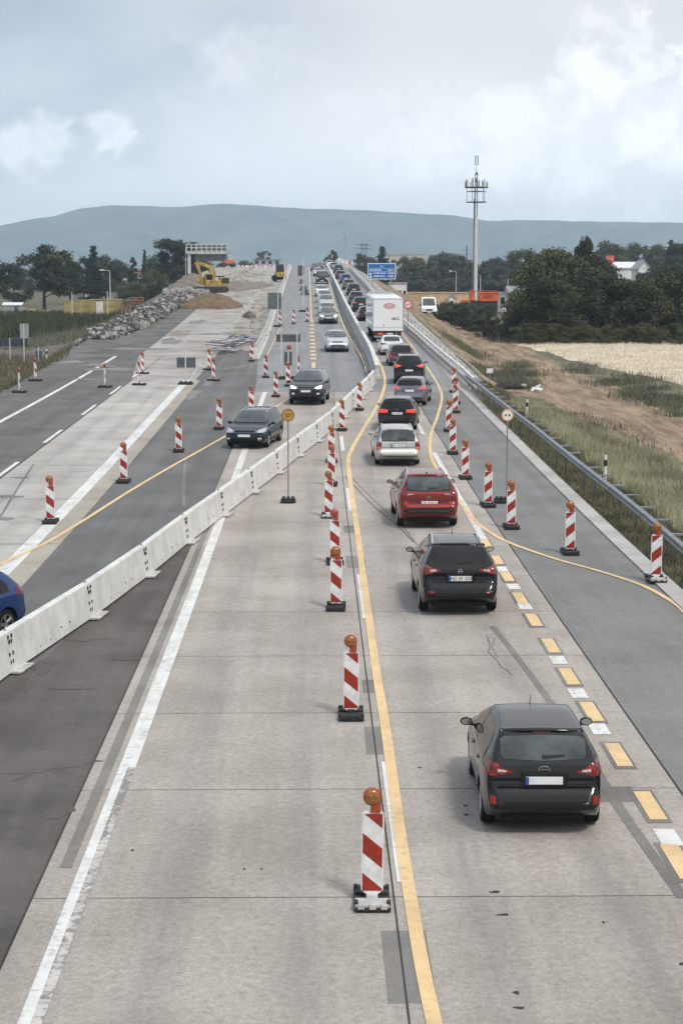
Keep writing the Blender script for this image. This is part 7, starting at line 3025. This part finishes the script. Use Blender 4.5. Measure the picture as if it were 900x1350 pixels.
def house(px0, px1, ptop, Y, label, wallmat, roofmat, ridge=0.0, depth=8, windows=0, name='building', cat='building', gable=False):
    Y = G(Y)
    a, c = atY(px0, ptop, Y), atY(px1, ptop, Y)
    cx = (a.x + c.x) / 2
    gz = T(cx, Y) if abs(cx) > 30 else 0.0
    W_2, H_ = c.x - a.x, a.z - gz
    t = thing(name, label, cat, (cx, Y + depth / 2, gz))
    he = H_ - ridge
    b = bmesh.new()
    box(b, (0, 0, he / 2 - .2), (W_2, depth, he + .4))
    if gable and ridge:
        f = [b.verts.new((x, -depth / 2, z)) for x, z in ((-W_2 / 2, he), (W_2 / 2, he), (0, H_))]
        g = [b.verts.new((v.co.x, depth / 2, v.co.z)) for v in f]
        b.faces.new(f)
        b.faces.new(list(reversed(g)))
        for i in range(3):
            b.faces.new((f[i], g[i], g[(i + 1) % 3], f[(i + 1) % 3]))
    obj('wall', b, wallmat, t)
    b = bmesh.new()
    if ridge and gable:
        for sg in (-1, 1):
            sweep(b, [(sg * (W_2 / 2 + .4), -depth / 2 - .3, 0), (sg * (W_2 / 2 + .4), depth / 2 + .3, 0)], [(0, he - .25), (0, he - .05), (-sg * (W_2 / 2 + .4), H_ + .2), (-sg * (W_2 / 2 + .4), H_)] , closed=True)
    elif ridge:
        sweep(b, [(-W_2 / 2 - .4, 0, he), (W_2 / 2 + .4, 0, he)], [(-depth / 2 - .4, -.1), (-depth / 2 - .4, .1), (0, ridge), (depth / 2 + .4, .1), (depth / 2 + .4, -.1)], closed=True)
    else:
        box(b, (0, 0, H_ + .12), (W_2 + .3, depth + .3, .3))
    obj('roof', b, roofmat, t)
    for k in range(windows):
        x = -W_2 / 2 + W_2 * (k + .5) / windows
        b = bmesh.new()
        box(b, (x, -depth / 2 - .02, he * .6), (min(1.4, W_2 / windows * .5), .06, min(1.3, he * .35)))
        obj('window', b, M_GLASS, t)
    return t


M_WHW = pmat('white_plaster', (0.70, 0.69, 0.67), .8, 0, .06, .4)
M_GYR = pmat('grey_roof', (0.34, 0.34, 0.34), .7, 0, .15, .5)
M_RDR = pmat('red_brown_roof', (0.22, 0.10, 0.07), .8, 0, .15, .6)
M_BEIGE = pmat('beige_facade', (0.52, 0.47, 0.42), .8, 0, .08, .3)
house(531, 618, 386.5, 235, 'long low ochre wall behind the dirt track', M_OCH, M_OCH, depth=.5, name='boundary_wall', cat='wall')
house(513, 562, 336, 380, 'long flat pale building above the row of trees', M_BEIGE, M_GYR, depth=12, windows=6)
house(513, 536, 374, 225, 'low pale building under the blue motorway sign', M_WHW, M_GYR, depth=8, windows=4)
house(656, 671, 387, 205, 'small grey shed wall right of the orange machine', M_SIGNBL, M_GYR, depth=3, windows=1, name='shed', cat='shed')
house(672, 698, 377, 190, 'shed with curved pale grey roof left of the big hedge', M_SIGNBL, M_GALV, ridge=1.6, depth=8, windows=2, name='shed', cat='shed')
house(812, 850, 345, 260, 'long white building behind the hedge', M_WHW, M_WHW, ridge=1.6, depth=12, windows=5)
house(841, 857, 344, 250, 'white gabled house at the right end of the long white building', M_WHW, M_GYR, ridge=2.0, depth=10, windows=2, gable=True)
house(776, 787, 343, 250, 'small house with grey gable left of the red sign', M_WHW, M_GYR, ridge=1.8, depth=8, windows=2, gable=True)
house(160, 188, 354, 300, 'grey building with a brown roof among the trees on the left', M_BEIGE, M_RDR, ridge=1.5, depth=10, windows=4)
house(98, 108, 352, 270, 'small pale house between the trees on the left', M_WHW, M_RDR, ridge=1.6, depth=8, windows=2, gable=True)
house(590, 600, 389, 225, 'small white gabled hut in front of the row of trees', M_WHW, M_GYR, ridge=.9, depth=3, windows=1, gable=True, name='hut', cat='hut')
for i, (x_, t_) in enumerate(((96, 331), (88, 331))):
    p_ = atY(x_, t_, G(420))
    t = thing('chimney', 'thin far chimney above the trees on the left, %s one' % ('right', 'left')[i], 'chimney', (p_.x, G(420), 0))
    b = bmesh.new()
    cyl(b, (0, 0, 0), (0, 0, p_.z), .55, .4, 10)
    obj('shaft', b, M_BEIGE, t)
    b = bmesh.new()
    cyl(b, (0, 0, p_.z - .6), (0, 0, p_.z), .5, .5, 10)
    obj('rim', b, M_SIGNB, t)

# red sign over the hedge
Yr = G(240)
a, c = atY(798, 337, Yr), atY(809, 346.5, Yr)
t = thing('roof_sign', 'red square sign above the hedge left of the white building', 'sign', ((a.x + c.x) / 2, Yr, 0))
b = bmesh.new()
box(b, (0, 0, (a.z + c.z) / 2), (c.x - a.x, .3, a.z - c.z), bev=.03)
pn = obj('panel', b, pmat('sign_pinkred', (0.62, 0.10, 0.09), .5, 0, .05, 1), t)
b = bmesh.new()
for k in (-1, 0, 1):
    box(b, (k * .45, -.17, (a.z + c.z) / 2), (.25, .03, .6))
obj('marking', b, pmat('sign_lightred', (0.75, 0.35, 0.32), .5), pn)
b = bmesh.new()
box(b, (0, .1, c.z / 2), (.3, .3, c.z))
obj('post', b, M_POLE, t)

# gate posts and the red barrier in front of the hedge
for i, (x_, t_, b_) in enumerate(((666, 393, 414), (678.5, 391.5, 421))):
    p_ = at(x_, b_, flat=0.2)
    h_ = atY(x_, t_, p_.y).z - .1
    t = thing('gate_post', ('left white post with a pointed cap beside the big hedge', 'right white post with a pointed cap beside the big hedge')[i], 'post', (p_.x, p_.y, .1), 0)
    b = bmesh.new()
    cyl(b, (0, 0, 0), (0, 0, h_ - .45), .09, n=10)
    obj('post', b, M_MW, t)
    b = bmesh.new()
    cyl(b, (0, 0, h_ - .45), (0, 0, h_), .26, .03, 10)
    obj('cap', b, M_MW, t)
p_ = at(676, 414, flat=0.2)
t = thing('site_fence', 'red and white boom fence between the two white posts', 'fence', (p_.x, p_.y + 3, .1))
for k in range(8):
    b = bmesh.new()
    box(b, (-1.6 + k * .6, 0, 1.0), (.59, .06, .25))
    obj('board', b, M_RW if k % 2 else M_BW, t)
for sx in (-1.7, .4, 2.5):
    b = bmesh.new()
    box(b, (sx, 0, .75), (.08, .1, 1.5))
    obj('post', b, M_BW, t)
b = bmesh.new()
box(b, (0.2, .4, .5), (2.2, .5, .5), bev=.06)
obj('orange_tank', b, M_ORG, t)

# wind turbine, power poles
p_ = atY(455, 313, G(1400))
t = thing('wind_turbine', 'faint grey wind turbine above the crest of the road', 'wind turbine', (p_.x, G(1400), 0))
b = bmesh.new()
cyl(b, (0, 0, 0), (0, 0, p_.z), 2.2, 1.3, 12)
obj('tower', b, M_SIGNBL, t)
b = bmesh.new()
box(b, (0, 0, p_.z + 1), (3, 7, 3), bev=.6)
nc = obj('nacelle', b, M_SIGNBL, t)
for k in range(3):
    a = radians(95 + 120 * k)
    b = bmesh.new()
    cyl(b, (0, -4.5, p_.z + 1), (22 * cos(a), -4.5, p_.z + 1 + 22 * sin(a)), 1.0, .3, 6)
    obj('blade', b, M_SIGNBL, nc)
for i, (x_, t_, Y_) in enumerate(((477, 320, 520), (482, 321, 540))):
    Y_ = G(Y_)
    p_ = atY(x_, t_, Y_)
    t = thing('power_pole', ('left far power pole with cross arms right of the crest', 'right far power pole with cross arms right of the crest')[i], 'power pole', (p_.x, Y_, 0))
    b = bmesh.new()
    for s in (-1, 1):
        cyl(b, (s * .8, 0, 0), (s * .2, 0, p_.z), .18, .1, 5)
    for k in range(8):
        z = p_.z * k / 8
        cyl(b, (-.7, 0, z), (.6, 0, z + p_.z / 8), .07, n=4)
    obj('pole', b, M_MASTD, t)
    for z in (.88, .96):
        b = bmesh.new()
        box(b, (0, 0, p_.z * z), (6.5, .25, .25))
        obj('cross_arm', b, M_MASTD, t)
p_ = atY(615, 323, G(600))
t = thing('power_pole', 'far dark pylon left of the telecom mast', 'power pole', (p_.x, G(600), 0))
b = bmesh.new()
cyl(b, (0, 0, 0), (0, 0, p_.z), .6, .4, 6)
obj('pole', b, M_MASTD, t)
for z in (.78, .88):
    b = bmesh.new()
    box(b, (0, 0, p_.z * z), (5.5, .3, .3))
    obj('cross_arm', b, M_MASTD, t)

# fence uprights and white parts at the crest, right of the outbound lane
for i, (x_, t_) in enumerate(((447, 341), (452, 343), (457, 344), (463, 346))):
    p_ = atY(x_, t_, G(235))
    gz = zr(G(235))
    t = thing('site_post', 'pale post on the right parapet near the crest', 'post', (p_.x, G(235), gz), 0, 'pale posts near the crest')
    b = bmesh.new()
    cyl(b, (0, 0, 0), (0, 0, p_.z - gz), .14, .10, 8)
    obj('post', b, M_MAST, t)
    b = bmesh.new()
    box(b, (0, -.05, p_.z - gz - .3), (.75, .08, .9), bev=.02)
    obj('panel', b, M_BW, t)
p_ = atY(461, 347, G(225))
t = thing('warning_board', 'small red and white board on the parapet near the crest', 'sign', (p_.x, G(225), zr(G(225))))
b = bmesh.new()
box(b, (0, 0, p_.z - zr(G(225))), (.5, .06, 1.0), bev=.02)
obj('board', b, M_SRED, t)
b = bmesh.new()
cyl(b, (0, .05, 0), (0, .05, p_.z - zr(G(225))), .05, n=8)
obj('pole', b, M_POLE, t)

# ------------------------------------------------------------------ the overpass the photograph is taken from
b = bmesh.new()
box(b, (0, -8.2, 5.35), (60, 14.6, 1.1), bev=.05)
br = obj('bridge_deck', b, M_KERB)
tag(br, kind='structure')
for x_ in (-19.5, 12.5):
    b = bmesh.new()
    box(b, (x_, -8.2, 2.3), (1.0, 13.5, 5.0), bev=.05)
    o = obj('bridge_wall', b, M_KERB)
    tag(o, kind='structure')

# ------------------------------------------------------------------ haze
HZ = True
if HZ:
    b = bmesh.new()
    x0, x1, y0_, y1_, z0, z1 = -7100, 7100, -2100, 9100, -7, 330
    bmesh.ops.create_cube(b, size=1.0, matrix=Matrix.Translation(((x0 + x1) / 2, (y0_ + y1_) / 2, (z0 + z1) / 2)) @ Matrix.Diagonal((x1 - x0, y1_ - y0_, z1 - z0, 1)))
    hm = bpy.data.materials.new('haze_air')
    hm.use_nodes = True
    nt = hm.node_tree
    nt.nodes.clear()
    mo = nt.nodes.new('ShaderNodeOutputMaterial')
    pv = nt.nodes.new('ShaderNodeVolumePrincipled')
    pv.inputs['Color'].default_value = (0.66, 0.83, 1.0, 1)
    pv.inputs['Density'].default_value = 0.00015
    pv.inputs['Anisotropy'].default_value = 0.0
    nt.links.new(pv.outputs[0], mo.inputs['Volume'])
    hz_o = obj('haze', b, hm)
    tag(hz_o, kind='stuff')

# every plain mesh object gets rid of helper leftovers
for me in list(bpy.data.meshes):
    if me.users == 0:
        bpy.data.meshes.remove(me)
print('objects', len(scene.objects))
